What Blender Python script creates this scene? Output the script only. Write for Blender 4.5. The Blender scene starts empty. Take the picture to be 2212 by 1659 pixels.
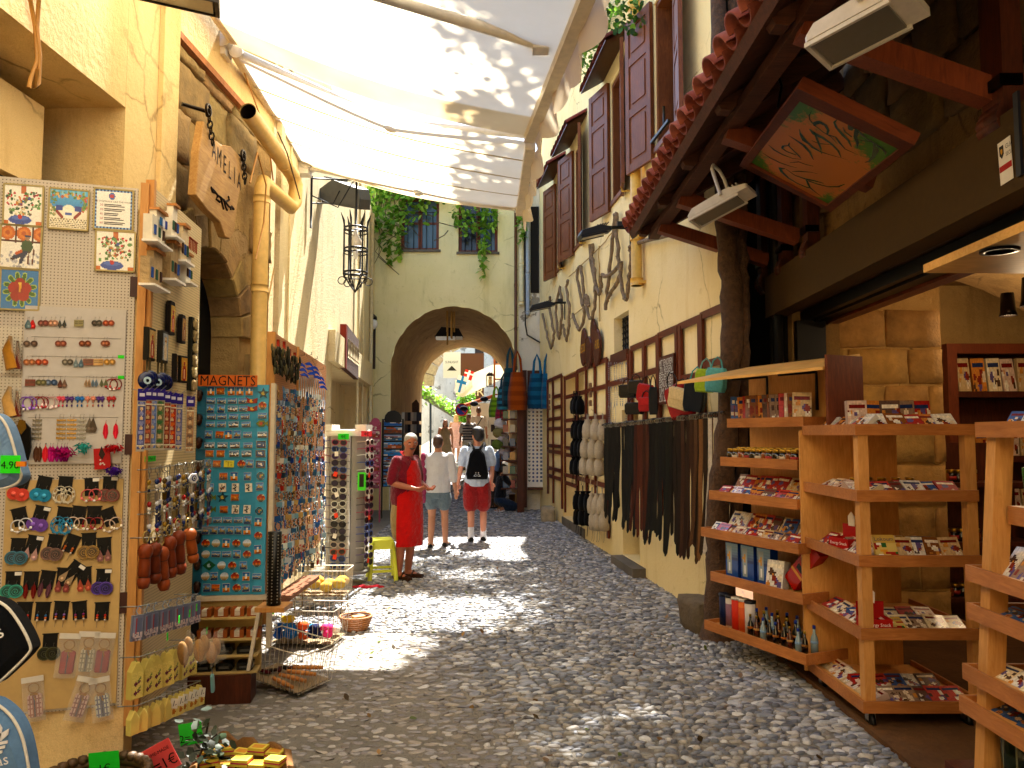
import bpy,math,random
import numpy as np
from mathutils import Vector,Matrix
R=random.Random(7)
NR=np.random.RandomState(5)
sc=bpy.context.scene
col=sc.collection
# ------------------------------------------------------------------ camera
CX,CY,F=1106.0,829.5,1659.0
CAMZ=1.67
PITCH=math.atan(110.6/1659.0)
cam=bpy.data.cameras.new('camera')
cam.sensor_width=36.0
cam.lens=27.0
cam.clip_start=0.05
cam.clip_end=2000
camo=bpy.data.objects.new('camera',cam)
col.objects.link(camo)
camo.location=(0,0,CAMZ)
camo.rotation_euler=(math.pi/2+PITCH,0,0)
sc.camera=camo
# ------------------------------------------------------------------ daylight
SUN_EL,SUN_AZ=math.radians(59.0),math.radians(5.0)
w=bpy.data.worlds.new('World')
sc.world=w
w.use_nodes=True
nt=w.node_tree
bg=nt.nodes['Background']
sky=nt.nodes.new('ShaderNodeTexSky')
sky.sky_type='NISHITA'
sky.sun_disc=False
sky.sun_elevation=SUN_EL
sky.sun_rotation=SUN_AZ
nt.links.new(sky.outputs[0],bg.inputs[0])
bg.inputs[1].default_value=0.11
sl=bpy.data.lights.new('sun','SUN')
sl.energy=5.0
sl.angle=math.radians(0.53)
sl.color=(1.0,0.95,0.86)
so=bpy.data.objects.new('sun',sl)
col.objects.link(so)
sd=Vector((math.sin(SUN_AZ)*math.cos(SUN_EL),math.cos(SUN_AZ)*math.cos(SUN_EL),math.sin(SUN_EL)))
so.rotation_euler=(-sd).to_track_quat('-Z','Y').to_euler()
so.location=(0,0,30)
vs=sc.view_settings
vs.view_transform='Standard'
vs.look='None'
vs.exposure=2.55
vs.gamma=1.0
vs.use_curve_mapping=False
sc.render.engine='CYCLES'
cy=sc.cycles
cy.max_bounces=9
cy.diffuse_bounces=6
cy.glossy_bounces=3
cy.transmission_bounces=4
cy.transparent_max_bounces=8
cy.caustics_reflective=False
cy.caustics_refractive=False
cy.sample_clamp_indirect=6.0
cy.use_denoising=True
# ------------------------------------------------------------------ measuring helpers
CAMP=Vector((0,0,CAMZ))
_c,_s=math.cos(PITCH),math.sin(PITCH)
def ray(u,v):
 dx,dy=(u-CX)/F,-(v-CY)/F
 return Vector((dx,_c-dy*_s,_s+dy*_c))
def at(u,v,Y):
 d=ray(u,v)
 return CAMP+d*(Y/d.y)
def gnd(u,v,z=0.0):
 d=ray(u,v)
 return CAMP+d*((z-CAMZ)/d.z)
class Fr:
 """A surface seen from the front: local X to the viewer's right, Z up, -Y towards the viewer."""
 def __init__(s,x,y,yaw,z=0.0):
  s.M=Matrix.Translation((x,y,z))@Matrix.Rotation(yaw,4,'Z')
  s.I=s.M.inverted()
 def hit(s,u,v,y=0.0):
  o=s.I@CAMP
  d=s.I.to_3x3()@ray(u,v)
  t=(y-o.y)/d.y
  p=o+d*t
  return p.x,p.z
 def p(s,x,y,z):
  return s.M@Vector((x,y,z))
 def at(s,x,y,z,rx=0,ry=0,rz=0):
  m=s.M@Matrix.Translation((x,y,z))
  if rz:m=m@Matrix.Rotation(rz,4,'Z')
  if ry:m=m@Matrix.Rotation(ry,4,'Y')
  if rx:m=m@Matrix.Rotation(rx,4,'X')
  return m
def wallframe(x0,y0,x1,y1):
 """frame whose local X runs from the first to the second ground point"""
 return Fr(x0,y0,math.atan2(y1-y0,x1-x0))
T=Matrix.Translation
def hx(h):
 h=h.lstrip('#')
 r=[]
 for i in(0,2,4):
  c=int(h[i:i+2],16)/255.0
  r.append(c/12.92 if c<=0.04045 else((c+0.055)/1.055)**2.4)
 return tuple(r)
def vary(c,a=0.15,rnd=R):
 k=1+rnd.uniform(-a,a)
 return tuple(max(0.0,min(1.0,x*k*(1+rnd.uniform(-a,a)*.3)))for x in c)
# ------------------------------------------------------------------ materials
MATS={}
def newmat(name):
 m=bpy.data.materials.new(name)
 m.use_nodes=True
 n=m.node_tree.nodes
 return m,n,m.node_tree.links,n['Principled BSDF']
def N(n,t,**kw):
 o=n.new(t)
 for k,v in kw.items():
  setattr(o,k,v)
 return o
def noise(n,l,scale,detail=4,rough=.6,coord=None,dist=0):
 o=N(n,'ShaderNodeTexNoise')
 o.inputs['Scale'].default_value=scale
 o.inputs['Detail'].default_value=detail
 o.inputs['Roughness'].default_value=rough
 o.inputs['Distortion'].default_value=dist
 if coord is not None:
  l.new(coord,o.inputs['Vector'])
 return o
def ramp(n,l,fac,stops):
 o=N(n,'ShaderNodeValToRGB')
 cr=o.color_ramp
 while len(cr.elements)<len(stops):
  cr.elements.new(.5)
 for e,(p,c)in zip(cr.elements,stops):
  e.position=p
  e.color=(*c,1)if len(c)==3 else c
 l.new(fac,o.inputs[0])
 return o
def mixc(n,l,fac,a,b,mode='MIX'):
 o=N(n,'ShaderNodeMix',data_type='RGBA',blend_type=mode)
 for i,x in((0,fac),(6,a),(7,b)):
  if isinstance(x,(int,float)):
   o.inputs[i].default_value=x
  elif isinstance(x,tuple):
   o.inputs[i].default_value=(*x,1)
  else:
   l.new(x,o.inputs[i])
 return o.outputs[2]
def bump(n,l,b,h,strength,dist):
 o=N(n,'ShaderNodeBump')
 o.inputs['Strength'].default_value=strength
 o.inputs['Distance'].default_value=dist
 l.new(h,o.inputs['Height'])
 l.new(o.outputs[0],b.inputs['Normal'])
 return o
def attrmat(name,rough=.6,metal=0,spec=.5,var=.12,nscale=30,bmp=0,bscale=200,bdist=.002,trans=0,coat=0,sheen=0,alpha=1):
 """material whose colour is each face's own colour, with fine mottling"""
 m,n,l,b=newmat(name)
 a=N(n,'ShaderNodeAttribute',attribute_name='Col')
 tc=N(n,'ShaderNodeTexCoord')
 ns=noise(n,l,nscale,3,.6,tc.outputs['Object'])
 rp=ramp(n,l,ns.outputs[0],[(.25,(1-var,)*3),(.75,(1+var,)*3)])
 c=mixc(n,l,1.0,a.outputs[0],rp.outputs[0],'MULTIPLY')
 l.new(c,b.inputs['Base Color'])
 b.inputs['Roughness'].default_value=rough
 b.inputs['Metallic'].default_value=metal
 b.inputs['Specular IOR Level'].default_value=spec
 b.inputs['Coat Weight'].default_value=coat
 b.inputs['Sheen Weight'].default_value=sheen
 b.inputs['Alpha'].default_value=alpha
 if bmp:
  nb=noise(n,l,bscale,3,.6,tc.outputs['Object'])
  bump(n,l,b,nb.outputs[0],bmp,bdist)
 if trans:
  t=N(n,'ShaderNodeBsdfTranslucent')
  l.new(c,t.inputs[0])
  mx=N(n,'ShaderNodeMixShader')
  mx.inputs[0].default_value=trans
  l.new(b.outputs[0],mx.inputs[1])
  l.new(t.outputs[0],mx.inputs[2])
  l.new(mx.outputs[0],n['Material Output'].inputs[0])
 MATS[name]=m
 return m
attrmat('matte',.8,spec=.2,var=.10,bmp=.15,bscale=120)
attrmat('paper',.55,var=.06,spec=.2)
attrmat('gloss',.22,var=.05,spec=.35)
attrmat('plastic',.38,var=.04,spec=.3)
attrmat('metal',.35,metal=.9,var=.1)
attrmat('paintmetal',.45,spec=.3,var=.14,nscale=14,bmp=.1,bscale=90)
attrmat('cloth',.95,spec=.1,var=.14,nscale=55,bmp=.5,bscale=420,bdist=.002,sheen=.05)
attrmat('garment',.95,spec=.12,var=.12,nscale=12,bmp=1.0,bscale=16,bdist=.03,sheen=.2)
attrmat('thincloth',.9,var=.06,nscale=12,bmp=.9,bscale=15,bdist=.03,trans=.25)
attrmat('leather',.5,spec=.22,var=.2,nscale=40,bmp=.3,bscale=260,bdist=.001)
attrmat('skin',.5,var=.10,nscale=18,spec=.35)
attrmat('hair',.55,var=.35,nscale=90,bmp=.6,bscale=240,bdist=.004)
attrmat('terra',.85,var=.28,nscale=16,bmp=.5,bscale=90,bdist=.003)
attrmat('pebble',.5,var=.22,nscale=38,bmp=.35,bscale=130,bdist=.003,spec=.45)
attrmat('bark',.9,var=.45,nscale=22,bmp=1.0,bscale=45,bdist=.02)
attrmat('leaf',.5,var=.2,nscale=8,trans=.45)
attrmat('stone',.9,var=.30,nscale=9,bmp=.8,bscale=38,bdist=.012)
attrmat('wicker',.6,var=.25,nscale=50,bmp=.6,bscale=200)
attrmat('clear',.06,var=.02,alpha=.10)
attrmat('bottle',.06,var=.05,coat=.5)
attrmat('burlap',.95,var=.25,nscale=120,bmp=.8,bscale=500,bdist=.003)
def woodmat(name,c1,c2,rough=.45,scale=6,axis=(1,1,12),bmp=.12,knots=0):
 m,n,l,b=newmat(name)
 tc=N(n,'ShaderNodeTexCoord')
 mp=N(n,'ShaderNodeMapping')
 mp.inputs['Scale'].default_value=axis
 l.new(tc.outputs['Object'],mp.inputs[0])
 ns=noise(n,l,scale,6,.65,mp.outputs[0],1.2)
 oi=N(n,'ShaderNodeObjectInfo')
 rp=ramp(n,l,ns.outputs[0],[(.3,c1),(.7,c2)])
 sp=noise(n,l,2.3,3,.6,tc.outputs['Object'])
 rp2=ramp(n,l,sp.outputs[0],[(.3,(.72,)*3),(.7,(1.12,)*3)])
 c=mixc(n,l,1.0,rp.outputs[0],rp2.outputs[0],'MULTIPLY')
 l.new(c,b.inputs['Base Color'])
 b.inputs['Roughness'].default_value=rough
 b.inputs['Specular IOR Level'].default_value=.22
 bump(n,l,b,ns.outputs[0],bmp,.004)
 MATS[name]=m
woodmat('wood_beech',hx('c28440'),hx('dca25a'),.42,5,(9,9,1.2))
woodmat('wood_tray',hx('9c5c2a'),hx('ba783e'),.40,5,(1.2,9,9))
woodmat('wood_red',hx('5e2c18'),hx('7c3c20'),.45,6,(8,8,1))
woodmat('wood_dark',hx('3a1a0e'),hx('5a2a16'),.5,6,(8,8,1))
woodmat('wood_roof',hx('3c2012'),hx('5c3420'),.7,6,(1,8,8),.3)
woodmat('wood_shutter',hx('5e3016'),hx('7a4622'),.5,8,(6,6,1),.2)
woodmat('wood_lattice',hx('4a1c0c'),hx('6a2c14'),.42,6,(8,8,1))
woodmat('wood_sign',hx('946a38'),hx('b89054'),.6,5,(1.2,9,9),.3)
woodmat('wood_pale',hx('bc8040'),hx('d49a56'),.5,5,(9,9,1.2))
woodmat('ply',hx('d8a050'),hx('ecbc70'),.5,4,(1,8,8),.05)
def plaster(name,c1,c2,stain,bump_s=.35,bscale=26,patch=None,pscale=1.1,pcut=.62,fine=160,seed=0.0):
 m,n,l,b=newmat(name)
 tc=N(n,'ShaderNodeTexCoord')
 mp=N(n,'ShaderNodeMapping')
 mp.inputs['Location'].default_value=(seed,seed*.7,seed*.3)
 l.new(tc.outputs['Object'],mp.inputs[0])
 co=mp.outputs[0]
 n1=noise(n,l,1.3,6,.62,co)
 c=ramp(n,l,n1.outputs[0],[(.3,c1),(.7,c2)]).outputs[0]
 mp2=N(n,'ShaderNodeMapping')
 mp2.inputs['Scale'].default_value=(1.5,1.5,.25)
 l.new(co,mp2.inputs[0])
 n2=noise(n,l,2.4,6,.7,mp2.outputs[0])
 f=ramp(n,l,n2.outputs[0],[(.52,(0,0,0)),(.78,(.55,)*3)])
 c=mixc(n,l,f.outputs[0],c,stain)
 n3=noise(n,l,fine,3,.7,co)
 f3=ramp(n,l,n3.outputs[0],[(.3,(.86,)*3),(.7,(1.08,)*3)])
 c=mixc(n,l,1.0,c,f3.outputs[0],'MULTIPLY')
 wv=noise(n,l,3.0,4,.6,co)
 vo=N(n,'ShaderNodeTexVoronoi',feature='DISTANCE_TO_EDGE');vo.inputs['Scale'].default_value=1.1
 l.new(mixc(n,l,.16,co,wv.outputs[1]),vo.inputs['Vector'])
 cm=noise(n,l,.9,3,.6,mp2.outputs[0])
 ck=ramp(n,l,vo.outputs[0],[(.0,(1,1,1)),(.012,(0,0,0))]);cmr=ramp(n,l,cm.outputs[0],[(.50,(0,0,0)),(.62,(.75,)*3)])
 c=mixc(n,l,mixc(n,l,1.0,ck.outputs[0],cmr.outputs[0],'MULTIPLY'),c,tuple(x*.35 for x in stain))
 sp_=noise(n,l,7.5,6,.75,co);c=mixc(n,l,ramp(n,l,sp_.outputs[0],[(.60,(0,0,0)),(.74,(.5,)*3)]).outputs[0],c,tuple(x*.8 for x in stain))
 h=noise(n,l,bscale,7,.68,co)
 hh=h.outputs[0]
 if patch:
  n4=noise(n,l,pscale,8,.66,co)
  f4=ramp(n,l,n4.outputs[0],[(pcut,(0,0,0)),(pcut+.015,(1,1,1))])
  c=mixc(n,l,f4.outputs[0],c,patch)
  sub=N(n,'ShaderNodeMath',operation='MULTIPLY_ADD')
  l.new(f4.outputs[0],sub.inputs[0])
  sub.inputs[1].default_value=-.35
  l.new(hh,sub.inputs[2])
  hh=sub.outputs[0]
 l.new(c,b.inputs['Base Color'])
 b.inputs['Roughness'].default_value=.92
 b.inputs['Specular IOR Level'].default_value=.25
 bump(n,l,b,hh,bump_s,.03)
 MATS[name]=m
plaster('plaster_left',hx('dfc082'),hx('e9cd96'),hx('b07e3a'),.5,18,patch=hx('c9a878'),pscale=1.6,pcut=.70)
plaster('plaster_rough',hx('e6d2a0'),hx('f0deb4'),hx('b8965a'),.9,34,fine=220,seed=3)
plaster('plaster_end',hx('e0d49a'),hx('e9dca8'),hx('b0a468'),.35,16,patch=hx('8a8474'),pscale=.85,pcut=.66,seed=11)
plaster('plaster_yellow',hx('e8d296'),hx('efdca8'),hx('d2b068'),.22,22,seed=7)
plaster('plaster_far',hx('f0ead8'),hx('f6f0e2'),hx('d8ccb0'),.3,12,seed=17)
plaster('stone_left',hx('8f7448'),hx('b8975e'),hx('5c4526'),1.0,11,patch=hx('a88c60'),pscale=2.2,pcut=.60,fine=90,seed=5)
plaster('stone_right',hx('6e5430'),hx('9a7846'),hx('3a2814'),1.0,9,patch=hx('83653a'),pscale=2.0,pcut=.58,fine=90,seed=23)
plaster('stone_vault',hx('ac8a5a'),hx('c8a670'),hx('4a3620'),.9,10,patch=hx('c0a070'),pscale=1.5,pcut=.64,fine=70,seed=29)
plaster('stone_jamb',hx('b08a4e'),hx('c8a264'),hx('7c5a2c'),.7,14,fine=120,seed=31)
plaster('stone_white',hx('c8c0ac'),hx('dcd6c4'),hx('7c7668'),.6,14,patch=hx('8c8474'),pscale=1.4,pcut=.6,seed=37)
plaster('cement',hx('5a544c'),hx('756d62'),hx('3c362e'),.6,20,fine=150,seed=41)
plaster('shopfloor',hx('4a2f16'),hx('6b4825'),hx('24140a'),.3,9,fine=40,seed=43)
plaster('ground_dirt',hx('77726a'),hx('8c857a'),hx('565048'),.8,40,fine=240,seed=47)
plaster('galva',hx('8c8878'),hx('a39c88'),hx('605840'),.1,8,fine=30,seed=53)
# ------------------------------------------------------------------ mesh builder
class MB:
 def __init__(s,c=(.5,.5,.5),m='matte'):
  s.v,s.f,s.fc,s.fm,s.fs=[],[],[],[],[]
  s.c,s.m,s.sm=c,m,False
  s.X=None
 def add(s,vs,fs,smooth=None):
  b=len(s.v)
  if s.X is not None:
   vs=[s.X@Vector(p)for p in vs]
  s.v.extend([tuple(p)for p in vs])
  sm=s.sm if smooth is None else smooth
  for f in fs:
   s.f.append([i+b for i in f])
   s.fc.append(s.c);s.fm.append(s.m);s.fs.append(sm)
  return s
 def box(s,x0,y0,z0,x1,y1,z1):
  vs=[(x,y,z)for z in(z0,z1)for y in(y0,y1)for x in(x0,x1)]
  return s.add(vs,[(0,2,3,1),(4,5,7,6),(0,1,5,4),(2,6,7,3),(0,4,6,2),(1,3,7,5)],False)
 def cbox(s,cx,cy,cz,sx,sy,sz,M=None):
  vs=[Vector((cx+a*sx/2,cy+b*sy/2,cz+c*sz/2))for c in(-1,1)for b in(-1,1)for a in(-1,1)]
  if M is not None:vs=[M@p for p in vs]
  return s.add(vs,[(0,2,3,1),(4,5,7,6),(0,1,5,4),(2,6,7,3),(0,4,6,2),(1,3,7,5)],False)
 def bevbox(s,x0,y0,z0,x1,y1,z1,r):
  """box with its four Y-running edges and front rim chamfered"""
  pts=[(x0+r,z0),(x1-r,z0),(x1,z0+r),(x1,z1-r),(x1-r,z1),(x0+r,z1),(x0,z1-r),(x0,z0+r)]
  return s.prism(pts,y0,y1,r*.5)
 def quad(s,a,b,c,d):
  return s.add([a,b,c,d],[(0,1,2,3)],False)
 def prism(s,pts,y0,y1,ch=0):
  """outline given in (x, z), counter-clockwise seen from the front, extruded from y0 (front) to y1 (back)"""
  n=len(pts)
  if ch:
   cx=sum(p[0]for p in pts)/n;cz=sum(p[1]for p in pts)/n
   def ins(p):
    dx,dz=p[0]-cx,p[1]-cz
    L=math.hypot(dx,dz)or 1
    k=max(0,1-ch/L)
    return(cx+dx*k,cz+dz*k)
   rings=[[(ins(p)[0],y0,ins(p)[1])for p in pts],[(p[0],y0+ch,p[1])for p in pts],[(p[0],y1,p[1])for p in pts]]
  else:
   rings=[[(p[0],y0,p[1])for p in pts],[(p[0],y1,p[1])for p in pts]]
  vs=[q for r in rings for q in r]
  fs=[tuple(range(n)),tuple(reversed(range((len(rings)-1)*n,len(rings)*n)))]
  for k in range(len(rings)-1):
   for i in range(n):
    j=(i+1)%n
    fs.append((k*n+j,k*n+i,(k+1)*n+i,(k+1)*n+j))
  return s.add(vs,fs,False)
 def tube(s,pts,r,n=8,caps=True,smooth=True,closed=False):
  pts=[Vector(p)for p in pts]
  rs=r if isinstance(r,(list,tuple))else[r]*len(pts)
  L=len(pts)
  vs=[]
  up=None
  for i,p in enumerate(pts):
   if closed:
    d=pts[(i+1)%L]-pts[i-1]
   else:
    d=(pts[min(i+1,L-1)]-pts[max(i-1,0)])
   d=d.normalized()if d.length>1e-9 else Vector((0,0,1))
   if up is None:
    up=Vector((0,0,1))if abs(d.z)<.9 else Vector((1,0,0))
   a=d.cross(up)
   if a.length<1e-6:a=d.cross(Vector((0,1,0)))
   a.normalize()
   b=a.cross(d)
   up=b
   for k in range(n):
    t=2*math.pi*k/n
    vs.append(p+(a*math.cos(t)+b*math.sin(t))*rs[i])
  fs=[]
  for i in range(L if closed else L-1):
   i2=(i+1)%L
   for k in range(n):
    k2=(k+1)%n
    fs.append((i*n+k,i2*n+k,i2*n+k2,i*n+k2))
  s.add(vs,fs,smooth)
  if caps and not closed:
   b=len(s.v)-len(vs)
   for ring,rev in((0,False),(L-1,True)):
    idx=[b+ring*n+k for k in range(n)]
    s.f.append(idx if rev else idx[::-1])
    s.fc.append(s.c);s.fm.append(s.m);s.fs.append(False)
  return s
 def lathe(s,prof,n=14,cx=0,cy=0,cz=0,smooth=True,M=None):
  """profile of (radius, z) pairs turned about the vertical"""
  vs=[]
  for r,z in prof:
   for k in range(n):
    t=2*math.pi*k/n
    p=Vector((cx+r*math.cos(t),cy+r*math.sin(t),cz+z))
    vs.append(M@p if M is not None else p)
  fs=[]
  L=len(prof)
  for i in range(L-1):
   for k in range(n):
    k2=(k+1)%n
    fs.append((i*n+k,i*n+k2,(i+1)*n+k2,(i+1)*n+k))
  fs.append(tuple(range(n))[::-1])
  fs.append(tuple((L-1)*n+k for k in range(n)))
  return s.add(vs,fs,smooth)
 def ell(s,cx,cy,cz,rx,ry,rz,n=10,m=6,M=None):
  vs=[(0,0,-1)]
  for i in range(1,m):
   a=math.pi*i/m
   for k in range(n):
    t=2*math.pi*k/n
    vs.append((math.sin(a)*math.cos(t),math.sin(a)*math.sin(t),-math.cos(a)))
  vs.append((0,0,1))
  vs=[Vector((cx+x*rx,cy+y*ry,cz+z*rz))for x,y,z in vs]
  if M is not None:vs=[M@p for p in vs]
  fs=[]
  for k in range(n):
   k2=(k+1)%n
   fs.append((0,1+k2,1+k))
   for i in range(m-2):
    fs.append((1+i*n+k,1+i*n+k2,1+(i+1)*n+k2,1+(i+1)*n+k))
   fs.append((1+(m-2)*n+k,1+(m-2)*n+k2,len(vs)-1))
  return s.add(vs,fs,True)
 def disc(s,cx,y0,cz,r,y1=None,n=14,ch=0):
  pts=[(cx+r*math.cos(2*math.pi*k/n),cz+r*math.sin(2*math.pi*k/n))for k in range(n)]
  return s.prism(pts,y0,y1,ch)
 def ring(s,cx,cy,cz,r,t,n=16,k=5,rz=None,axis='y'):
  rz=rz or r
  pts=[]
  for i in range(n):
   a=2*math.pi*i/n
   c_,s_=math.cos(a)*r,math.sin(a)*rz
   pts.append((cx+c_,cy,cz+s_)if axis=='y' else((cx,cy+c_,cz+s_)if axis=='x' else(cx+c_,cy+s_,cz)))
  return s.tube(pts,t,k,False,True,True)
 def image(s,x0,z0,x1,z1,y,img):
  """a flat print: img is (rows, columns, 3), first row at the top"""
  ny,nx=img.shape[:2]
  b=len(s.v)
  for j in range(ny+1):
   for i in range(nx+1):
    p=(x0+(x1-x0)*i/nx,y,z1+(z0-z1)*j/ny)
    s.v.append(tuple(s.X@Vector(p))if s.X is not None else p)
  for j in range(ny):
   for i in range(nx):
    a=b+j*(nx+1)+i
    s.f.append([a,a+nx+1,a+nx+2,a+1])
    s.fc.append(tuple(img[j,i]));s.fm.append(s.m);s.fs.append(False)
  return s
 def text(s,txt,x,y,z,size,align='CENTER',thick=.0006,squash=1.0,shear=0.0):
  vs,fs=textmesh(txt,align)
  k=size
  s.add([(x+(p[0]+p[1]*shear)*k*squash,y,z+p[1]*k)for p in vs],fs,False)
  return s
 def mesh(s,name):
  me=bpy.data.meshes.new(name)
  me.from_pydata(s.v,[],s.f)
  ks=[]
  for k in s.fm:
   if k not in ks:ks.append(k)
  for k in ks:
   me.materials.append(MATS[k])
  ix={k:i for i,k in enumerate(ks)}
  n=len(s.f)
  me.polygons.foreach_set('material_index',[ix[k]for k in s.fm])
  me.polygons.foreach_set('use_smooth',s.fs)
  a=me.attributes.new('Col','FLOAT_COLOR','FACE')
  arr=np.ones((n,4),dtype=np.float32)
  arr[:,:3]=np.clip(np.array(s.fc,dtype=np.float32).reshape(n,3),0,1)**1.22
  a.data.foreach_set('color',arr.ravel())
  me.update()
  return me
_tx={}
def textmesh(txt,align):
 key=(txt,align)
 if key not in _tx:
  cu=bpy.data.curves.new('lettering','FONT')
  cu.body=txt
  cu.align_x=align
  cu.resolution_u=2
  ob=bpy.data.objects.new('lettering',cu)
  col.objects.link(ob)
  dg=bpy.context.evaluated_depsgraph_get()
  me=bpy.data.meshes.new_from_object(ob.evaluated_get(dg))
  _tx[key]=([tuple(v.co)for v in me.vertices],[tuple(p.vertices)for p in me.polygons])
  bpy.data.objects.remove(ob);bpy.data.curves.remove(cu);bpy.data.meshes.remove(me)
 return _tx[key]
for _t in('AMELIA','MAGNETS','1','€','adidas','0.5','GUA','SECU','ALECOS','FURS','Lokoum','Energy Snack','4.90','1€','2=1€','Magnets','9=1€','HOME-MADE','1.5','MIT SENIOREN','ZU REISEN','BEDEUTET','GENUG ZEIT','UM ALLES','ZU SEHEN','BAR','Greek Stone','THE WOMAN IS LIKE THE WORLD','4€','D.G','SUNLIGHT','Book Mark 1€','20','30','40','50','60','2','Koloumi'):
 textmesh(_t,'CENTER')
def link(o,parent=None,M=None):
 col.objects.link(o)
 if parent is not None:o.parent=parent
 if M is not None:o.matrix_world=M
 return o
def tag(o,label=None,cat=None,group=None,kind=None):
 if label:o['label']=label
 if cat:o['category']=cat
 if group:o['group']=group
 if kind:o['kind']=kind
 return o
def thing(name,label,cat,M=None,group=None,kind=None):
 o=bpy.data.objects.new(name,None)
 o.empty_display_size=.1
 link(o,None,M)
 return tag(o,label,cat,group,kind)
def part(name,mb,parent,M=None):
 me=mb if isinstance(mb,bpy.types.Mesh)else mb.mesh(name)
 o=bpy.data.objects.new(name,me)
 col.objects.link(o)
 o.parent=parent
 if M is not None:o.matrix_basis=M
 return o
def solo(name,mb,label=None,cat=None,M=None,group=None,kind=None):
 me=mb if isinstance(mb,bpy.types.Mesh)else mb.mesh(name)
 o=bpy.data.objects.new(name,me)
 link(o,None,M)
 return tag(o,label,cat,group,kind)
def struct(name,mb,M=None,label=None):
 return solo(name,mb,label,None,M,None,'structure')
ORD=['zeroth','first','second','third','fourth','fifth','sixth','seventh','eighth','ninth','tenth','eleventh','twelfth','thirteenth','fourteenth','fifteenth','sixteenth','seventeenth','eighteenth','nineteenth','twentieth']
def od(i):
 if i<len(ORD):return ORD[i]
 if i%10==0:return{3:'thirtieth',4:'fortieth',5:'fiftieth',6:'sixtieth',7:'seventieth',8:'eightieth',9:'ninetieth'}[i//10]
 return{2:'twenty',3:'thirty',4:'forty',5:'fifty',6:'sixty',7:'seventy',8:'eighty',9:'ninety'}[i//10]+'-'+ORD[i%10]
def wallgrid(mb,xs,zs,holes,y=0.0,depth=.3,reveal=True):
 """flat wall in the local XZ plane with rectangular holes and their reveals"""
 X=sorted(set([xs[0],xs[1]]+[h[i]for h in holes for i in(0,1)]))
 Z=sorted(set([zs[0],zs[1]]+[h[i]for h in holes for i in(2,3)]))
 X=[x for x in X if xs[0]<=x<=xs[1]];Z=[z for z in Z if zs[0]<=z<=zs[1]]
 for i in range(len(X)-1):
  for j in range(len(Z)-1):
   mx,mz=(X[i]+X[i+1])/2,(Z[j]+Z[j+1])/2
   if any(h[0]<mx<h[1]and h[2]<mz<h[3]for h in holes):continue
   mb.quad((X[i],y,Z[j]),(X[i+1],y,Z[j]),(X[i+1],y,Z[j+1]),(X[i],y,Z[j+1]))
 if reveal:
  for a,b,c,d in holes:
   e=y+depth
   mb.quad((a,y,c),(a,y,d),(a,e,d),(a,e,c))
   mb.quad((b,y,d),(b,y,c),(b,e,c),(b,e,d))
   mb.quad((a,y,d),(b,y,d),(b,e,d),(a,e,d))
   mb.quad((b,y,c),(a,y,c),(a,e,c),(b,e,c))
# ================================================================== frames of the walls
LW1=wallframe(-2.425,1.5,-2.254,7.2)
LW2=wallframe(-2.26,7.2,-3.13,17.3)
EW=Fr(0,17.3,0)
RW=wallframe(.628,17.3,1.858,6.6)
RF=wallframe(2.27,7.0,2.095,1.5)
LX=lambda Y:Y-1.5
def rwx(Y):return(17.3-Y)*1.0066
def gz(y):
 return max(0.0,(y-19.5))*.058
# ================================================================== ground
mb=MB(m='ground_dirt')
mb.quad((-300,-300,-.06),(300,-300,-.06),(300,300,-.06),(-300,300,-.06))
struct('ground',mb)
mb=MB(m='ground_dirt')
ys=[-3,3,8,14,19.5,22,26,32,40,50,70]
for a,b in zip(ys,ys[1:]):
 mb.quad((-4.6,a,gz(a)),(3.2,a,gz(a)),(3.2,b,gz(b)),(-4.6,b,gz(b)))
street=struct('street',mb)
# pebbles: rows laid across the street, each with its own size, set, tilt and colour
pal=[hx('9094a0'),hx('a0a2a8'),hx('787c86'),hx('b6b4b2'),hx('6c6e76'),hx('98928a'),hx('80858f'),hx('c4c4c4'),hx('60626a'),hx('a49e94')]
def wx_left(y):
 return(-2.47+.03*y if y<7.2 else-2.26-.0863*(y-7.2))+.05
def wx_right(y):
 if y<6.9:return 1.95+(.25 if y<4.2 else 0)
 return min(1.95,1.756-.115*(y-7.49))-.01
peb=[]
y=3.45
while y<26:
 big=1.0 if y<12 else(1.0+(y-12)*.06)
 x=max(wx_left(y),-2.3)if y<17.3 else-2.95
 xe=wx_right(y)if y<17.3 else .0
 ph=NR.rand()*6
 while x<xe:
  k=.75+.5*(math.sin(x*1.3+y*.9)*math.cos(y*1.7-x*.6)*.5+.5)
  L=(NR.uniform(.042,.095)if NR.rand()>.06 else NR.uniform(.09,.13))*big*k
  Wd=min(L*.8,NR.uniform(.027,.043)*big*(k*.5+.5))
# the near left stretch is worn down into its mortar
  worn=max(0,min(1,(-.15-x+(5.6-y)*.35)*1.4))if y<6.6 else 0
  if NR.rand()>.02+worn*.25:
   peb.append((x+L/2,y+NR.normal(0,.007)+.012*math.sin(x*3+ph),L/2*.97,Wd/2,NR.normal(0,.28),NR.uniform(.007,.018)*(1-.72*worn)*big,worn))
  x+=L+.004+(worn*.02 if NR.rand()<.5 else 0)
 y+=.0345*big*(1+.12*NR.rand())
peb.sort(key=lambda p:p[1])
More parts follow.
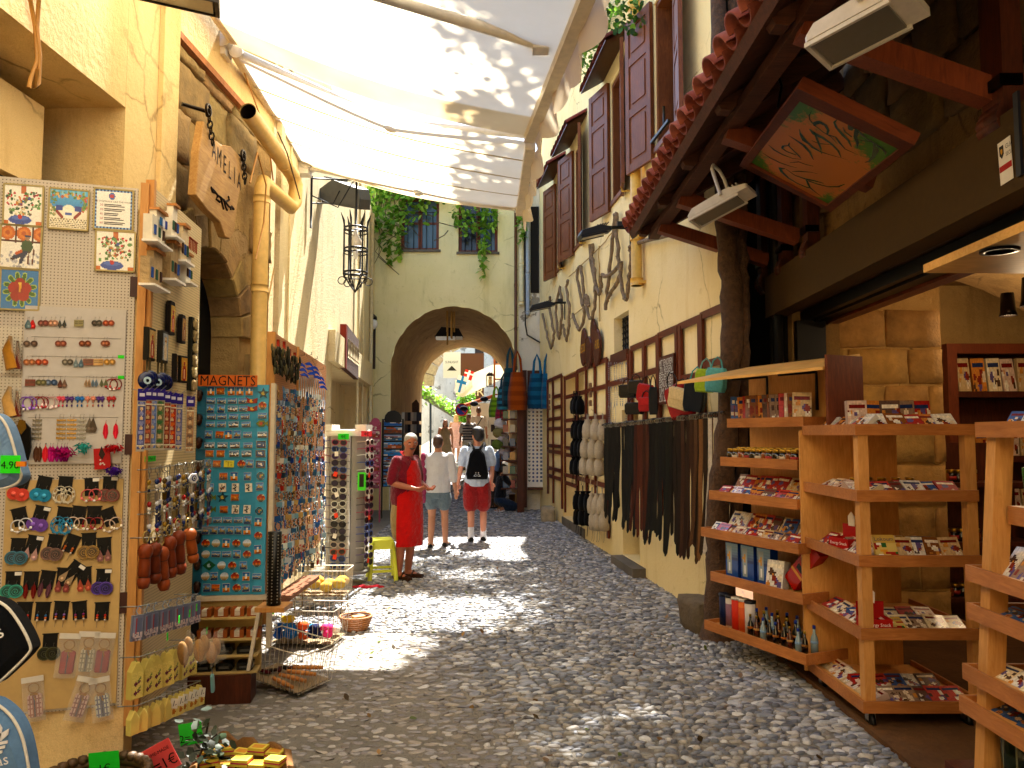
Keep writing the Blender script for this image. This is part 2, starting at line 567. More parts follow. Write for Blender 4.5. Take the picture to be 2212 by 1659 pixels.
def pebmesh(plist,seg,name):
 P=np.array(plist)
 n=len(P)
 t=np.arange(seg)*2*np.pi/seg
 ex=.82
 cx=np.sign(np.cos(t))*np.abs(np.cos(t))**ex;sx=np.sign(np.sin(t))*np.abs(np.sin(t))**ex
 V=np.zeros((n,3*seg+1,3))
 jit=1+NR.normal(0,.07,(n,seg))
 for ri,(rr,hh)in enumerate(((1.0,-.25),(.93,.55),(.58,.92))):
  lx=cx[None]*P[:,2:3]*rr*jit;ly=sx[None]*P[:,3:4]*rr*jit
  ca,sa=np.cos(P[:,4:5]),np.sin(P[:,4:5])
  V[:,ri*seg:(ri+1)*seg,0]=P[:,0:1]+lx*ca-ly*sa
  V[:,ri*seg:(ri+1)*seg,1]=P[:,1:2]+lx*sa+ly*ca
  V[:,ri*seg:(ri+1)*seg,2]=P[:,5:6]*hh+lx*NR.normal(0,.10,(n,1))+ly*NR.normal(0,.14,(n,1))
 V[:,-1,0]=P[:,0];V[:,-1,1]=P[:,1];V[:,-1,2]=P[:,5]
 V[:,:,2]+=np.maximum(0,P[:,1:2]-19.5)*.058
 f=[]
 for k in range(seg):
  k2=(k+1)%seg
  f+=[(k,k2,seg+k2,seg+k),(seg+k,seg+k2,2*seg+k2,2*seg+k)]
 ft=[(2*seg+k,2*seg+(k+1)%seg,3*seg)for k in range(seg)]
 base=(np.arange(n)*(3*seg+1))[:,None,None]
 Q=(np.array(f)[None]+base).reshape(-1,4);Tt=(np.array(ft)[None]+base).reshape(-1,3)
 me=bpy.data.meshes.new(name)
 nv,nq,ntr=n*(3*seg+1),len(Q),len(Tt)
 me.vertices.add(nv);me.vertices.foreach_set('co',V.reshape(-1))
 me.loops.add(nq*4+ntr*3);me.loops.foreach_set('vertex_index',np.concatenate([Q.ravel(),Tt.ravel()]).astype(np.int32))
 me.polygons.add(nq+ntr)
 ls=np.concatenate([np.arange(nq)*4,nq*4+np.arange(ntr)*3]).astype(np.int32)
 me.polygons.foreach_set('loop_start',ls)
 me.update(calc_edges=True)
 me.polygons.foreach_set('use_smooth',np.ones(nq+ntr,dtype=bool))
 C=np.array([pal[i]for i in NR.randint(0,len(pal),n)])*NR.uniform(.55,1.05,(n,1))
 wn=P[:,6:7]
 C=C*(1-.35*wn)+np.array(hx('8a7458'))[None]*.35*wn
 fc=np.ones((nq+ntr,4),dtype=np.float32)
 fc[:nq,:3]=np.repeat(C,2*seg,0);fc[nq:,:3]=np.repeat(C,seg,0)
 a=me.attributes.new('Col','FLOAT_COLOR','FACE');a.data.foreach_set('color',fc.ravel())
 me.materials.append(MATS['pebble'])
 return me
inview=lambda p:abs(p[0])<.62*p[1]and-1.15<p[0]<1.55 and p[1]>3.72
near=sorted([p for p in peb if inview(p)],key=lambda p:-(p[2]*p[3])/p[1]**2)[:300]
ns_=set(id(p)for p in near)
for p in near:
 o=bpy.data.objects.new('pebble',pebmesh([(0,0)+tuple(p[2:])],12,'pebble'))
 col.objects.link(o);o.parent=street;o.location=(p[0],p[1],0)
rest=[p for p in peb if id(p)not in ns_]
o=bpy.data.objects.new('pebble_paving',pebmesh([p for p in rest if p[1]<8],9,'pebble_paving'));col.objects.link(o);o.parent=street;o['kind']='stuff'
o=bpy.data.objects.new('pebble_paving',pebmesh([p for p in rest if p[1]>=8],6,'pebble_paving'));col.objects.link(o);o.parent=street;o['kind']='stuff'
# the lane goes on behind the camera, closed by a bend
bh=thing('corner_house','ochre house at the bend of the lane behind the viewer','building')
mb=MB(m='plaster_left');mb.box(-6,-13,-.1,8,-12,7.5);part('wall',mb,bh)
mb=MB(m='stone_right');mb.box(2.35,-12,-.1,8,-1.91,7.0);part('side_wall',mb,bh)
# kerb stones and steps
def rough_block(mb,x0,y0,z0,x1,y1,z1,j=.015,sub=3,rnd=R):
 """a box with worn, uneven faces"""
 n=sub
 def P(a,b,c):
  e=[min(a,1-a),min(b,1-b),min(c,1-c)]
  ins=j*.9 if sorted(e)[1]<1e-6 else 0
  q=Vector((x0+(x1-x0)*a,y0+(y1-y0)*b,z0+(z1-z0)*c))
  ce=Vector(((x0+x1)/2,(y0+y1)/2,(z0+z1)/2))
  d=(ce-q).normalized()
  return q+d*ins+Vector((rnd.uniform(-j,j),rnd.uniform(-j,j),rnd.uniform(-j,j)))*.5
 ids={};vs=[];fs=[]
 def vid(i,k,m):
  key=(i,k,m)
  if key not in ids:
   ids[key]=len(vs);vs.append(P(i/n,k/n,m/n))
  return ids[key]
 for i in range(n):
  for k in range(n):
   fs.append((vid(i,k,0),vid(i,k+1,0),vid(i+1,k+1,0),vid(i+1,k,0)))
   fs.append((vid(i,k,n),vid(i+1,k,n),vid(i+1,k+1,n),vid(i,k+1,n)))
   fs.append((vid(i,0,k),vid(i+1,0,k),vid(i+1,0,k+1),vid(i,0,k+1)))
   fs.append((vid(i,n,k),vid(i,n,k+1),vid(i+1,n,k+1),vid(i+1,n,k)))
   fs.append((vid(0,i,k),vid(0,i,k+1),vid(0,i+1,k+1),vid(0,i+1,k)))
   fs.append((vid(n,i,k),vid(n,i+1,k),vid(n,i+1,k+1),vid(n,i,k+1)))
 return mb.add(vs,fs,True)
# ================================================================== near building on the left
lb=thing('plastered_shop_house','ochre plastered shop house with stone arch doorway along the left of the lane','building',LW1.M)
PX0,PX1=LX(4.52),LX(5.12)
SX1=LX(7.2)
BZ=3.645
mb=MB(m='plaster_left')
mb.box(-1.498,.0,BZ,PX0-.002,.55,7.0)
part('beam',mb,lb)
mb=MB(m='plaster_left')
mb.box(PX0,0,0,PX1,.62,7.0)
part('pier',mb,lb)
mb=MB(m='plaster_left')
mb.box(PX1-.22,-.035,0,PX1-.002,-.002,7.0)
part('pilaster_strip',mb,lb)
mb=MB(m='plaster_left')
mb.box(-1.5,.30,3.05,PX0-.3,.36,3.52)
part('fascia_board',mb,lb)
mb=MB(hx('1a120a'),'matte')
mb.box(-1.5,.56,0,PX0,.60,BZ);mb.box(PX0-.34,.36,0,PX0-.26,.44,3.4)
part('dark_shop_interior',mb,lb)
# stone stretch: backing wall with an arched doorway, loose-fitting blocks on it
AC,AR,ASZ=LX(5.88),.62,2.5
mb=MB(m='stone_left')
def archwall(mb,x0,x1,z1,ac,ar,asz,y,depth,n=16,z0=0):
 mb.quad((x0,y,z0),(ac-ar,y,z0),(ac-ar,y,asz),(x0,y,asz))
 mb.quad((ac+ar,y,z0),(x1,y,z0),(x1,y,asz),(ac+ar,y,asz))
 pts=[(ac-ar*math.cos(math.pi*k/n),asz+ar*math.sin(math.pi*k/n))for k in range(n+1)]
 mb.quad((x0,y,asz),(ac-ar,y,asz),(ac-ar,y,z1),(x0,y,z1))
 mb.quad((ac+ar,y,asz),(x1,y,asz),(x1,y,z1),(ac+ar,y,z1))
 for a,b in zip(pts,pts[1:]):
  mb.quad((a[0],y,a[1]),(b[0],y,b[1]),(b[0],y,z1),(a[0],y,z1))
  mb.quad((b[0],y,b[1]),(a[0],y,a[1]),(a[0],y+depth,a[1]),(b[0],y+depth,b[1]))
 for s_ in(-1,1):
  X=ac+s_*ar
  q=[(X,y,z0),(X,y,asz),(X,y+depth,asz),(X,y+depth,z0)]
  mb.quad(*(q if s_<0 else q[::-1]))
archwall(mb,PX1,SX1,4.42,AC,AR,ASZ,.05,.24)
part('stone_wall',mb,lb)
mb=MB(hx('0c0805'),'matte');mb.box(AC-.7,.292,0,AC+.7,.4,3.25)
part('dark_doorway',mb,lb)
nv=11
for k in range(nv):
 a0,a1=math.pi*k/nv+.012,math.pi*(k+1)/nv-.012
 mb=MB(vary(hx('9c8254'),.16),'stone')
 r0,r1=AR-.012,AR+R.uniform(.22,.3)
 pts=[]
 for rr,aa in((r0,a0),(r0,(a0+a1)/2),(r0,a1),(r1,a1),(r1,(a0+a1)/2),(r1,a0)):
  pts.append((AC-rr*math.cos(aa),ASZ+rr*math.sin(aa)))
 mb.prism(pts[::-1],R.uniform(.0,.03),.285,.012)
 part('voussoir',mb,lb)
zz=0.02
row=0
while zz<4.36:
 h=R.uniform(.26,.4)
 h=min(h,4.40-zz)
 x=PX1+.02
 while x<SX1-.1:
  L=min(R.uniform(.28,.62),SX1-.01-x)
  cx_,cz_=x+L/2,zz+h/2
  d=math.hypot(cx_-AC,max(0,cz_-ASZ))
  blocked=(cz_<ASZ+.1 and abs(cx_-AC)<AR+L/2+.02)or(cz_>=ASZ and d<AR+.30+max(L,h)*.45)
  if not blocked and L>.12 and R.random()<.85:
   mb=MB(vary(hx('a0885c'),.18),'stone')
   rough_block(mb,x+.004,R.uniform(.0,.04),zz+.004,x+L-.004,.2,zz+h-.004,.016,5)
   part('stone_block',mb,lb)
  x+=L
 zz+=h
 row+=1
mb=MB(m='plaster_left')
mb.box(PX1,.03,4.42,SX1,.5,7.0)
mb.m='terra';mb.c=hx('b07a50')
mb.box(PX1,-.02,4.42,SX1,.03,4.47)
part('upper_wall',mb,lb)
mb=MB(m='plaster_left');mb.box(-1.5,.7,-.1,SX1,4,6.9);mb.box(-15,.0,-.1,-1.5,4,7.0)
part('house_body',mb,lb)
# ================================================================== rough yellow house further along the left
lh=thing('rough_rendered_house','rough cream rendered house with a niche window behind the sunglasses stand','building',LW2.M)
Ltot=math.hypot(.87,10.1)
def l2(u,v,y=0):return LW2.hit(u,v,y)
nx0,nz0=l2(712,1040);nx1,nz1=l2(792,835)
NICHE=(nx0,nx1,.95,nz1)
mb=MB(m='plaster_rough')
wallgrid(mb,(0,Ltot),(0,6.6),[NICHE],0,.45)
part('wall',mb,lh)
mb=MB(m='plaster_rough');mb.box(nx0-.05,.45,.9,nx1+.05,.5,nz1+.05);part('niche_back',mb,lh)
mb=MB(hx('3a1c10'),'matte');mb.box(nx0+.002,.03,.95,nx0+.14,.4,nz1-.01);part('niche_door',mb,lh)
mb=MB(m='plaster_rough')
mb.box(nx0-.35,-.10,nz1+.02,nx1+.05,-.002,nz1+.46)
part('lintel_ledge',mb,lh)
mb=MB(m='plaster_rough')
mb.box(.0,-.05,0,.16,-.002,6.6);mb.box(.62,-.02,0,.66,-.002,6.0)
part('corner_strip',mb,lh)
mb=MB(m='plaster_rough');mb.box(0,.52,-.1,Ltot,4,6.5);part('house_body',mb,lh)
for u_,r_ in((775,.022),(786,.012),(803,.04)):
 x_,_=l2(u_,700,-.06)
 mb=MB(hx('d8cca8'),'paintmetal');mb.tube([(x_,-.05,.6),(x_,-.05,3),(x_+.01,-.05,6.4)],r_,8)
 part('conduit',mb,lh)
# ================================================================== house over the archway, closing the lane
ACX,AHW,AZ=-1.31,1.435,3.16
YB=25.5
eh=thing('archway_house','pale yellow house spanning the lane above a round vaulted archway','building',EW.M)
def wallrect(mb,x0,x1,z0,z1,y):mb.quad((x0,y,z0),(x1,y,z0),(x1,y,z1),(x0,y,z1))
W1=(*[EW.hit(u,540)[0]for u in(865,948)],EW.hit(900,540)[1],7.12)
W2=(*[EW.hit(u,545)[0]for u in(990,1075)],EW.hit(1030,545)[1],7.1)
mb=MB(m='plaster_end')
wallgrid(mb,(-4.2,EW.hit(1120,600)[0]),(5.0,7.45),[W1,W2],0,.28)
x1e=EW.hit(1120,600)[0]
n=26
arc=[(ACX-AHW*math.cos(math.pi*k/n),AZ+AHW*math.sin(math.pi*k/n))for k in range(n+1)]
wallrect(mb,-4.2,ACX-AHW,0,5.0,0)
wallrect(mb,ACX+AHW,x1e,0,5.0,0)
for a,b in zip(arc,arc[1:]):
 mb.quad((a[0],0,a[1]),(b[0],0,b[1]),(b[0],0,5.0),(a[0],0,5.0))
part('wall',mb,eh)
# the barrel vault
mb=MB(m='stone_vault')
dY=YB-17.3
ACF=-1.56
rows=12
def vp(k,r):
 t=r/rows
 cx_=ACX+(ACF-ACX)*t
 base=gz(17.3+dY*t)
 rr=AHW*(1+.012*math.sin(k*2.1+r*1.7))
 if k<0:return(cx_-rr,dY*t,base-.1)
 if k>n:return(cx_+rr,dY*t,base-.1)
 a=math.pi*k/n
 return(cx_-rr*math.cos(a),dY*t,AZ+.0*base+rr*math.sin(a))
for r in range(rows):
 for k in range(-1,n+1):
  mb.add([vp(k,r),vp(k+1,r),vp(k+1,r+1),vp(k,r+1)],[(0,3,2,1)],True)
part('vault',mb,eh)
mb=MB(m='plaster_end')
for a,b in zip(arc,arc[1:]):
 mb.quad((b[0]+ACF-ACX,dY,b[1]),(a[0]+ACF-ACX,dY,a[1]),(a[0]+ACF-ACX,dY,7.3),(b[0]+ACF-ACX,dY,7.3))
mb.quad((ACF-AHW,dY,0),(-5,dY,0),(-5,dY,7.3),(ACF-AHW,dY,7.3))
mb.quad((4,dY,0),(ACF+AHW,dY,0),(ACF+AHW,dY,7.3),(4,dY,7.3))
mb.quad((-5,0.01,7.3),(4,.01,7.3),(4,dY,7.3),(-5,dY,7.3))
part('rear_wall',mb,eh)
mb=MB(m='terra',c=hx('a06a48'));mb.box(-4.3,-.12,7.45,1.0,.2,7.53);part('eaves',mb,eh)
# right-hand bay of bare white stone beside the pipes
mb=MB(m='stone_white')
wallrect(mb,x1e,.75,0,7.45,.02)
part('stone_bay',mb,eh)
mb=MB(hx('2c2620'),'matte');a_,_=EW.hit(1146,500,.01);b_,_=EW.hit(1164,500,.01)
mb.box(a_,-.004,4.9,b_,.015,6.9);part('blind_opening',mb,eh)
for wi,(a,b,c,d)in enumerate((W1,W2)):
 wd=thing('x',None,None);wd.name='window';wd.parent=eh
 fr=MB(m='wood_red')
 t=.07
 fr.box(a,.10,c,a+t,.18,d);fr.box(b-t,.10,c,b,.18,d);fr.box(a+t,.10,d-t,b-t,.18,d);fr.box(a+t,.10,c,b-t,.18,c+t)
 m_=(a+b)/2
 fr.box(m_-.045,.09,c+t,m_+.045,.17,d-t)
 fr.box(a+t,.11,c+.62,m_-.045,.165,c+.67);fr.box(m_+.045,.11,c+.62,b-t,.165,c+.67)
 part('frame',fr,wd)
 for x0,x1 in((a+t,m_-.045),(m_+.045,b-t)):
  for z0,z1 in((c+t,c+.62),(c+.67,d-t)):
   g=MB((.10,.16,.20)if(wi==0 or x0>m_)else(.03,.025,.02),'gloss');g.box(x0,.135,z0,x1,.15,z1);part('pane',g,wd)
 g=MB(m='cement');g.box(a-.04,-.06,c-.05,b+.04,.10,c);part('sill',g,wd)
 g=MB(hx('16140f'),'paintmetal')
 for k in range(1,6):
  xx=a+(b-a)*k/6
  g.tube([(xx,.04,c+.02),(xx,.04,c+.9)],.008,6)
 g.tube([(a,.04,c+.88),(b,.04,c+.88)],.008,6)
 part('grille',g,wd)
# pipes down the corner
for u_,r_,c_,nm in((1114,.035,'6e4c34','rusty_pipe'),(1126,.055,'d9cfa8','drainpipe'),(1140,.045,'a8b0b8','grey_drainpipe')):
 x_,zb=EW.hit(u_,{1114:800,1126:660,1140:680}[u_],-.08)
 pp=MB(hx(c_),'paintmetal')
 pp.tube([(x_,-.08,zb),(x_,-.08,7.4)],r_,10)
 for zr in(zb+.02,zb+.9,zb+1.9):
  pp.tube([(x_,-.08,zr),(x_,-.08,zr+.07)],r_*1.18,10)
 part(nm,pp,eh)
pp=MB(hx('2a2622'),'plastic')
x_,z_=EW.hit(1133,700,-.07)
pp.tube([(x_,-.07,7.3),(x_+.02,-.07,z_),(x_+.06,-.08,z_-.25),(x_+.35,-.08,z_-.42),(x_+.5,-.08,z_-.44)],.02,6)
part('cable',pp,eh)
# ================================================================== yellow house along the right
rh=thing('yellow_leather_shop','smooth yellow house with brown shutters along the right of the lane','building',RW.M)
def rwh(u,v,y=0):return RW.hit(u,v,y)
RL=math.hypot(1.23,10.7)
WZ0,WZ1=4.92,6.62
wins=[]
for ul,ur in((1416,1466),(1320,1347),(1241,1257),(1203,1213)):
 wins.append((rwh(ul,300)[0],rwh(ur,300)[0],WZ0,WZ1))
nl,nzb=rwh(1327,790);nr,nzt=rwh(1358,668)
nzt=rwh(1340,680)[1];nzb=rwh(1350,757)[1]
dl=rwh(1215,900)[0];dr_=rwh(1262,900)[0]
RN=(nl,nr,nzb,nzt)
RD=(dl,dr_,.16,rwh(1235,805)[1])
s2l,s2r=rwh(1345,1100)[0],rwh(1381,1100)[0]
RD2=(s2l,s2r,.12,2.0)
mb=MB(m='plaster_yellow')
wallgrid(mb,(0,RL),(0,9.6),wins+[RN,RD,RD2],0,.3)
part('wall',mb,rh)
mb=MB(m='plaster_yellow');mb.box(dl-.05,.3,.0,dr_+.05,.34,RD[3]+.05);part('door_recess',mb,rh)
mb=MB(hx('1c1410'),'matte');mb.box(s2l-.05,.3,0,s2r+.05,.34,2.1);part('doorway',mb,rh)
mb=MB(hx('120c08'),'matte');mb.box(-.1,.5,0.2,RL,.6,9.4);part('house_body',mb,rh)
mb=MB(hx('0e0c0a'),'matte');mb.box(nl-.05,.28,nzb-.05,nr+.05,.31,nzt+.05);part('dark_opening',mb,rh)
gr=MB(hx('15130f'),'paintmetal')
for k in range(8):
 xx=nl+(nr-nl)*(k+.5)/8
 gr.tube([(xx,.12,nzb),(xx+.015*math.sin(k),.12,(nzb+nzt)/2),(xx,.12,nzt)],.012,6)
for k in range(6):
 zz=nzb+(nzt-nzb)*(k+.5)/6
 gr.tube([(nl,.12,zz),((nl+nr)/2,.10,zz+.02),(nr,.12,zz)],.009,6)
 for q in range(4):
  gr.ring(nl+(nr-nl)*(q+.5)/4,.11,zz,.035,.006,10,4)
part('niche_grille',gr,rh)
mb=MB(m='wood_dark');mb.box(nl-.03,-.05,nzb-.13,nr+.03,.2,nzb-.002);part('niche_sill',mb,rh)
def shutter(w_,h_):
 mb=MB(m='wood_shutter')
 t=.045
 st=.085
 mb.box(0,0,0,st,t,h_);mb.box(w_-st,0,0,w_,t,h_)
 rails=[0,h_*.36,h_*.70,h_-.1]
 for i,z in enumerate(rails):
  mb.box(st,.002,z,w_-st,t-.002,z+.1)
 for z0,z1 in((.1,h_*.36),(h_*.36+.1,h_*.70),(h_*.70+.1,h_-.1)):
  mb.box(st,.016,z0,w_-st,t-.016,z1)
  mb.bevbox(st+.05,.004,z0+.05,w_-st-.05,t-.004,z1-.05,.012)
 return mb
wlab=['nearest','second','third','farthest']
for i,(a,b,c,d)in enumerate(wins):
 wd=thing('window',None,None);wd.parent=rh
 fr=MB(m='wood_shutter')
 fr.box(a,.02,c,a+.06,.2,d);fr.box(b-.06,.02,c,b,.2,d);fr.box(a+.06,.02,d-.06,b-.06,.2,d);fr.box(a-.02,-.03,c-.06,b+.02,.25,c)
 part('frame',fr,wd)
 g=MB(hx('3a160c'),'matte');g.box(a+.06,.22,c,b-.06,.24,d-.06);part('inner_board',g,wd)
 sw=max(.58,(b-a)*.62)
 for side in(0,1):
  me=shutter(sw,d-c+.16).mesh('shutter')
  if side==0:
   o=part('shutter',me,wd,T((a-.01,-.012,c-.12))@Matrix.Rotation(math.pi+math.radians(14),4,'Z'))
  else:
   o=part('shutter',me,wd,T((b+.01,-.05,c-.12))@Matrix.Rotation(math.radians(-14),4,'Z'))
 hk=MB(hx('c9a850'),'paintmetal');hk.tube([(b+sw*.6,-.02,c-.15),(b+sw*.6,-.12,c-.16),(b+sw*.6,-.13,c-.10)],.012,6);part('shutter_hook',hk,wd)
 if i>0:
  hd=thing('tile_hood',None,None);hd.parent=rh
  wd_=b-a+2*sw*.75
  x0=(a+b)/2-wd_/2
  nt_=7
  for k in range(nt_):
   tl=MB(vary(hx('7c3524'),.2),'terra')
   tw=wd_/nt_
   cx_=x0+tw*(k+.5)
   vs=[];m_=6
   for q in(0,1):
    for j in range(m_+1):
     aa=math.pi*j/m_
     vs.append((cx_-math.cos(aa)*tw*.55,-.36+q*.36,d+.10+q*.22+math.sin(aa)*.06))
   tl.add(vs,[(j,j+1,m_+2+j,m_+1+j)for j in range(m_)],True)
   tl.add([(p[0],p[1],p[2]-.018)for p in vs],[(j,m_+1+j,m_+2+j,j+1)for j in range(m_)],True)
   part('roof_tile',tl,hd)
  bd=MB(m='wood_dark');bd.add([(x0,-.34,d+.075),(x0+wd_,-.34,d+.075),(x0+wd_,0,d+.29),(x0,0,d+.29),(x0,-.34,d+.05),(x0+wd_,-.34,d+.05),(x0+wd_,0,d+.26),(x0,0,d+.26)],[(0,1,2,3),(7,6,5,4),(4,5,1,0)],False);part('hood_board',bd,hd)
# drainpipe in wall colour
dpx=rwh(1372,300,-.09)[0]
mb=MB(hx('e0b860'),'paintmetal')
zb=rwh(1379,615,-.09)[1]
mb.tube([(dpx,-.09,zb),(dpx,-.09,9.5)],.065,12)
for zr in(zb,zb+.55,zb+1.9,zb+3.4):
 mb.tube([(dpx,-.09,zr),(dpx,-.09,zr+.09)],.078,12)
 mb.box(dpx-.09,-.09,zr+.02,dpx+.09,-.002,zr+.05)
part('drainpipe',mb,rh)
mb=MB(hx('3a352c'),'paintmetal')
xa,za=rwh(1378,353);xb,_=rwh(1455,350)
mb.box(xa,-.06,za-.03,xb,-.03,za);mb.tube([(xb-.15,-.05,za),(xb-.15,-.05,za+.2)],.015,6);part('iron_bar',mb,rh)
# steps at the wall foot
mb=MB(m='cement')
mb.box(dl-.02,-.02,-.02,dr_+.02,.3,.155)
part('door_step',mb,rh)
mb=MB(m='cement')
mb.box(s2l-.02,-.16,-.02,s2r+.25,.3,.11)
part('door_step',mb,rh)
bx_=gnd(1184,1128)
mb=MB(hx('a89c84'),'stone');rough_block(mb,-.13,-.13,-.05,.13,.13,.30,.03,4)
solo('kerb_stone',mb,'short worn stone bollard at the foot of the yellow wall by the bags','kerb stone',T((bx_.x,bx_.y+.1,0)))
bx_=gnd(1513,1372)
mb=MB(hx('6c5e48'),'stone');rough_block(mb,-.14,-.16,-.05,.2,.3,.27,.03,5)
solo('stone_block',mb,'dark worn stone block on the cobbles beside the bottom bottle tray','stone',T((bx_.x+.08,bx_.y+.12,0))@Matrix.Rotation(.2,4,'Z'))
# ================================================================== stone shop front on the right
sf=thing('stone_shop_front','dark stone shop front with posts and a brown metal pelmet over its opening','building',RF.M)
def rfx(Y):return(7.0-Y)*1.0005
def rfh(u,v,y=0):return RF.hit(u,v,y)
OX=rfx(6.55)
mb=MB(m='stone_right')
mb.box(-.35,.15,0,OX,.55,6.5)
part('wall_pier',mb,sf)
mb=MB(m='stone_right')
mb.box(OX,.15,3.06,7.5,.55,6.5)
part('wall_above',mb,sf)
# coursed blocks on the pier and above the pelmet
zz=0.02
while zz<4.1:
 h=R.uniform(.26,.36);x=-.3
 while x<6.2:
  L=R.uniform(.3,.62)
  if(x+L<OX or zz>3.1)and R.random()<.85:
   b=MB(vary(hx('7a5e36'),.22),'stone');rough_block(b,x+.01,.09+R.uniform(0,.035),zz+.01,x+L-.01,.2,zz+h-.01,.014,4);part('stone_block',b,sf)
  x+=L
 zz+=h
pz0,pz1=2.70,3.06
mb=MB(hx('54401c'),'matte')
mb.box(rfx(6.74),-.02,pz0,rfx(1.6),.13,pz1)
part('pelmet',mb,sf)
mb=MB(hx('5c4a34'),'paintmetal');mb.box(rfx(6.74)+.01,.13,pz0+.03,rfx(1.6),.3,pz0+.10);part('pelmet_underside',mb,sf)
mb=MB(hx('17110b'),'paintmetal');mb.box(rfx(6.6),.30,pz0-.07,rfx(1.6),.40,pz0+.05);mb.box(rfx(6.6),.22,pz0-.06,rfx(1.6),.27,pz0+.02);part('shutter_rail',mb,sf)
mb=MB(m='wood_red');mb.box(rfx(6.5),.42,pz0-.085,rfx(1.6),.52,pz0+.08);part('lintel_board',mb,sf)
# posts with worn brackets on the front
for Y,w_ in((6.95,.13),(6.35,.12),(5.75,.1),(3.35,.16)):
 mb=MB(m='wood_dark')
 x=rfx(Y)
 mb.box(x-w_/2,.0,3.10,x+w_/2,.09,4.4)
 for k in range(5):
  mb.tube([(x-w_/2,.02-.02*math.sin(k),3.10-k*.03),(x+w_/2,.02-.02*math.sin(k),3.10-k*.03)],.045-k*.005,8)
 part('post',mb,sf)
 bnd=MB(hx('15110d'),'metal');bnd.box(x-w_/2-.012,-.02,3.2,x+w_/2+.012,.08,3.25);part('iron_strap',bnd,sf)
for Y in(6.62,):
 mb=MB(hx('1d1a16'),'paintmetal');x=rfx(Y)
 mb.tube([(x-.1,.06,0),(x-.1,.06,4.2)],.055,10);mb.tube([(x+.06,.03,1.9),(x+.06,.03,4.2)],.045,10)
 part('downpipe',mb,sf)
mb=MB(hx('140d08'),'paintmetal');mb.box(OX-.03,.16,0,OX+.09,.40,pz0-.06);part('door_frame',mb,sf)
# ---- interior
IY=6.5
def ib(x0,y0,z0,x1,y1,z1,m,name,c=(.5,)*3):
 b=MB(c,m);b.X=RF.I;b.box(x0,y0,z0,x1,y1,z1);return part(name,b,sf)
ib(2.0,-1.5,-.03,8.5,9.5,.03,'shopfloor','shop_floor')
ib(2.72,6.62,0,3.72,7.4,3.3,'stone_jamb','inner_wall')
ib(3.72,8.3,0,8.5,8.7,4,'stone_jamb','back_wall')
ib(8.1,-1.5,0,8.5,8.3,4,'stone_right','side_wall')
ib(2.3,-1.9,0,8.5,-1.5,4,'stone_right','near_wall')
ib(2.5,-1.6,3.3,8.5,8.7,3.5,'stone_right','ceiling')
# blocks of the inner wall
zz=.02
while zz<2.5:
 h=.33+R.uniform(-.02,.04);x=2.73-(.2 if R.random()<.5 else 0)
 while x<3.7:
  L=R.uniform(.36,.58);x0=max(2.73,x);x1=min(3.72,x+L)
  if x1-x0>.08:
   b=MB(vary(hx('b48f54'),.12),'stone');b.X=RF.I;rough_block(b,x0+.006,6.585,zz+.006,x1-.006,6.7,zz+h-.006,.014,3);part('stone_block',b,sf)
  x+=L
 zz+=h
# sloping vault over the inside
b=MB(m='stone_vault');b.X=RF.I
vs=[]
NU,NVv=16,10
for i in range(NU+1):
 for j in range(NVv+1):
  s_,t_=i/NU,j/NVv
  X=2.62+3.6*s_
  Y=2.5+5.0*t_
  Z=2.62+.62*math.sin(min(1,s_*1.25)*math.pi)*.9+.04*math.sin(7*s_+5*t_)+.03*math.sin(13*t_)
  vs.append((X,Y,Z))
b.add(vs,[(i*(NVv+1)+j,i*(NVv+1)+j+1,(i+1)*(NVv+1)+j+1,(i+1)*(NVv+1)+j)for i in range(NU)for j in range(NVv)],True)
part('vault',b,sf)
# a raised plywood counter flap over the entrance
fl=MB(m='ply')
A,B_,C_,D_=at(2005,585,3.9),at(2330,588,3.9),at(2330,455,3.0),at(2212,497,3.1)
p0=at(2005,585,4.5);p1=at(2212,585,4.55)
z_=p0.z
z_=2.555;Lp=[(2.25,4.15,z_),(4.3,4.2,z_),(4.3,1.6,z_+.012),(2.2,1.6,z_+.012)]
fl.add([*Lp,*[(x,y,z+.045)for x,y,z in Lp]],[(3,2,1,0),(4,5,6,7),(0,1,5,4),(1,2,6,5),(2,3,7,6),(3,0,4,7)],False)
solo('plywood_flap',fl,'pale plywood board fixed overhead inside the right shop entrance','board')
dl_=at(2160,561,3.6);dl_.z=z_-.004
dlt=thing('recessed_spotlight','dark oval recessed spotlight in the plywood board over the shop entrance','lamp',T(dl_))
b=MB(hx('1a1410'),'metal');b.lathe([(.085,.0),(.085,-.012),(.06,-.012),(.055,.0)],18);part('rim',b,dlt)
for lx,ly,lz in((3.55,5.2,2.45),(4.3,6.6,2.6)):
 sl2=bpy.data.lights.new('shop_lamp','POINT');sl2.energy=3.2;sl2.color=(1,.72,.42);sl2.shadow_soft_size=.08
 lo=bpy.data.objects.new('shop_lamp',sl2);col.objects.link(lo);lo.location=(lx,ly,lz)
 lt_=thing('ceiling_spotlight',f'small warm spotlight under the shop ceiling {"near the entrance" if lx < 4 else "before the back cabinet"}','lamp',T((lx,ly,lz+.1)));b=MB(hx('2a2018'),'metal');b.lathe([(.05,.2),(.06,.05),(.07,0),(.06,.0),(.03,.08)],12);part('shade',b,lt_)
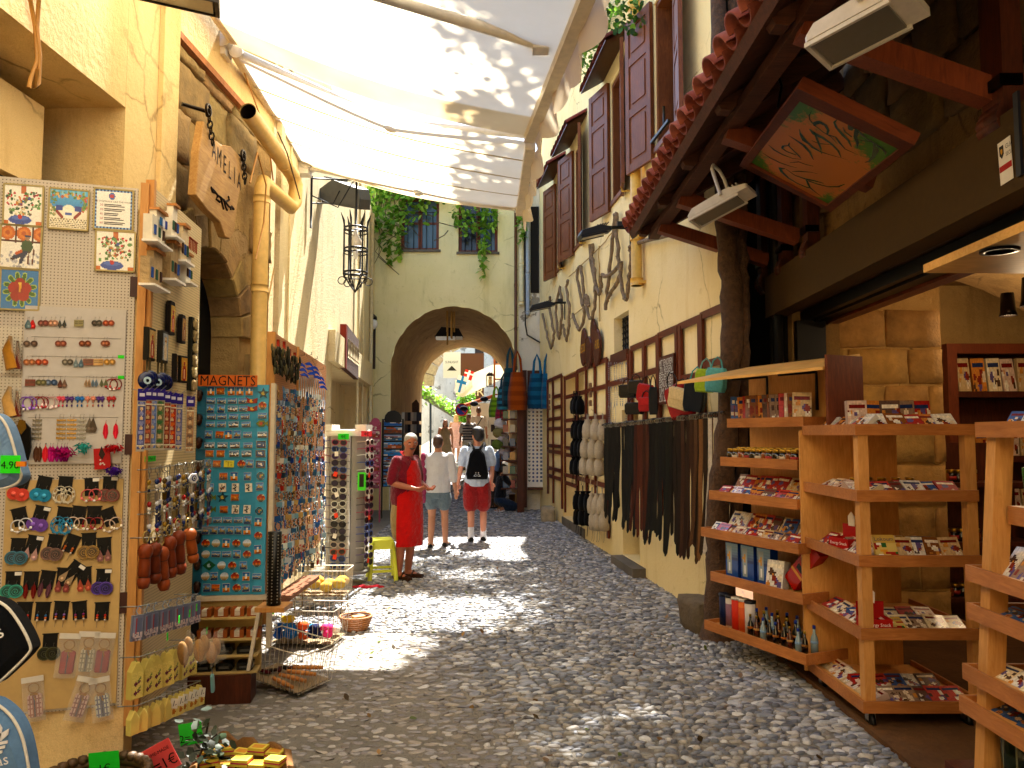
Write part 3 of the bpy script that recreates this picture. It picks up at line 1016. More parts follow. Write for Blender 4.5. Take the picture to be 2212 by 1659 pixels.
# security sticker and edge strip on the pelmet
def stick(u,v,Mrot=0):pass
xs,zs=rfh(2171,345,-.025)
st=thing('security_sticker','small white alarm sticker with a shield on the dark pelmet','sticker',RF.at(xs,-.0235,zs,ry=-.06))
mb=MB(hx('e8e4dc'),'paper');mb.box(-.045,-.001,-.10,.045,.001,.09);part('paper',mb,st)
mb=MB(hx('17130e'),'paper');mb.text('GUA',.008,-.0016,.045,.030,'LEFT',squash=.8);mb.text('SECU',.008,-.0016,.012,.026,'LEFT',squash=.7);part('lettering',mb,st)
mb=MB(hx('b02018'),'paper');mb.box(-.043,-.0016,-.045,.043,-.0012,-.018);part('red_band',mb,st)
mb=MB(hx('2c2410'),'paper');mb.prism([(-.035,.07),(-.035,.03),(-.02,.012),(-.005,.03),(-.005,.07)][::-1],-.0016,-.0012);mb.c=hx('d0a020');mb.prism([(-.026,.055),(-.026,.04),(-.02,.03),(-.013,.04),(-.013,.055)][::-1],-.002,-.0017);part('shield',mb,st)
mb=MB(hx('202430'),'paintmetal');xs2,zs2=rfh(2200,300,-.025);mb.box(-.012,-.012,-.16,.02,0,.2)
solo('steel_strip',mb,'upright dark steel strip screwed to the pelmet beside the alarm sticker','bracket',RF.at(xs2,-.022,zs2))
# ================================================================== tiled canopy over the right shop
EX,EZ,RX,RZ=1.20,3.60,2.30,4.22
CY0,CY1=1.2,7.32
cn=thing('tiled_canopy','timber canopy with red barrel tiles and scalloped rafters over the right shop','canopy')
slope=math.atan2(RZ-EZ,RX-EX)
SL=math.hypot(RZ-EZ,RX-EX)
CM=Matrix.Translation((EX,0,EZ))@Matrix.Rotation(-slope,4,'Y')
tm=MB(hx('a8604c'),'terra')
m_=8
def barrel(r0,r1,L,up,th=.014):
 b=MB(hx('a8604c')if up else hx('8c4a38'),'terra')
 vs=[]
 for q,(xx,rr)in enumerate(((0,r0),(L,r1))):
  for off in(0,th):
   for j in range(m_+1):
    a=math.pi*j/m_
    s_=1 if up else-1
    vs.append((xx,-math.cos(a)*(rr-off),s_*math.sin(a)*(rr-off)*.9))
 n1=m_+1
 fs=[]
 for j in range(m_):
  fs+=[(j,j+1,2*n1+j+1,2*n1+j),(n1+j+1,n1+j,3*n1+j,3*n1+j+1),(j+1,j,n1+j,n1+j+1),(2*n1+j,2*n1+j+1,3*n1+j+1,3*n1+j)]
 b.add(vs,fs,True)
 return b
cov=[barrel(.088,.07,.44,True)for _ in range(3)]
for b,c in zip(cov,('a8604c','9a523e','b46e5a')):b.fc=[hx(c)]*len(b.fc)
cov=[b.mesh('roof_tile')for b in cov]
pan=barrel(.075,.09,.44,False).mesh('pan_tile')
y=CY0
k=0
while y<CY1:
 for r in range(3):
  xx=-.07+r*.38
  part('roof_tile',R.choice(cov),cn,CM@T((xx,y+R.uniform(-.006,.006),.11+r*.012)))
  if r<2:part('pan_tile',pan,cn,CM@T((xx+.02,y+.11,.115)))
 y+=.222
 k+=1
mb=MB(m='wood_roof')
yb=CY0
while yb<CY1-.05:
 b=MB(m='wood_roof');wdt=min(.17,CY1-yb)
 b.X=CM;b.box(.0,yb+.003,.0,SL,yb+wdt-.003,.022);part('plank',b,cn)
 yb+=.17
b=MB(m='wood_roof');b.X=CM;b.box(-.05,CY0,-.015,-.003,CY1,.05);part('eave_board',b,cn)
yy=1.6
while yy<CY1:
 b=MB(m='wood_roof')
 prof=[(-.02,-.02),(-.02,-.05),(.03,-.085),(.09,-.07),(.13,-.10),(.20,-.13),(.28,-.12),(SL,-.12),(SL,-.003),(-.01,-.003)]
 b.X=CM@T((0,yy,0))
 b.prism(prof,-.045,.045)
 part('rafter',b,cn)
 yy+=.92
for Y in(3.4,4.62,5.95,6.75):
 b=MB(m='wood_red')
 fx=2.05+.03*Y
 p,q=Vector((fx+.02,Y,3.22)),Vector((EX+.12,Y,3.53))
 d=(q-p);up=Vector((0,1,0));n_=d.cross(up).normalized()*.055
 s_=Vector((0,.05,0))
 vs=[p+n_-s_,p+n_+s_,p-n_+s_,p-n_-s_,q+n_-s_,q+n_+s_,q-n_+s_,q-n_-s_]
 b.add(vs,[(0,1,2,3),(7,6,5,4),(0,4,5,1),(1,5,6,2),(2,6,7,3),(3,7,4,0)],False)
 part('strut',b,cn)
b=MB(m='wood_roof');b.box(EX+.1,CY0,3.535,EX+.2,CY1-.1,3.60);part('eave_beam',b,cn)
# ================================================================== the hanging painted sign under the canopy
# outer edge towards the street, tilted down towards the shop
po=Vector((1.45,4.375,3.415));pi_=Vector((2.0,4.30,3.10))
ctr=(po+pi_)/2
zax=(po-pi_).normalized()
xax=Vector((0,-1,0))
xax=(xax-zax*xax.dot(zax)).normalized()
yax=zax.cross(xax)
SM=Matrix(((xax.x,yax.x,zax.x,ctr.x),(xax.y,yax.y,zax.y,ctr.y),(xax.z,yax.z,zax.z,ctr.z),(0,0,0,1)))
class PF(Fr):
 def __init__(s,M):s.M=M;s.I=M.inverted()
SF=PF(SM)
def shit(px,py,y=0):
 return SF.hit((2880+px/2.989)*.553,(300+py/2.989)*.553,y)
cs=[shit(*q)for q in((720,90),(2090,760),(1110,1550),(40,1010))]
ins=[shit(*q)for q in((750,250),(1910,810),(1060,1480),(160,1000))]
sg=thing('painted_hanging_sign','orange and green hand-lettered sign in a red wooden frame under the canopy','sign',SM)
mb=MB(m='wood_red')
for i in range(4):
 j=(i+1)%4
 a,b2,c2,d2=cs[i],cs[j],ins[j],ins[i]
 mb.add([(p[0],-.02,p[1])for p in(a,b2,c2,d2)]+[(p[0],.05,p[1])for p in(a,b2,c2,d2)],[(0,1,2,3),(3,2,1,0),(0,4,5,1),(1,5,6,2),(2,6,7,3),(3,7,4,0),(7,6,5,4)],False)
part('frame',mb,sg)
m,n_,l_,b_=newmat('painted_sign')
tc=N(n_,'ShaderNodeTexCoord')
n1=noise(n_,l_,5,4,.7,tc.outputs['Object']);n2=noise(n_,l_,26,3,.7,tc.outputs['Object'])
gm=N(n_,'ShaderNodeSeparateXYZ');l_.new(tc.outputs['Object'],gm.inputs[0])
def _m(op,a,b=None):
 o=N(n_,'ShaderNodeMath',operation=op)
 for i,x in enumerate((a,b)):
  if x is None:continue
  if isinstance(x,(int,float)):o.inputs[i].default_value=x
  else:l_.new(x,o.inputs[i])
 return o.outputs[0]
ed=_m('MULTIPLY',_m('ABSOLUTE',gm.outputs[0]),_m('ABSOLUTE',gm.outputs[2]))
f_=_m('ADD',_m('MULTIPLY',ed,5.2),_m('MULTIPLY',n1.outputs[0],.55))
f_=_m('ADD',f_,_m('MULTIPLY',n2.outputs[0],.55))
rp=ramp(n_,l_,f_,[(.80,hx('d8842c')),(.92,hx('4f8a1c'))])
l_.new(rp.outputs[0],b_.inputs['Base Color']);b_.inputs['Roughness'].default_value=.3
MATS['painted_sign']=m
mb=MB(m='painted_sign')
mb.add([(p[0],.0,p[1])for p in ins]+[(p[0],.03,p[1])for p in ins],[(0,1,2,3),(3,2,1,0),(4,5,6,7)],False)
part('panel',mb,sg)
strokes=[[(870,395,1),(840,450,4),(850,500,4),(900,560,5),(1000,640,5),(1100,700,5),(1170,780,2)],[(900,570,6),(910,540,16),(960,525,18),(1030,560,14),(1065,620,10),(1050,670,6)],[(600,680,1),(680,730,8),(780,800,14),(850,880,10),(890,965,3)],[(725,605,2),(740,670,8),(775,740,12),(825,780,3)],[(740,650,3),(800,740,10),(880,820,14),(970,870,8),(1060,900,4),(1290,965,1)],
[(845,605,5),(900,660,20),(1000,710,16),(1100,780,9),(1180,860,10),(1215,940,3)],[(900,640,8),(940,740,10),(975,830,7),(985,900,2)],[(870,740,3),(950,775,5),(1100,790,3)],[(1050,670,4),(1150,700,8),(1200,770,8),(1260,840,5),(1420,910,1)],[(1170,490,2),(1135,530,9),(1160,590,10),(1230,670,14),(1300,740,10),(1335,815,3)],
[(1235,585,2),(1260,640,7),(1340,700,6)],[(1320,620,14),(1330,580,26),(1370,575,26),(1400,610,18),(1380,700,14),(1405,760,12),(1400,830,3)],[(1400,620,14),(1500,710,10),(1600,770,10),(1690,830,10),(1735,880,9),(1725,915,4)],[(1370,720,3),(1450,740,4),(1560,750,4)],[(1600,780,8),(1620,850,22),(1590,930,14),(1540,985,8),(1490,995,2)],
[(365,790,1),(430,850,8),(530,905,8),(650,950,4),(750,960,3)],[(610,765,3),(600,800,7),(650,850,6),(720,920,8),(745,950,4)],[(600,800,4),(540,805,9),(525,830,9),(580,870,6),(690,910,6)],[(290,880,1),(380,940,7),(500,1000,7),(620,1040,4),(700,1060,2)],[(615,1000,3),(720,990,6),(800,1020,5),(890,1040,3)],
[(640,1105,3),(720,1100,7),(860,1110,4),(940,1130,2)],[(560,1070,4),(500,1065,14),(520,1105,14),(600,1180,10),(700,1240,8),(820,1290,8),(850,1290,4)],[(570,1075,3),(680,1150,6),(800,1190,10),(900,1210,10),(1010,1240,3)],[(810,1200,8),(830,1250,10),(850,1290,8),(910,1340,5),(990,1400,1)],[(830,1210,8),(940,1250,8),(1060,1280,6),(1180,1280,8),(1255,1250,4)],
]
mb=MB(hx('1f4a10'),'gloss')
sc_=abs(shit(1000,800)[0]-shit(1100,800)[0])/100
for st_ in strokes:
 pts=[]
 for(a,b2,r),(a2,b3,r2)in zip(st_,st_[1:]):
  for q in range(4):
   t=q/4;pts.append((a+(a2-a)*t,b2+(b3-b2)*t,r+(r2-r)*t))
 pts.append(st_[-1])
 P2=[shit(a,b2)+(r*sc_*1.9,)for a,b2,r in pts]
 L_,R_=[],[]
 for i,(x,z,r)in enumerate(P2):
  a=P2[max(0,i-1)];b2=P2[min(len(P2)-1,i+1)]
  dx,dz=b2[0]-a[0],b2[1]-a[1];l2_=math.hypot(dx,dz)or 1
  L_.append((x-dz/l2_*r,-.002,z+dx/l2_*r));R_.append((x+dz/l2_*r,-.002,z-dx/l2_*r))
 nn=len(L_)
 mb.add(L_+R_,[(i,i+1,nn+i+1,nn+i)for i in range(nn-1)],False)
part('lettering',mb,sg)
mb=MB(hx('1a1613'),'metal')
for s_ in(-.35,.35):
 mb.tube([(s_,.0,.30),(s_,.12,.34),(s_,.2,.42)],.008,6)
part('hanger',mb,sg)
# ================================================================== awnings
m,n_,l_,b_=newmat('awning_cloth')
tc=N(n_,'ShaderNodeTexCoord')
n1=noise(n_,l_,2,5,.6,tc.outputs['Object'])
rp=ramp(n_,l_,n1.outputs[0],[(.3,hx('e4d6b8')),(.7,hx('eee2c8'))])
l_.new(rp.outputs[0],b_.inputs['Base Color']);b_.inputs['Roughness'].default_value=.9
tr=N(n_,'ShaderNodeBsdfTranslucent');l_.new(rp.outputs[0],tr.inputs[0])
mx=N(n_,'ShaderNodeMixShader');mx.inputs[0].default_value=.6
l_.new(b_.outputs[0],mx.inputs[1]);l_.new(tr.outputs[0],mx.inputs[2]);l_.new(mx.outputs[0],n_['Material Output'].inputs[0])
MATS['awning_cloth']=m
def awning(name,label,a0,a1,o0,o1,arms):
 """a0/a1 roller ends at the wall (near, far); o0/o1 front bar ends (near, far)"""
 a0,a1,o0,o1=map(Vector,(a0,a1,o0,o1))
 aw=thing(name,label,'awning')
 cl=MB(m='awning_cloth')
 nu,nw=18,14
 vs=[]
 for i in range(nu+1):
  for j in range(nw+1):
   s_,t_=i/nu,j/nw
   p=(a0.lerp(a1,t_)).lerp(o0.lerp(o1,t_),s_)
   p=p+Vector((0,0,-.10*math.sin(math.pi*s_)*(1-.25*math.sin(math.pi*t_))+.006*math.sin(9*s_+4*t_)))
   vs.append(p)
 cl.add(vs,[(i*(nw+1)+j,(i+1)*(nw+1)+j,(i+1)*(nw+1)+j+1,i*(nw+1)+j+1)for i in range(nu)for j in range(nw)],True)
 part('cloth',cl,aw)
 for t_ in(.22,.47,.73):
  sm_=MB(hx('c8b890'),'cloth');sm_.tube([a0.lerp(a1,t_).lerp(o0.lerp(o1,t_),q/10)+Vector((0,0,-.105*math.sin(math.pi*q/10)*(1-.25*math.sin(math.pi*t_))-.004))for q in range(11)],.006,4);part('seam',sm_,aw)
 hm=MB(m='awning_cloth')
 vs=[]
 for i in range(nu+1):
  s_=i/nu
  p=a1.lerp(o1,s_)+Vector((0,0,-.10*math.sin(math.pi*s_)-.006));q=(a1*.955+a0*.045).lerp(o1*.955+o0*.045,s_)+Vector((0,0,-.10*math.sin(math.pi*s_)-.01))
  vs+=[p,q]
 hm.add(vs,[(2*i,2*i+1,2*i+3,2*i+2)for i in range(nu)],True)
 part('hem',hm,aw)
 rb=MB(hx('d8d0c0'),'paintmetal')
 rb.tube([a0+Vector((0,0,.05)),a1+Vector((0,0,.05))],.055,14);part('roller',rb,aw)
 d=(o1-o0).normalized();sd_=d.cross(Vector((0,0,1)))
 if sd_.x<0:sd_=-sd_
 fb=MB(hx('d8ccb0'),'paintmetal')
 for hh,ww in((-.05,.05),):
  v8=[]
  for p in(o0,o1):
   for a_,b2 in((-.03,-.06),(.05,-.06),(.05,.02),(-.03,.02)):
    v8.append(p+sd_*a_+Vector((0,0,b2)))
  fb.add(v8,[(0,1,2,3),(7,6,5,4),(0,4,5,1),(1,5,6,2),(2,6,7,3),(3,7,4,0)],False)
 part('front_bar',fb,aw)
 vl=MB(m='awning_cloth')
 L=(o1-o0).length;nsc=int(L/.028);top,bot=[],[]
 for i in range(nsc+1):
  t_=i/nsc
  p=o0.lerp(o1,t_)+sd_*(.058+.018*math.sin(t_*L*14))
  dz=.17+.055*abs(math.sin(t_*L*math.pi/.42))
  top.append(p);bot.append(p+sd_*(.03*math.sin(t_*L*9+1)+.02)-Vector((0,0,dz)))
 mid=[a_.lerp(b2,.5)+sd_*.012*math.sin(i*.7)for i,(a_,b2)in enumerate(zip(top,bot))]
 nn=len(top)
 vl.add(top+mid+bot,[(k*nn+i,k*nn+i+1,(k+1)*nn+i+1,(k+1)*nn+i)for k in(0,1)for i in range(nn-1)],True)
 part('valance',vl,aw)
 for pts in arms:
  pts=[Vector(p)for p in pts]
  am=MB(hx('e4dfd4'),'paintmetal')
  for p,q in zip(pts,pts[1:]):
   am.tube([p,q],.036,8)
  part('folding_arm',am,aw)
  kn=MB(hx('e0dbd0'),'paintmetal')
  for p in pts[1:-1]:
   kn.tube([p-Vector((0,0,.05)),p+Vector((0,0,.05))],.05,10)
  kn.cbox(*(pts[0]+Vector((-.03,0,0))),.14,.16,.2)
  kn.tube([pts[0]+Vector((.02,-.09,.03)),pts[0]+Vector((.02,.09,.03))],.075,12)
  kn.cbox(*pts[-1],.1,.1,.09)
  part('arm_joint',kn,aw)
 return aw
A1f=at(462,66,5.92)
awning('near_awning','big white cloth awning nearest the camera with a scalloped valance',(-2.2,-2.6,4.78),(-2.22,5.92,4.78),(1.25,-2.3,4.06),(.125,6.0,4.06),[[(-2.1,3.3,4.5),(-.9,4.1,4.15),tuple(at(1178,96,4.66)+Vector((-.03,0,0)))]])
awning('far_awning','smaller white cloth awning beyond the first, its folding arm showing',(-2.22,5.98,4.70),(-2.36,8.35,4.70),(.14,6.06,4.03),(.07,7.95,4.03),[[tuple(at(483,100,6.0)),tuple(at(845,265,6.42)),tuple(at(1158,292,6.12))],[tuple(at(662,360,8.38)),tuple(at(905,410,8.0)),tuple(at(1122,448,7.9))]])
# ================================================================== tree climbing the corner, its crown shading the lane
def leafmesh(pts,size,cols,name,rnd,hang=.3):
 n=len(pts)
 P=np.array(pts)
 a=rnd.uniform(0,2*np.pi,n);b=rnd.normal(0,.55,n)+hang;s=size*rnd.uniform(.6,1.3,n)
 dx=np.stack([np.cos(a)*np.cos(b),np.sin(a)*np.cos(b),-np.sin(b)],1)
 dy=np.stack([-np.sin(a),np.cos(a),rnd.normal(0,.35,n)],1)
 sh=[(0,0),(.35,.32),(.75,.28),(1,0),(.75,-.28),(.35,-.32)]
 V=np.zeros((n,6,3))
 for k,(u,v)in enumerate(sh):
  V[:,k]=P+dx*(u*s)[:,None]+dy*(v*s)[:,None]
 V[:,1,2]+=.06*s;V[:,5,2]+=.06*s
 me=bpy.data.meshes.new(name)
 me.vertices.add(n*6);me.vertices.foreach_set('co',V.reshape(-1))
 F_=np.array([(0,1,2,3),(0,3,4,5)])[None]+(np.arange(n)*6)[:,None,None]
 me.loops.add(n*8);me.loops.foreach_set('vertex_index',F_.ravel().astype(np.int32))
 me.polygons.add(n*2);me.polygons.foreach_set('loop_start',(np.arange(n*2)*4).astype(np.int32))
 me.update(calc_edges=True)
 C=np.array(cols)[rnd.randint(0,len(cols),n)]*rnd.uniform(.7,1.25,(n,1))
 fc=np.ones((n*2,4),dtype=np.float32);fc[:,:3]=np.repeat(C,2,0)
 at_=me.attributes.new('Col','FLOAT_COLOR','FACE');at_.data.foreach_set('color',fc.ravel())
 me.materials.append(MATS['leaf'])
 return me
LEAFC=[hx('3f6a1c'),hx('4f7d22'),hx('31551a'),hx('6b9430'),hx('24440f')]
rs=np.random.RandomState(3)
tr=thing('old_vine_tree','gnarled tree trunk climbing the corner between yellow house and stone shop','tree')
mb=MB(hx('5e4630'),'bark')
base=gnd(1556,1290)
def wig(p,k):return Vector((p.x+.03*math.sin(k*1.9),p.y+.03*math.cos(k*1.3),p.z))
tp=[]
for u,v,Y in((1551,1300,6.45),(1556,1210,6.45),(1548,1120,6.45),(1566,1000,6.40),(1572,880,6.40),(1580,760,6.35),(1582,640,6.40),(1574,560,6.45),(1566,480,6.50),(1560,300,6.55),(1556,100,6.60),(1550,-60,6.65)):
 tp.append(at(u,v,Y))
tp[0].z=-.05
rr=[.15,.11,.10,.095,.085,.085,.09,.085,.085,.08,.075,.07]
def resample(P,rr,k=4):
 out,ro=[],[]
 for i in range(len(P)-1):
  for q in range(k):
   t=q/k;out.append(P[i].lerp(P[i+1],t)+Vector((R.uniform(-.012,.012),R.uniform(-.012,.012),0)));ro.append((rr[i]+(rr[i+1]-rr[i])*t)*R.uniform(.9,1.12))
 out.append(P[-1]);ro.append(rr[-1])
 return out,ro
pp,ro=resample(tp,rr);mb.tube(pp,ro,11)
pp,ro=resample([p+Vector((.13+.03*math.sin(i),.02,0))for i,p in enumerate(tp[1:])],[.05]*11);mb.tube(pp,ro,7)
part('trunk',mb,tr)
mb=MB(hx('5e4630'),'bark')
top=tp[-1]
limbs=[]
for e in((.9,9.6,10.4),(.5,12.3,10.8),(1.6,11.3,11.6),(.2,15.0,10.5),(1.0,7.3,10.5),(.4,9.3,10.2)):
 L=[top,top+Vector((-.1,.3,1.0)),(top+Vector(e))/2+Vector((0,0,1.2)),Vector(e)]
 pp,ro=resample(L,[.07,.06,.045,.02]);mb.tube(pp,ro,7);limbs.append(pp)
part('limb',mb,tr)
pts=[]
def clump(cx,cy_,cz,rx,ry,rz,n):
 c=rs.normal(0,.42,(n,3))*np.array([rx,ry,rz])+np.array([cx,cy_,cz])
 pts.extend(c.tolist())
for _ in range(104):
 yy=rs.uniform(5.3,17.5)
# clear of the left half of the lane so that sun reaches the near patch there
 xmin=-.02 if yy<15.3 else-1.7
 xx=rs.uniform(xmin,2.3)
 clump(xx,yy,10.6+rs.uniform(-.3,.9)+.05*(yy-9),.6,.6,.4,150)
crown=bpy.data.objects.new('crown',leafmesh([p for p in pts if p[0]>(-.2 if p[1]<15.0 else-2.1)],.15,LEAFC,'crown',rs));col.objects.link(crown);crown.parent=tr
# trailing sprays over the top of the yellow wall
pts=[]
for u,v,L,d in((1272,0,130,150),(1284,10,90,150),(1298,0,70,110),(1258,60,110,110),(1248,110,80,80),(1352,0,75,60),(1356,20,70,50)):
 for k in range(d):
  t=rs.rand()
  x_,z_=RW.hit(u+rs.normal(0,9*(1-t)+2),v+t*L-20,-.25)
  p=RW.p(x_,-.25+rs.normal(0,.12),z_);pts.append(tuple(p))
o=solo('hanging_creeper',leafmesh(pts,.085,LEAFC,'hanging_creeper',rs,.6),'green creeper trailing over the top of the yellow wall beside the awning','creeper')
# creeper on the archway house
cr=thing('wall_creeper','leafy creeper hanging over the upper left of the archway house','creeper',EW.M)
pts=[]
def ew(u,v,y):x,z=EW.hit(u,v,y);return(x,y,z)
for k in range(1300):
 u=800+205*rs.rand()**1.25;top_=365+rs.uniform(-20,20)
 dep=(1-(u-800)/230)*130*rs.rand()+18
 pts.append(ew(u+rs.normal(0,4),top_+dep*rs.rand()*1.25,-.1-abs(rs.normal(0,.22))))
for u0,L in((1003,70),(1020,60),(1042,160),(1046,100),(1128,80),(1131,60),(985,40),(1066,50),(862,120),(840,130)):
 for k in range(int(L*.6)):
  t=rs.rand()
  pts.append(ew(u0+rs.normal(0,5*(1-t)+2),440+L*t,-.12-abs(rs.normal(0,.08))))
o=bpy.data.objects.new('foliage',leafmesh(pts,.14,[hx('6c9c2c'),hx('8cb83c'),hx('5a8a24'),hx('a0c850')],'foliage',rs,.5));col.objects.link(o);o.parent=cr
mb=MB(hx('6e604a'),'bark')
for k in range(16):
 u=805+k*5+R.uniform(-4,4);L=R.uniform(120,230)*(1-k/26)
 P=[Vector(ew(u+R.uniform(-8,8)*q+q*q*1.5,400+L*q/5,-.05))for q in range(6)]
 mb.tube(P,.007,4)
mb.tube([Vector(ew(945,480,-.3)),Vector(ew(975,488,-.3)),Vector(ew(1003,492,-.2))],.012,5)
mb.tube([Vector(ew(938,520,-.2)),Vector(ew(960,508,-.25)),Vector(ew(968,498,-.2))],.012,5)
part('stem',mb,cr)
# ================================================================== bare vine loops along the yellow wall
vn=thing('bare_vine','bare grey vine trained in loops along the yellow wall above the leather goods','vine',RW.M)
def vx(px,py,y=-.07):
 u=(2050+px/2.37)*.553;v=(800+py/2.37)*.553
 x,z=RW.hit(u,v,y);return Vector((x,y,z))
loops=[[(1400,250),(1290,290),(1090,340),(1000,370),(975,400),(990,480),(975,620),(960,780),(940,880),(915,850),(890,720),(880,600),(865,450),(850,250),(855,80),(835,90),(820,220),(800,420),(785,600),(765,800),(748,970)],[(895,520),(880,640),(830,770),(770,850),(755,900)],[(870,560),(800,640),(740,665),(715,645)],
[(710,660),(705,760),(690,830)],[(690,830),(660,760),(645,600),(620,480),(625,360)],[(600,370),(615,560),(640,680),(655,800),(650,940),(630,1040),(600,1050),(575,980),(560,830),(580,850),(590,940)],[(515,570),(490,600),(490,720),(520,880),(550,980),(540,1080),(510,1160),(480,1120),(445,1010)],[(515,570),(530,680),(540,800),(545,920)],
[(400,700),(385,760),(400,860),(415,960),(410,1120),(385,1260),(370,1200),(355,1110)],[(325,760),(300,850),(290,1000),(300,1130),(315,1240),(335,1150),(345,1000),(335,860),(325,760)],[(235,850),(225,960),(250,1080),(270,1180),(260,1300),(240,1330),(210,1230),(185,1120),(165,1010)],]
for L in loops:
 mb=MB(hx('8a7862'),'bark')
 P=[vx(*q)for q in L]
 pp,ro=resample(P,[.026]*len(P),4)
 mb.tube(pp,ro,7);
 for q in range(2,len(pp),5):
  mb.tube([pp[q],pp[q]+Vector((R.uniform(-.04,.04),-.02,R.uniform(-.02,.03)))],.006,4)
 part('stem',mb,vn)
mb=MB(hx('a8873c'),'bark')
for L in([(1000,40),(880,180),(740,340),(560,530),(410,665)],[(600,910),(480,1000),(420,1060)],[(690,380),(690,700),(695,1080)]):
 pp,ro=resample([vx(*q,-.03)for q in L],[.008]*len(L),3);mb.tube(pp,ro,5)
part('tie_wire',mb,vn)
# ================================================================== lamps
def flood(name,label,M,c,glass=(.55,.5,.4),s=1.0,yoke=False,length=.55,hg=1.0):
 """floodlight lying along local X, glass facing down (-Z)"""
 t=thing(name,label,'floodlight',M)
 b=MB(hx(c),'paintmetal')
 L,Wd,H=length*s,.19*s*min(hg,1.3),.085*s*hg
 pro=[(-L/2,0),(L/2,0),(L/2,H*.45),(L*.2,H),(-L*.42,H*.8),(-L/2,H*.35)]
 b.prism(pro,-Wd/2,Wd/2,.012*s)
 for k in range(5):b.box(L*.1+k*.03*s,-Wd*.4,H*.98,L*.1+k*.03*s+.01*s,Wd*.4,H*1.08)
 part('housing',b,t)
 b=MB(glass,'gloss');b.box(-L*.44,-Wd*.42,-.012*s,L*.30,Wd*.42,-.002);part('glass',b,t)
 b=MB(hx(c),'paintmetal')
 for s_ in(-1,1):b.box(-L/2,s_*Wd*.46-.006,-.02*s,L*.34,s_*Wd*.46+.006,-.001)
 b.box(-L/2,-Wd*.46,-.02*s,-L*.46,Wd*.46,-.001);part('rim',b,t)
 if yoke:
  b=MB(hx(c),'paintmetal')
  y0=Wd/2+.012
  b.tube([(L*.1,-y0,H*.5),(L*.1,-y0,H+.2*s),(L*.1,-y0*.5,H+.26*s),(L*.1,y0*.5,H+.26*s),(L*.1,y0,H+.2*s),(L*.1,y0,H*.5)],.014*s,6)
  part('yoke',b,t)
 return t
def aim(p,xdir,zdir=Vector((0,0,1))):
 x=Vector(xdir).normalized();y=zdir.cross(x).normalized();z=x.cross(y)
 return Matrix(((x.x,y.x,z.x,p.x),(x.y,y.y,z.y,p.y),(x.z,y.z,z.z,p.z),(0,0,0,1)))
# two white ones under the canopy
pa,pb=at(1765,130,3.02),at(1985,15,2.72)
flood('white_floodlight','large white floodlight hanging under the canopy at the top right corner',aim((pa+pb)/2+Vector((0,0,.02)),pb-pa,Vector((.28,-.05,1))),'cfc9be',(.18,.17,.14),1.05,True,(pb-pa).length/1.05)
pa,pb=at(1498,488,5.1),at(1625,420,4.85)
flood('white_floodlight','small white floodlight hanging under the canopy near its far end',aim((pa+pb)/2+Vector((0,0,.02)),pb-pa,Vector((.25,-.05,1))),'c4beb2',(.2,.19,.16),.85,True,(pb-pa).length/.85)
# two dark ones over the leather shop
for u0,v0,u1,v1,uw,vw,lab,Yt in((1252,515,1318,500,1365,495,'larger',None),(1146,670,1198,660,1222,656,'smaller',None)):
 xw,zw=rwh(uw,vw,-.02)
 pw=RW.p(xw,-.02,zw)
 pa,pb=at(u0,v0,pw.y-.1),at(u1,v1,pw.y-.05)
 t=flood('black_floodlight',f'{lab} black floodlight on an arm over the leather shop wall',aim((pa+pb)/2,pb-pa,Vector((.1,.0,1))),'14161c',(.6,.55,.42),1.15,False,(pb-pa).length/1.15)
 b=MB(hx('15130f'),'paintmetal');b.X=t.matrix_basis.inverted()
 e=pb+Vector((.0,0,.05));b.tube([e,pw+Vector((0,0,.02))],.022,6);b.cbox(*((e+pw)/2+Vector((0,0,.05))),.1,.08,.06);b.tube([pw+Vector((-.02,0,.03)),pw+Vector((-.02,0,-.3))],.012,6)
 part('arm',b,t)
# the one poking in at the top left
pa,pb=at(445,30,4.0),at(250,-14,3.85)
flood('brown_floodlight','brown floodlight with textured glass jutting in at the upper left edge',aim((pa+pb)/2+Vector((0,0,.06)),pb-pa,Vector((.12,-.12,1))),'33261a',(.62,.55,.38),1.25,False,.46)
# grey street lamp behind the lantern
pa,pb=at(788,448,9.8),at(700,432,9.9)
t=flood('grey_streetlamp','weathered grey streetlamp head on the rough wall behind the lantern',aim((pa+pb)/2,pb-pa,Vector((-.1,-.25,1))),'6a675e',(.7,.68,.6),1.5,False,(pa-pb).length/1.5,2.2)
b=MB(hx('4a443c'),'paintmetal');b.X=t.matrix_basis.inverted();b.tube([pb,pb+Vector((-.25,.1,-.05)),pb+Vector((-.5,.15,-.1))],.03,8);part('arm',b,t)
# wrought-iron lantern
xw,zw=l2(667,430)
pw=LW2.p(xw,-.02,zw)
lp=at(769,490,pw.y)
ln=thing('iron_lantern','black wrought-iron cage lantern with a glass bulb hanging from a wall bracket','lantern',T(lp))
ik=hx('15120e')
b=MB(ik,'paintmetal');b.X=T(-lp)
for dz in(.0,-.2,-.32):
 pass
wt=pw+Vector((0,0,.25))
b.tube([pw+Vector((.01,0,.28)),pw+Vector((.01,0,-.35))],.014,6)
top_=Vector((lp.x,lp.y,wt.z-.02))
b.tube([wt,top_],.010,6)
b.tube([pw+Vector((0,0,.05)),pw.lerp(lp,.6)+Vector((0,0,.1)),Vector((lp.x-.05,lp.y,wt.z-.05)),top_],.008,6)
b.tube([pw+Vector((0,0,-.05)),Vector((pw.x*.5+lp.x*.5,pw.y,pw.z-.05)),Vector((lp.x-.2,lp.y,wt.z-.15))],.008,6)
b.tube([top_,lp+Vector((0,0,.0))],.014,6)
part('bracket',b,ln)
b=MB(ik,'paintmetal')
H=.70;r0=.135
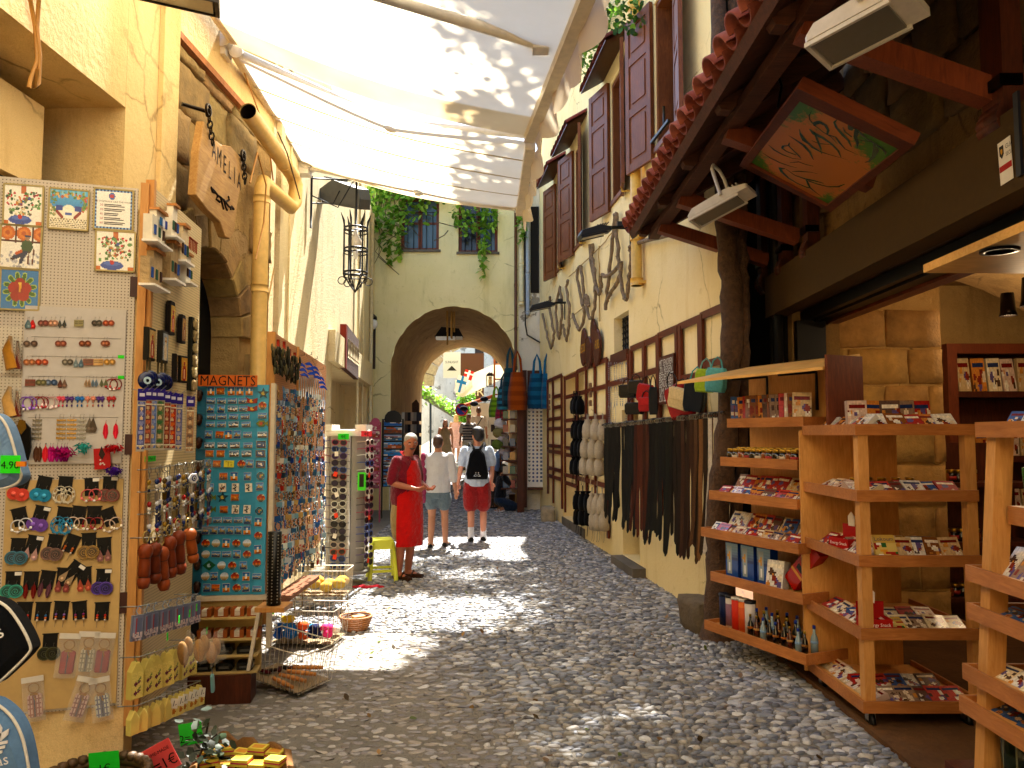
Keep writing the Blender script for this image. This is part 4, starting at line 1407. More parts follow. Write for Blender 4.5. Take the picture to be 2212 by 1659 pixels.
for z in(-.02,-.27,-.55):
 b.ring(0,0,z,r0,.012,18,6,None,'z')
 b.ring(0,0,z-.045,r0,.008,18,5,None,'z')
for k in range(6):
 a=2*math.pi*k/6+.3
 c_,s_=math.cos(a)*r0,math.sin(a)*r0
 b.tube([(c_,s_,-.58),(c_,s_,.02),(c_*1.05,s_*1.05,.07),(c_*1.3,s_*1.3,.16)],[.011,.011,.014,.003],6)
 b.tube([(c_,s_,-.58),(c_*.45,s_*.45,-.70),(0,0,-.78)],.009,6)
 b.ring(c_*1.15,s_*1.15,-.65,.045,.006,12,5,None,'x' if abs(c_)<abs(s_)else 'y')
part('cage',b,ln)
b=MB(hx('d8d0c0'),'plastic');b.lathe([(.02,.0),(.03,-.1),(.065,-.16),(.07,-.24),(.065,-.25)],14);part('lamp_holder',b,ln)
b=MB((.75,.75,.72),'clear');b.lathe([(.062,-.25),(.068,-.32),(.06,-.40),(.03,-.45),(.001,-.46)],14);part('bulb_glass',b,ln)
b=MB((.85,.84,.8),'plastic');b.lathe([(.02,-.25),(.03,-.30),(.032,-.34),(.015,-.38)],10);part('bulb',b,ln)
# globe lamp and metal strip at the corner of the archway house
p=at(805,700,16.6)
gl=thing('globe_lamp','small glass globe lamp on the corner of the archway house','lamp',T(p))
b=MB((.8,.8,.78),'gloss');b.ell(0,0,0,.11,.11,.12,14,9);part('globe',b,gl)
b=MB(hx('1a1815'),'paintmetal');b.lathe([(.03,.22),(.09,.16),(.10,.10),(.06,.09)],12);b.tube([(0,0,.2),(-.2,.3,.25)],.02,6);part('cap',b,gl)
b=MB(hx('4a3a2c'),'paintmetal');x_=at(806,760,16.7);b.box(-.03,-.03,-.5,.05,.03,.45)
solo('metal_strip',b,'upright brown metal strip below the globe lamp','strip',T(at(806,748,16.75)))
# ================================================================== pipes on the near left house
def tubething(name,label,cat,pts,r,c,m='paintmetal',n=12,group=None):
 pts=[Vector(p)for p in pts]
 b=MB(hx(c),m);b.tube([p-pts[0]for p in pts],r,n)
 return solo(name,b,label,cat,T(pts[0]),group)
def lw(u,v,y=-.09):
 x,z=LW1.hit(u,v,y);return LW1.p(x,y,z)
g0,g1=lw(535,240,-.16),lw(632,378,-.16)
gt=thing('gutter_pipe','cream gutter pipe with an open end beside the hanging wooden sign','pipe',T(g0))
b=MB(hx('d8b878'),'paintmetal');d=g1-g0;b.tube([(0,0,0),d*.5,d],.07,16,False);b.tube([d*.78,d*.80],.076,16);part('pipe',b,gt)
b=MB(hx('2a1c10'),'matte');b.tube([d*.01,d*.2],.064,14,False);b.f=[f[::-1]for f in b.f];part('pipe_mouth',b,gt)
dp=lw(566,395,-.10);dbm=lw(566,830,-.10);
b=MB(hx('dcbb78'),'paintmetal')
e1=g1+Vector((.02,.05,-.08));e2=Vector((g1.x+.02,g1.y+.02,dp.z-.02));e3=dp+Vector((0,.2,.02))
q0=Vector((dp.x,dp.y,.8))
P=[g1+Vector((0,-.02,.0)),e1,e2+Vector((0,0,.05)),e2+Vector((-.0,-.1,-.03)),e3,dp+Vector((0,.04,.02)),dp+Vector((0,0,-.05)),dp+Vector((0,0,-1.0)),q0]
b.tube([p-dp for p in P],.066,14)
for z in(-.12,-.9):b.tube([(0,0,z),(0,0,z-.06)],.073,14)
solo('downpipe',b,'cream downpipe with a bent neck running down beside the arched doorway','pipe',T(dp))
# loose cables
for i,(L,y,nm)in enumerate((([(62,-20),(76,60),(80,130),(66,170),(62,190)],-.02,'looped cream cable running down the beam at the upper left'),([(85,-20),(80,60),(86,120),(84,180),(76,190),(80,150)],-.03,'second cream cable clipped along the beam at the upper left'),([(540,395),(556,330),(575,400),(570,480),(552,560)],-.22,'thin cream cable dangling in front of the downpipe'),([(600,285),(620,330),(640,400),(648,430)],-.25,'thin brown cable hanging below the awning bracket'),
([(480,60),(510,110),(540,190),(580,300),(590,390)],-.04,'thin cable along the top edge of the stone wall'))):
 pts=[lw(u,v,y)for u,v in L]
 tubething('cable',nm,'cable',pts,.010 if i<2 else .007,'b88a48' if i!=3 else '6a5234','paintmetal',6)
# ================================================================== AMELIA sign
la,lb2=at(441,258,5.15),at(530,345,5.95)
dd=(lb2-la);yaw=math.atan2(dd.y,dd.x)
AF=Fr(la.x,la.y,yaw)
def ah(u,v,y=0):return AF.hit(u,v,y)
am=thing('hanging_wooden_sign','rustic wooden board sign with burnt lettering hanging on chains by the stone arch','sign',AF.M)
out=[(441,262),(430,330),(423,420),(450,455),(476,480),(487,512),(497,516),(505,505),(513,440),(522,390),(525,345),(512,330),(500,316),(478,312),(462,300)]
pts=[ah(*q)for q in out]
b=MB(m='wood_sign');b.prism(pts,0,.055,.006);part('board',b,am)
b=MB(hx('2a1608'),'matte')
for ch,u,v in zip('AMELIA',(462,473,485,496,506,516),(325,341,356,369,380,392)):
 x,z=ah(u,v);b.text(ch,x,-.003,z-.06,.19,'CENTER',squash=.62)
part('lettering',b,am)
b=MB(hx('2a1608'),'matte')
for L in([(455,405),(462,412),(470,422),(478,428)],[(478,428),(486,436),(494,446),(504,452)],[(470,422),(466,430),(474,436)],[(486,436),(494,432),(492,424)],[(476,428),(480,444),(482,452)],[(482,430),(486,446),(490,454)],[(455,405),(458,414),(464,416)],[(504,452),(500,446),(497,452)]):
 P=[ah(*q)for q in L];b.tube([(x,-.002,z)for x,z in P],.009,5)
part('scroll_ornament',b,am)
for(u,v),(u2,v2)in(((444,238),(453,300)),((520,336),(524,385))):
 b=MB(hx('33281c'),'metal')
 x,z=ah(u,v);x2,z2=ah(u2,v2)
 b.tube([(x-.1,.12,z),(x+.04,-.02,z)],.014,6);b.ring(x,-.02,z,.04,.010,12,5)
 for k in range(6):
  t=k/5;xx,zz=x+(x2-x)*t,z+(z2-z)*t
  b.ring(xx,-.02,zz-.02,.017,.006,8,4,.03,'y' if k%2 else 'x')
 part('chain',b,am)
# carved wood plaque on the far left wall
x0,z0=l2(742,812,-.08);x1,z1=l2(772,705,-.08)
pq=thing('carved_plaque','dark carved wooden plaque with pale lettering on the rough cream wall','sign',LW2.at(x0,-.08,0))
zb,zt=l2(742,795,-.08)[1],l2(742,700,-.08)[1]
b=MB(hx('5c3a28'),'bark');b.prism([(0,zb),(x1-x0,zb-.05),(x1-x0,zt-.02),(.15,zt+.02),(0,zt)],-.03,.05,.01);part('board',b,pq)
b=MB(hx('8c3a2c'),'matte');b.box(-.02,-.035,zb,.12,.06,zt+.01);part('red_edge',b,pq)
b=MB(hx('c8b898'),'matte')
for k in range(9):
 xx=.25+(x1-x0-.35)*k/8
 b.tube([(xx,-.036,(zb+zt)/2-.1),(xx+.03*(-1)**k,-.036,(zb+zt)/2+.12)],.012,4)
 b.tube([(xx,-.036,zb+.18),(xx+.04,-.036,zb+.26)],.008,4);b.tube([(xx,-.036,zt-.18),(xx+.02,-.036,zt-.28)],.008,4)
part('lettering',b,pq)
# ================================================================== beyond the archway
fr_=thing('far_left_house','sunlit whitewashed house front beyond the archway on the left','building')
b=MB(m='plaster_far');b.add([(-3.05,25.7,0),(-7.5,60,0),(-12,60,0),(-12,25.7,0),(-3.05,25.7,9),(-7.5,60,9),(-12,60,9),(-12,25.7,9)],[(0,1,5,4),(4,5,6,7),(1,2,6,5),(3,0,4,7)],False);part('wall',b,fr_)
for y_,z_ in((30,3.6),(30,6.2),(36,4),(36,6.6),(42,6)):
 s_=MB(hx('4c4654'),'matte');xw_=-3.05-.1297*(y_-25.7);s_.box(xw_-.2,y_,z_,xw_+.03,y_+.9,z_+1.7);part('shutter',s_,fr_)
bl=thing('far_right_house','sunlit cream shop front beyond the archway on the right','building')
b=MB(m='plaster_far');b.box(.15,26.6,0,4,60,8.5);part('wall',b,bl)
fe=thing('far_end_house','grey stone house closing the view far beyond the archway','building')
b=MB(m='stone_white');b.box(-8,62,0,6,64,13);part('wall',b,fe)
for k in range(3):
 s_=MB(hx('4a4038'),'matte');s_.box(-3+k*1.5,61.95,7.5,-2.3+k*1.5,62,9.5);part('window',s_,fe)
# flying arch across the lane
fa=thing('flying_arch','slim stone buttress arch crossing the lane beyond the vault','arch')
nn=13
for k in range(nn):
 a0,a1=math.pi*k/nn+.01,math.pi*(k+1)/nn-.01
 b=MB(vary(hx('b8a888'),.12),'stone');pts=[]
 for rr,aa in((1.75,a0),(1.75,a1),(2.3,a1),(2.3,a0)):
  pts.append((-1.55-rr*math.cos(aa)*1.02,3.75+rr*math.sin(aa)))
 b.prism(pts[::-1],32,32.7);part('voussoir',b,fa)
# second, vine-grown sloping brace
b=MB(m='cement');p,q=at(910,860,29),at(1000,915,29)
mbb=MB(hx('8a8680'),'stone');n_=Vector((0,0,.35));mbb.add([p,q,q+n_,p+n_,p+Vector((0,.5,0)),q+Vector((0,.5,0)),q+n_+Vector((0,.5,0)),p+n_+Vector((0,.5,0))],[(0,1,2,3),(7,6,5,4),(3,2,6,7),(4,5,1,0),(1,5,6,2),(4,0,3,7)],False)
solo('stone_brace',mbb,'grey sloping stone brace overgrown with creeper beyond the archway','buttress')
pts=[]
for k in range(260):
 t=rs.rand();P=at(905+100*t,838+60*t+rs.normal(0,7),28.7+rs.normal(0,.2));pts.append(tuple(P))
for k in range(260):
 t=rs.rand();P=at(1005+17*math.sin(3*t)+rs.normal(0,7),850+75*t,29.5+rs.normal(0,.2));pts.append(tuple(P))
solo('far_creeper',leafmesh(pts,.16,[hx('6c9a2c'),hx('8cb83c'),hx('a4cc5c')],'far_creeper',rs),'bright creeper over the sloping brace beyond the archway','creeper')
pts=[tuple(at(1006+rs.normal(0,9),845+95*rs.rand(),28+rs.normal(0,.25)))for k in range(900)]
solo('climbing_plant',leafmesh(pts,.13,[hx('4f8a1c'),hx('6ca828'),hx('8cc040')],'climbing_plant',rs),'tall bright green plant growing up a post beyond the archway','plant')
# far awning
pA,pB,pC,pD=at(984,822,27.5),at(1088,785,29),at(1098,800,26.5),at(1000,858,26.5)
b=MB(m='awning_cloth');b.add([at(983,822,28),at(1085,780,28),at(1098,812,27),at(1000,858,27),at(985,855,28)],[(0,3,2,1),(0,4,3)],True)
solo('beige_awning',b,'beige awning over the sunlit shop beyond the archway','awning')
def flag(u,v,w_,h_,base,cross,lab,tilt,Y=27.2):
 p=at(u,v,Y);t=thing('flag',lab,'flag',T(p)@Matrix.Rotation(tilt,4,'Y'),'flags hung below the beige awning')
 b=MB(hx(base),'cloth');b.box(-w_/2,0,-h_/2,w_/2,.01,h_/2);part('field',b,t)
 b=MB(hx(cross),'cloth');b.box(-w_/2,-.004,.02,w_/2,-.001,h_*.22);b.box(-w_*.12,-.005,-h_/2,w_*.12,-.002,h_/2);part('cross',b,t)
flag(996,830,.36,.6,'e8e8ec','3a8ac8','white flag with a blue cross hanging below the beige awning',.25)
flag(1012,810,.32,.34,'c83a34','f0e8e4','small red flag with a white cross hanging below the beige awning',.3,27.6)
t=thing('bar_sign','brown signboard with pale letters beyond the archway','sign',T(at(1020,830,29.5)))
b=MB(hx('6a4a38'),'matte');b.box(-.45,0,-.6,.45,.06,1.2);part('board',b,t)
b=MB(hx('e8d8b8'),'matte');b.text('BAR',0,-.01,-.45,.5);part('lettering',b,t)
t=thing('no_parking_sign','round blue and red no-parking sign beyond the archway','road sign',T(at(997,885,25.9)))
b=MB(hx('b83a40'),'paper');b.disc(0,0,0,.22,.02,18);part('red_rim',b,t)
b=MB(hx('2c4cb0'),'paper');b.disc(0,-.006,0,.17,-.001,18);part('blue_disc',b,t)
b=MB(hx('b83a40'),'paper');b.prism([(-.13,.10),(-.10,.13),(.13,-.10),(.10,-.13)][::-1],-.01,-.007);part('bar',b,t)
t=thing('rooms_sign','small white sign with dark lettering high beyond the archway','sign',T(at(976,790,31)))
b=MB(hx('e4e0d4'),'paper');b.box(-.35,0,-.5,.35,.03,.55);part('board',b,t)
b=MB(hx('3a3430'),'paper');b.text('SUNLIGHT',0,-.005,.1,.14,squash=.8);b.prism([(-.2,-.2),(.2,-.2),(0,0)],-.006,-.002);part('lettering',b,t)
# wooden rack of hangers, trellis and white boards in the far shop
t=thing('scissor_rack','brown folding lattice rack on the sunlit wall beyond the archway','rack',T(at(1060,895,26.2)))
for k in range(7):
 for s_ in(-1,1):
  b=MB(hx('9a5a24'),'matte');x=-.7+k*.22;b.tube([(x,-.03*s_,-.45),(x+.25*s_,-.03*s_,.35)],.018,5);part('slat',b,t)
b=MB(hx('b86a44'),'matte');b.tube([(-.95,-.1,.28),(.1,-.12,.62)],.06,8);part('rail',b,t)
for k in range(3):
 p=at(1002+k*22,882-k*10,25.7)
 b=MB(hx(('26282e','3a4048','2c3440')[k]),'cloth');b.ell(0,0,0,.14,.1,.09,10,6);b.prism([(-.12,-.05),(.2,-.06),(.2,-.04),(-.12,-.02)],-.1,.1)
 solo('peaked_cap',b,f'dark peaked cap, {od(k + 1)} from the left below the far lattice rack','cap',T(p),'caps below the far rack')
t=thing('trellis','tall brown trellis rack on the sunlit wall beyond the archway','trellis',T(at(1082,850,26)))
b=MB(hx('9a5c28'),'matte')
for x in(-.22,.22):b.box(x-.03,0,-1.2,x+.03,.04,1.2)
part('upright',b,t)
for k in range(5):
 b=MB(hx('9a5c28'),'matte');b.box(-.22,-.01,-1.1+k*.52,.22,.03,-1.05+k*.52);part('slat',b,t)
for i,(u,v,w_,h_,lab)in enumerate(((1043,925,.8,1.7,'white display board of small goods behind the man in the pale shirt'),(1065,925,.28,1.6,'narrow white panel with black picture frames beyond the archway'))):
 t=thing('display_board',lab,'display board',T(at(u,v,26.0+i*-.15)))
 b=MB(hx('f0ece0'),'paper');b.box(-w_/2,0,-h_/2,w_/2,.03,h_/2);part('board',b,t)
 for k in range(6 if i==0 else 3):
  b=MB(vary(hx('4a4038'),.4),'paper');x=-w_/3+(k%3)*w_/3 if i==0 else 0;z=(-h_/4+(k//3)*h_/3)if i==0 else(-.5+k*.5)
  b.box(x-.07,-.02,z-.12,x+.07,-.001,z+.12);part('picture',b,t)
tubething('lamp_post','thin dark lamp post in the sunlit lane beyond the archway','post',[at(930,1000,33),at(930,880,33),at(930,830,33)],.05,'2a3a44')
t=thing('far_lantern','small iron wall lantern on the sunlit wall beyond the archway','lantern',T(at(1059,823,26.2)))
b=MB(hx('2a1c14'),'paintmetal');b.box(-.13,-.13,-.2,.13,.13,-.17);b.box(-.13,-.13,.17,.13,.13,.2)
for x in(-.12,.12):
 for y in(-.12,.12):b.tube([(x,y,-.18),(x,y,.18)],.015,5)
b.lathe([(.15,.2),(.05,.3),(.01,.33)],8);part('cage',b,t)
b=MB((.8,.7,.5),'gloss');b.lathe([(.06,-.15),(.08,0),(.06,.15)],8);part('glass',b,t)
# chimes and light hanging in the vault crown
p=at(973,690,18.0)
ch=thing('bamboo_chime','bamboo wind chime hanging under the crown of the archway','wind chime',T(p))
b=MB(hx('6a7078'),'paintmetal');b.lathe([(.12,.22),(.1,.3),(.02,.34)],12);part('cap',b,ch)
for k in range(5):
 a=2*math.pi*k/5;b=MB(hx('b08a4c'),'matte');L=.5+.15*(k%3);b.tube([(.09*math.cos(a),.09*math.sin(a),.2),(.09*math.cos(a),.09*math.sin(a),.2-L)],.02,7);part('tube',b,ch)
t=thing('vault_lamp','white strip lamp under a dark hood hanging in the archway','lamp',T(at(972,725,18.3)))
b=MB(hx('20160f'),'matte');b.prism([(-.36,-.03),(.32,-.03),(.22,.16),(-.2,.2)],-.1,.1);part('hood',b,t)
b=MB((.85,.85,.82),'plastic');b.box(-.33,-.11,-.10,.12,.09,-.031);part('diffuser',b,t)
b=MB(hx('b8b0a0'),'plastic');b.box(.14,-.1,-.09,.3,.09,-.031);part('ballast',b,t)
t=thing('wooden_pole','broken brown wooden board standing against the tunnel wall beside the books','board',T(at(898,950,19)))
b=MB(hx('5a3c24'),'bark');b.prism([(-.08,-1.1),(.1,-1.1),(.07,.9),(.0,1.0),(-.1,.9)],0,.08);part('board',b,t)
# ================================================================== flat prints
class Pic:
 def __init__(s,nx,ny,c):
  s.a=np.tile(np.array(hx(c)),(ny,nx,1));s.nx,s.ny=nx,ny
  s.X,s.Y=np.meshgrid((np.arange(nx)+.5)/nx,1-(np.arange(ny)+.5)/ny)
 def disc(s,x,y,r,c,ry=None):
  m=((s.X-x)/r)**2+((s.Y-y)/(ry or r))**2<1;s.a[m]=hx(c);return s
 def rect(s,x0,y0,x1,y1,c):
  m=(s.X>=x0)&(s.X<x1)&(s.Y>=y0)&(s.Y<y1);s.a[m]=hx(c);return s
 def grad(s,y0,y1,c0,c1):
  m=(s.Y>=y0)&(s.Y<y1);t=((s.Y-y0)/(y1-y0))[...,None]
  g=np.array(hx(c0))*(1-t)+np.array(hx(c1))*t;s.a[m]=g[m];return s
 def line(s,x0,y0,x1,y1,w,c):
  dx,dy=x1-x0,y1-y0;L=dx*dx+dy*dy+1e-9
  t=np.clip(((s.X-x0)*dx+(s.Y-y0)*dy)/L,0,1)
  m=(s.X-x0-t*dx)**2+(s.Y-y0-t*dy)**2<w*w;s.a[m]=hx(c);return s
 def spk(s,n,cols,r,box=(0,0,1,1),rnd=NR):
  for _ in range(n):
   s.disc(rnd.uniform(box[0],box[2]),rnd.uniform(box[1],box[3]),rnd.uniform(*r),cols[rnd.randint(len(cols))])
  return s
 def shake(s,k=.12):
  s.a*=1+NR.uniform(-k,k,(s.ny,s.nx,1));return s
def card(name,w_,h_,pic,t=.004,m='paper',edge='e8e4d8'):
 b=MB(hx(edge),m);b.box(-w_/2,0,-h_/2,w_/2,t,h_/2)
 b.image(-w_/2*.995,-h_/2*.995,w_/2*.995,h_/2*.995,-.0006,pic.a)
 return b
def c1(x,y):return(x/2.0733)*.553,(600+y/2.0733)*.553
def c2(x,y):return(x/2.0733)*.553,(1150+y/2.0733)*.553
def c3(x,y):return(x/2.765)*.553,(1800+y/2.765)*.553
def c4(x,y):return(x/2.37)*.553,(2300+y/2.37)*.553
def c5(x,y):return(480+x/2.7645)*.553,(1300+y/2.7645)*.553
def c6(x,y):return(480+x/2.7645)*.553,(1800+y/2.7645)*.553
def c7(x,y):return(1000+x/2.765)*.553,(1200+y/2.765)*.553
def c8(x,y):return(900+x/2.5525)*.553,(1650+y/2.5525)*.553
# ================================================================== the tile board at the left edge
pL,pR=at(10,390,3.60),at(299,400,3.78)
TB=wallframe(pL.x,pL.y,pR.x,pR.y)
TW=math.hypot(pR.x-pL.x,pR.y-pL.y)
m,n_,l_,b_=newmat('pegboard')
tc=N(n_,'ShaderNodeTexCoord');vm=N(n_,'ShaderNodeVectorMath',operation='FRACTION');mp=N(n_,'ShaderNodeMapping');mp.inputs['Scale'].default_value=(1/.0155,)*3
l_.new(tc.outputs['Object'],mp.inputs[0]);l_.new(mp.outputs[0],vm.inputs[0])
sp=N(n_,'ShaderNodeSeparateXYZ');l_.new(vm.outputs[0],sp.inputs[0])
def _mm(op,a,b=None):
 o=N(n_,'ShaderNodeMath',operation=op)
 for i,x in enumerate((a,b)):
  if x is None:continue
  if isinstance(x,(int,float)):o.inputs[i].default_value=x
  else:l_.new(x,o.inputs[i])
 return o.outputs[0]
dx_=_mm('POWER',_mm('SUBTRACT',sp.outputs[0],.5),2.0);dz_=_mm('POWER',_mm('SUBTRACT',sp.outputs[2],.5),2.0)
hole=_mm('LESS_THAN',_mm('ADD',dx_,dz_),.036)
at_=N(n_,'ShaderNodeAttribute',attribute_name='Col')
l_.new(mixc(n_,l_,hole,at_.outputs[0],(.09,.06,.04)),b_.inputs['Base Color']);b_.inputs['Roughness'].default_value=.5
MATS['pegboard']=m
zt,zb=TB.hit(150,394)[1],TB.hit(280,1521)[1]
tb=thing('pegboard_stand','white pegboard hung with painted tiles and earrings at the left edge','display board',TB.M)
b=MB(hx('c8beb0'),'pegboard');b.box(-.06,0,zb,TW,.012,zt);part('pegboard',b,tb)
b=MB(m='wood_pale');b.box(TW+.012,-.01,.28,TW+.05,.04,zt+.03);part('post',b,tb)
for v in(620,960,1300):
 z=TB.hit(296,v)[1];b=MB(hx('4a2018'),'paintmetal');b.box(TW-.022,-.006,z-.05,TW+.012,-.001,z+.05);part('hinge',b,tb)
z0,z1=TB.hit(150,1523)[1],TB.hit(150,1036)[1]
b=MB(hx('c8ac78'),'paper');b.box(TB.hit(8,1200)[0],-.012,TB.hit(60,1535)[1],TB.hit(262,1200)[0],-.002,z1);part('cream_panel',b,tb)
b=MB(m='plaster_left');b.box(-.1,.02,.0,TW+.01,.3,zt-.1);part('cabinet',b,tb)
def tiles():
 def bouquet():
  p=Pic(44,44,'ece8dc').rect(.44,.8,.56,1,'c07038')
  p.spk(60,['4a7a3a','38602c','6a9a58','3c5a48','8aa070'],(.02,.05),(.06,.25,.94,.85)).spk(30,['b8282c','c83844','a02030'],(.02,.035),(.05,.35,.95,.85)).spk(16,['c88a3c','7c6a4c','4c5a9a','d8c8a0'],(.02,.05),(.3,.25,.7,.7))
  return p.disc(.42,.12,.3,'3858a8',.12).disc(.42,.16,.22,'5878c0',.05).rect(0,0,.12,.1,'c8702c').rect(.85,0,1,.08,'c8702c').disc(.42,.2,.06,'b8202c')
 def terrace():
  p=Pic(44,44,'e8e0cc').grad(.55,1,'3890c8','68b8dc')
  for k in range(7):p.rect(k/7,.86,k/7+.07,1,'88c4d4')
  p.spk(40,['58803c','8a9a4c','b86a4c','d8b06c'],(.02,.045),(.02,.8,1,.95)).spk(30,['58803c','7a9a4c','c05040'],(.02,.04),(.82,.45,.98,.85)).spk(22,['6a8a4c','b8a878'],(.02,.035),(.02,.3,.15,.8))
  p.rect(.15,.45,.35,.58,'2c4c9c').rect(.65,.45,.85,.58,'2c4c9c').disc(.5,.46,.16,'e8ead8').rect(.34,.28,.66,.46,'eae6d8').rect(.4,.33,.6,.4,'4a68b0')
  p.line(.2,.42,.33,.28,.04,'902824').line(.8,.42,.67,.28,.04,'902824')
  for k in range(5):
   for q in range(14):p.disc((q+.5*(k%2))/13,.03+k*.05,.03,'9a8c64' if(q+k)%3 else '5c5238',.015)
  return p
 def words_():
  p=Pic(44,44,'ece8e0')
  for k in range(22):
   c='284880' if k%2 else '88b0d8'
   for(x,y)in((k/22,.0),(k/22,.955),):p.rect(x,y,x+.046,y+.046,c)
   for(x,y)in((0,k/22),(.955,k/22)):p.rect(x,y,x+.046,y+.046,c)
  return p.disc(.45,.84,.09,'3c68a8').disc(.45,.84,.055,'b82c34')
 def sitter():
  p=Pic(44,44,'eae6dc').rect(0,.62,1,.66,'5a2820')
  for x in(.15,.56,.98):p.disc(x,.83,.19,'c8702c',.17).disc(x,.83,.13,'d8883c',.115).disc(x,.83,.06,'b8602c',.05)
  for x in(.34,.78):p.rect(x,.6,x+.04,1,'5a2820')
  p.spk(60,['b8b8bc','a8a8b0','d0d0d0'],(.02,.04),(0,0,1,.36))
  return p.disc(.66,.52,.15,'3c5c3c',.17).disc(.66,.72,.06,'a08068').rect(.58,.74,.75,.79,'38406a').line(.64,.36,.35,.24,.05,'28385c').line(.6,.36,.52,.14,.05,'28385c').line(.4,.34,.52,.4,.035,'c0602c').line(.72,.38,.7,.1,.02,'6a3c24').line(.84,.45,.82,.1,.02,'6a3c24').disc(.3,.2,.05,'4a2824',.03)
 def hibiscus():
  p=Pic(44,44,'2c80b8')
  for k in range(12):
   a=2*math.pi*k/12+.2
   p.line(.5+.2*math.cos(a),.5+.2*math.sin(a),.5+.40*math.cos(a),.5+.40*math.sin(a),.065,'a8c060').line(.5+.2*math.cos(a),.5+.2*math.sin(a),.5+.39*math.cos(a),.5+.39*math.sin(a),.045,'3c6c28')
  for k in range(5):
   a=2*math.pi*k/5+.32;p.disc(.5+.17*math.cos(a),.48+.17*math.sin(a),.15,'a01418' if k%2 else 'ac1a1e')
  return p.disc(.5,.48,.1,'a01820').line(.5,.45,.51,.62,.03,'d8a030').disc(.5,.65,.04,'e0b84c')
 S=[(28,275,360,575,bouquet,'painted tile of a red-flowered bouquet with a cat, top left of the pegboard'),(395,310,725,605,terrace,'painted tile of a sea-view terrace, top middle of the pegboard'),(760,310,1085,610,words_,'white tile with a blue meander border and a printed verse'),(0,600,345,925,sitter,'painted tile of a seated man below orange discs'),
(772,645,1100,945,bouquet,'painted tile of a red-flowered bouquet hanging below the verse tile'),(0,950,330,1260,hibiscus,'blue painted tile with a large red hibiscus flower')]
 for x0,y0,x1,y1,fn,lab in S:
  ax,az=TB.hit(*c1(x0,y1));bx,bz=TB.hit(*c1(x1,y0))
  w_,h_=bx-ax,bz-az
  t=thing('ceramic_tile',lab,'tile',TB.at((ax+bx)/2,-.012,(az+bz)/2,ry=R.uniform(-.012,.012)),'painted tiles on the pegboard')
  b=card('x',w_*.96,h_*.96,fn().shake(.08),.008,'gloss');part('painted_face',b,t)
  b=MB(hx('b8a878'),'matte')
  for s_ in(-1,1):b.box(s_*w_/2-.004,-.003,-h_/2,s_*w_/2+.004,.009,h_/2);b.box(-w_/2,-.003,s_*h_/2-.004,w_/2,.009,s_*h_/2+.004)
  part('frame',b,t)
  b=MB(hx('6a6660'),'metal');b.tube([(-.008,-.002,h_/2),(0,-.002,h_/2+.018),(.008,-.002,h_/2)],.0012,4);part('hook',b,t)
  if fn is words_:
   b=MB(hx('2c2c34'),'paper');b.text('THE WOMAN IS LIKE THE WORLD',0,-.0013,h_*.17,h_*.058)
   for k in range(5):
    for q in(0,1):b.box(-w_*.24,-.0013,h_*(.105-k*.11-q*.04),w_*(.2+.1*math.sin(k*2+q)),-.001,h_*(.125-k*.11-q*.04))
   b.c=hx('a8282c')
   for k,s_ in enumerate(('20','30','40','50','60')):b.text(s_,-w_*.31,-.0013,h_*(.075-k*.11),h_*.075)
   part('lettering',b,t)
tiles()
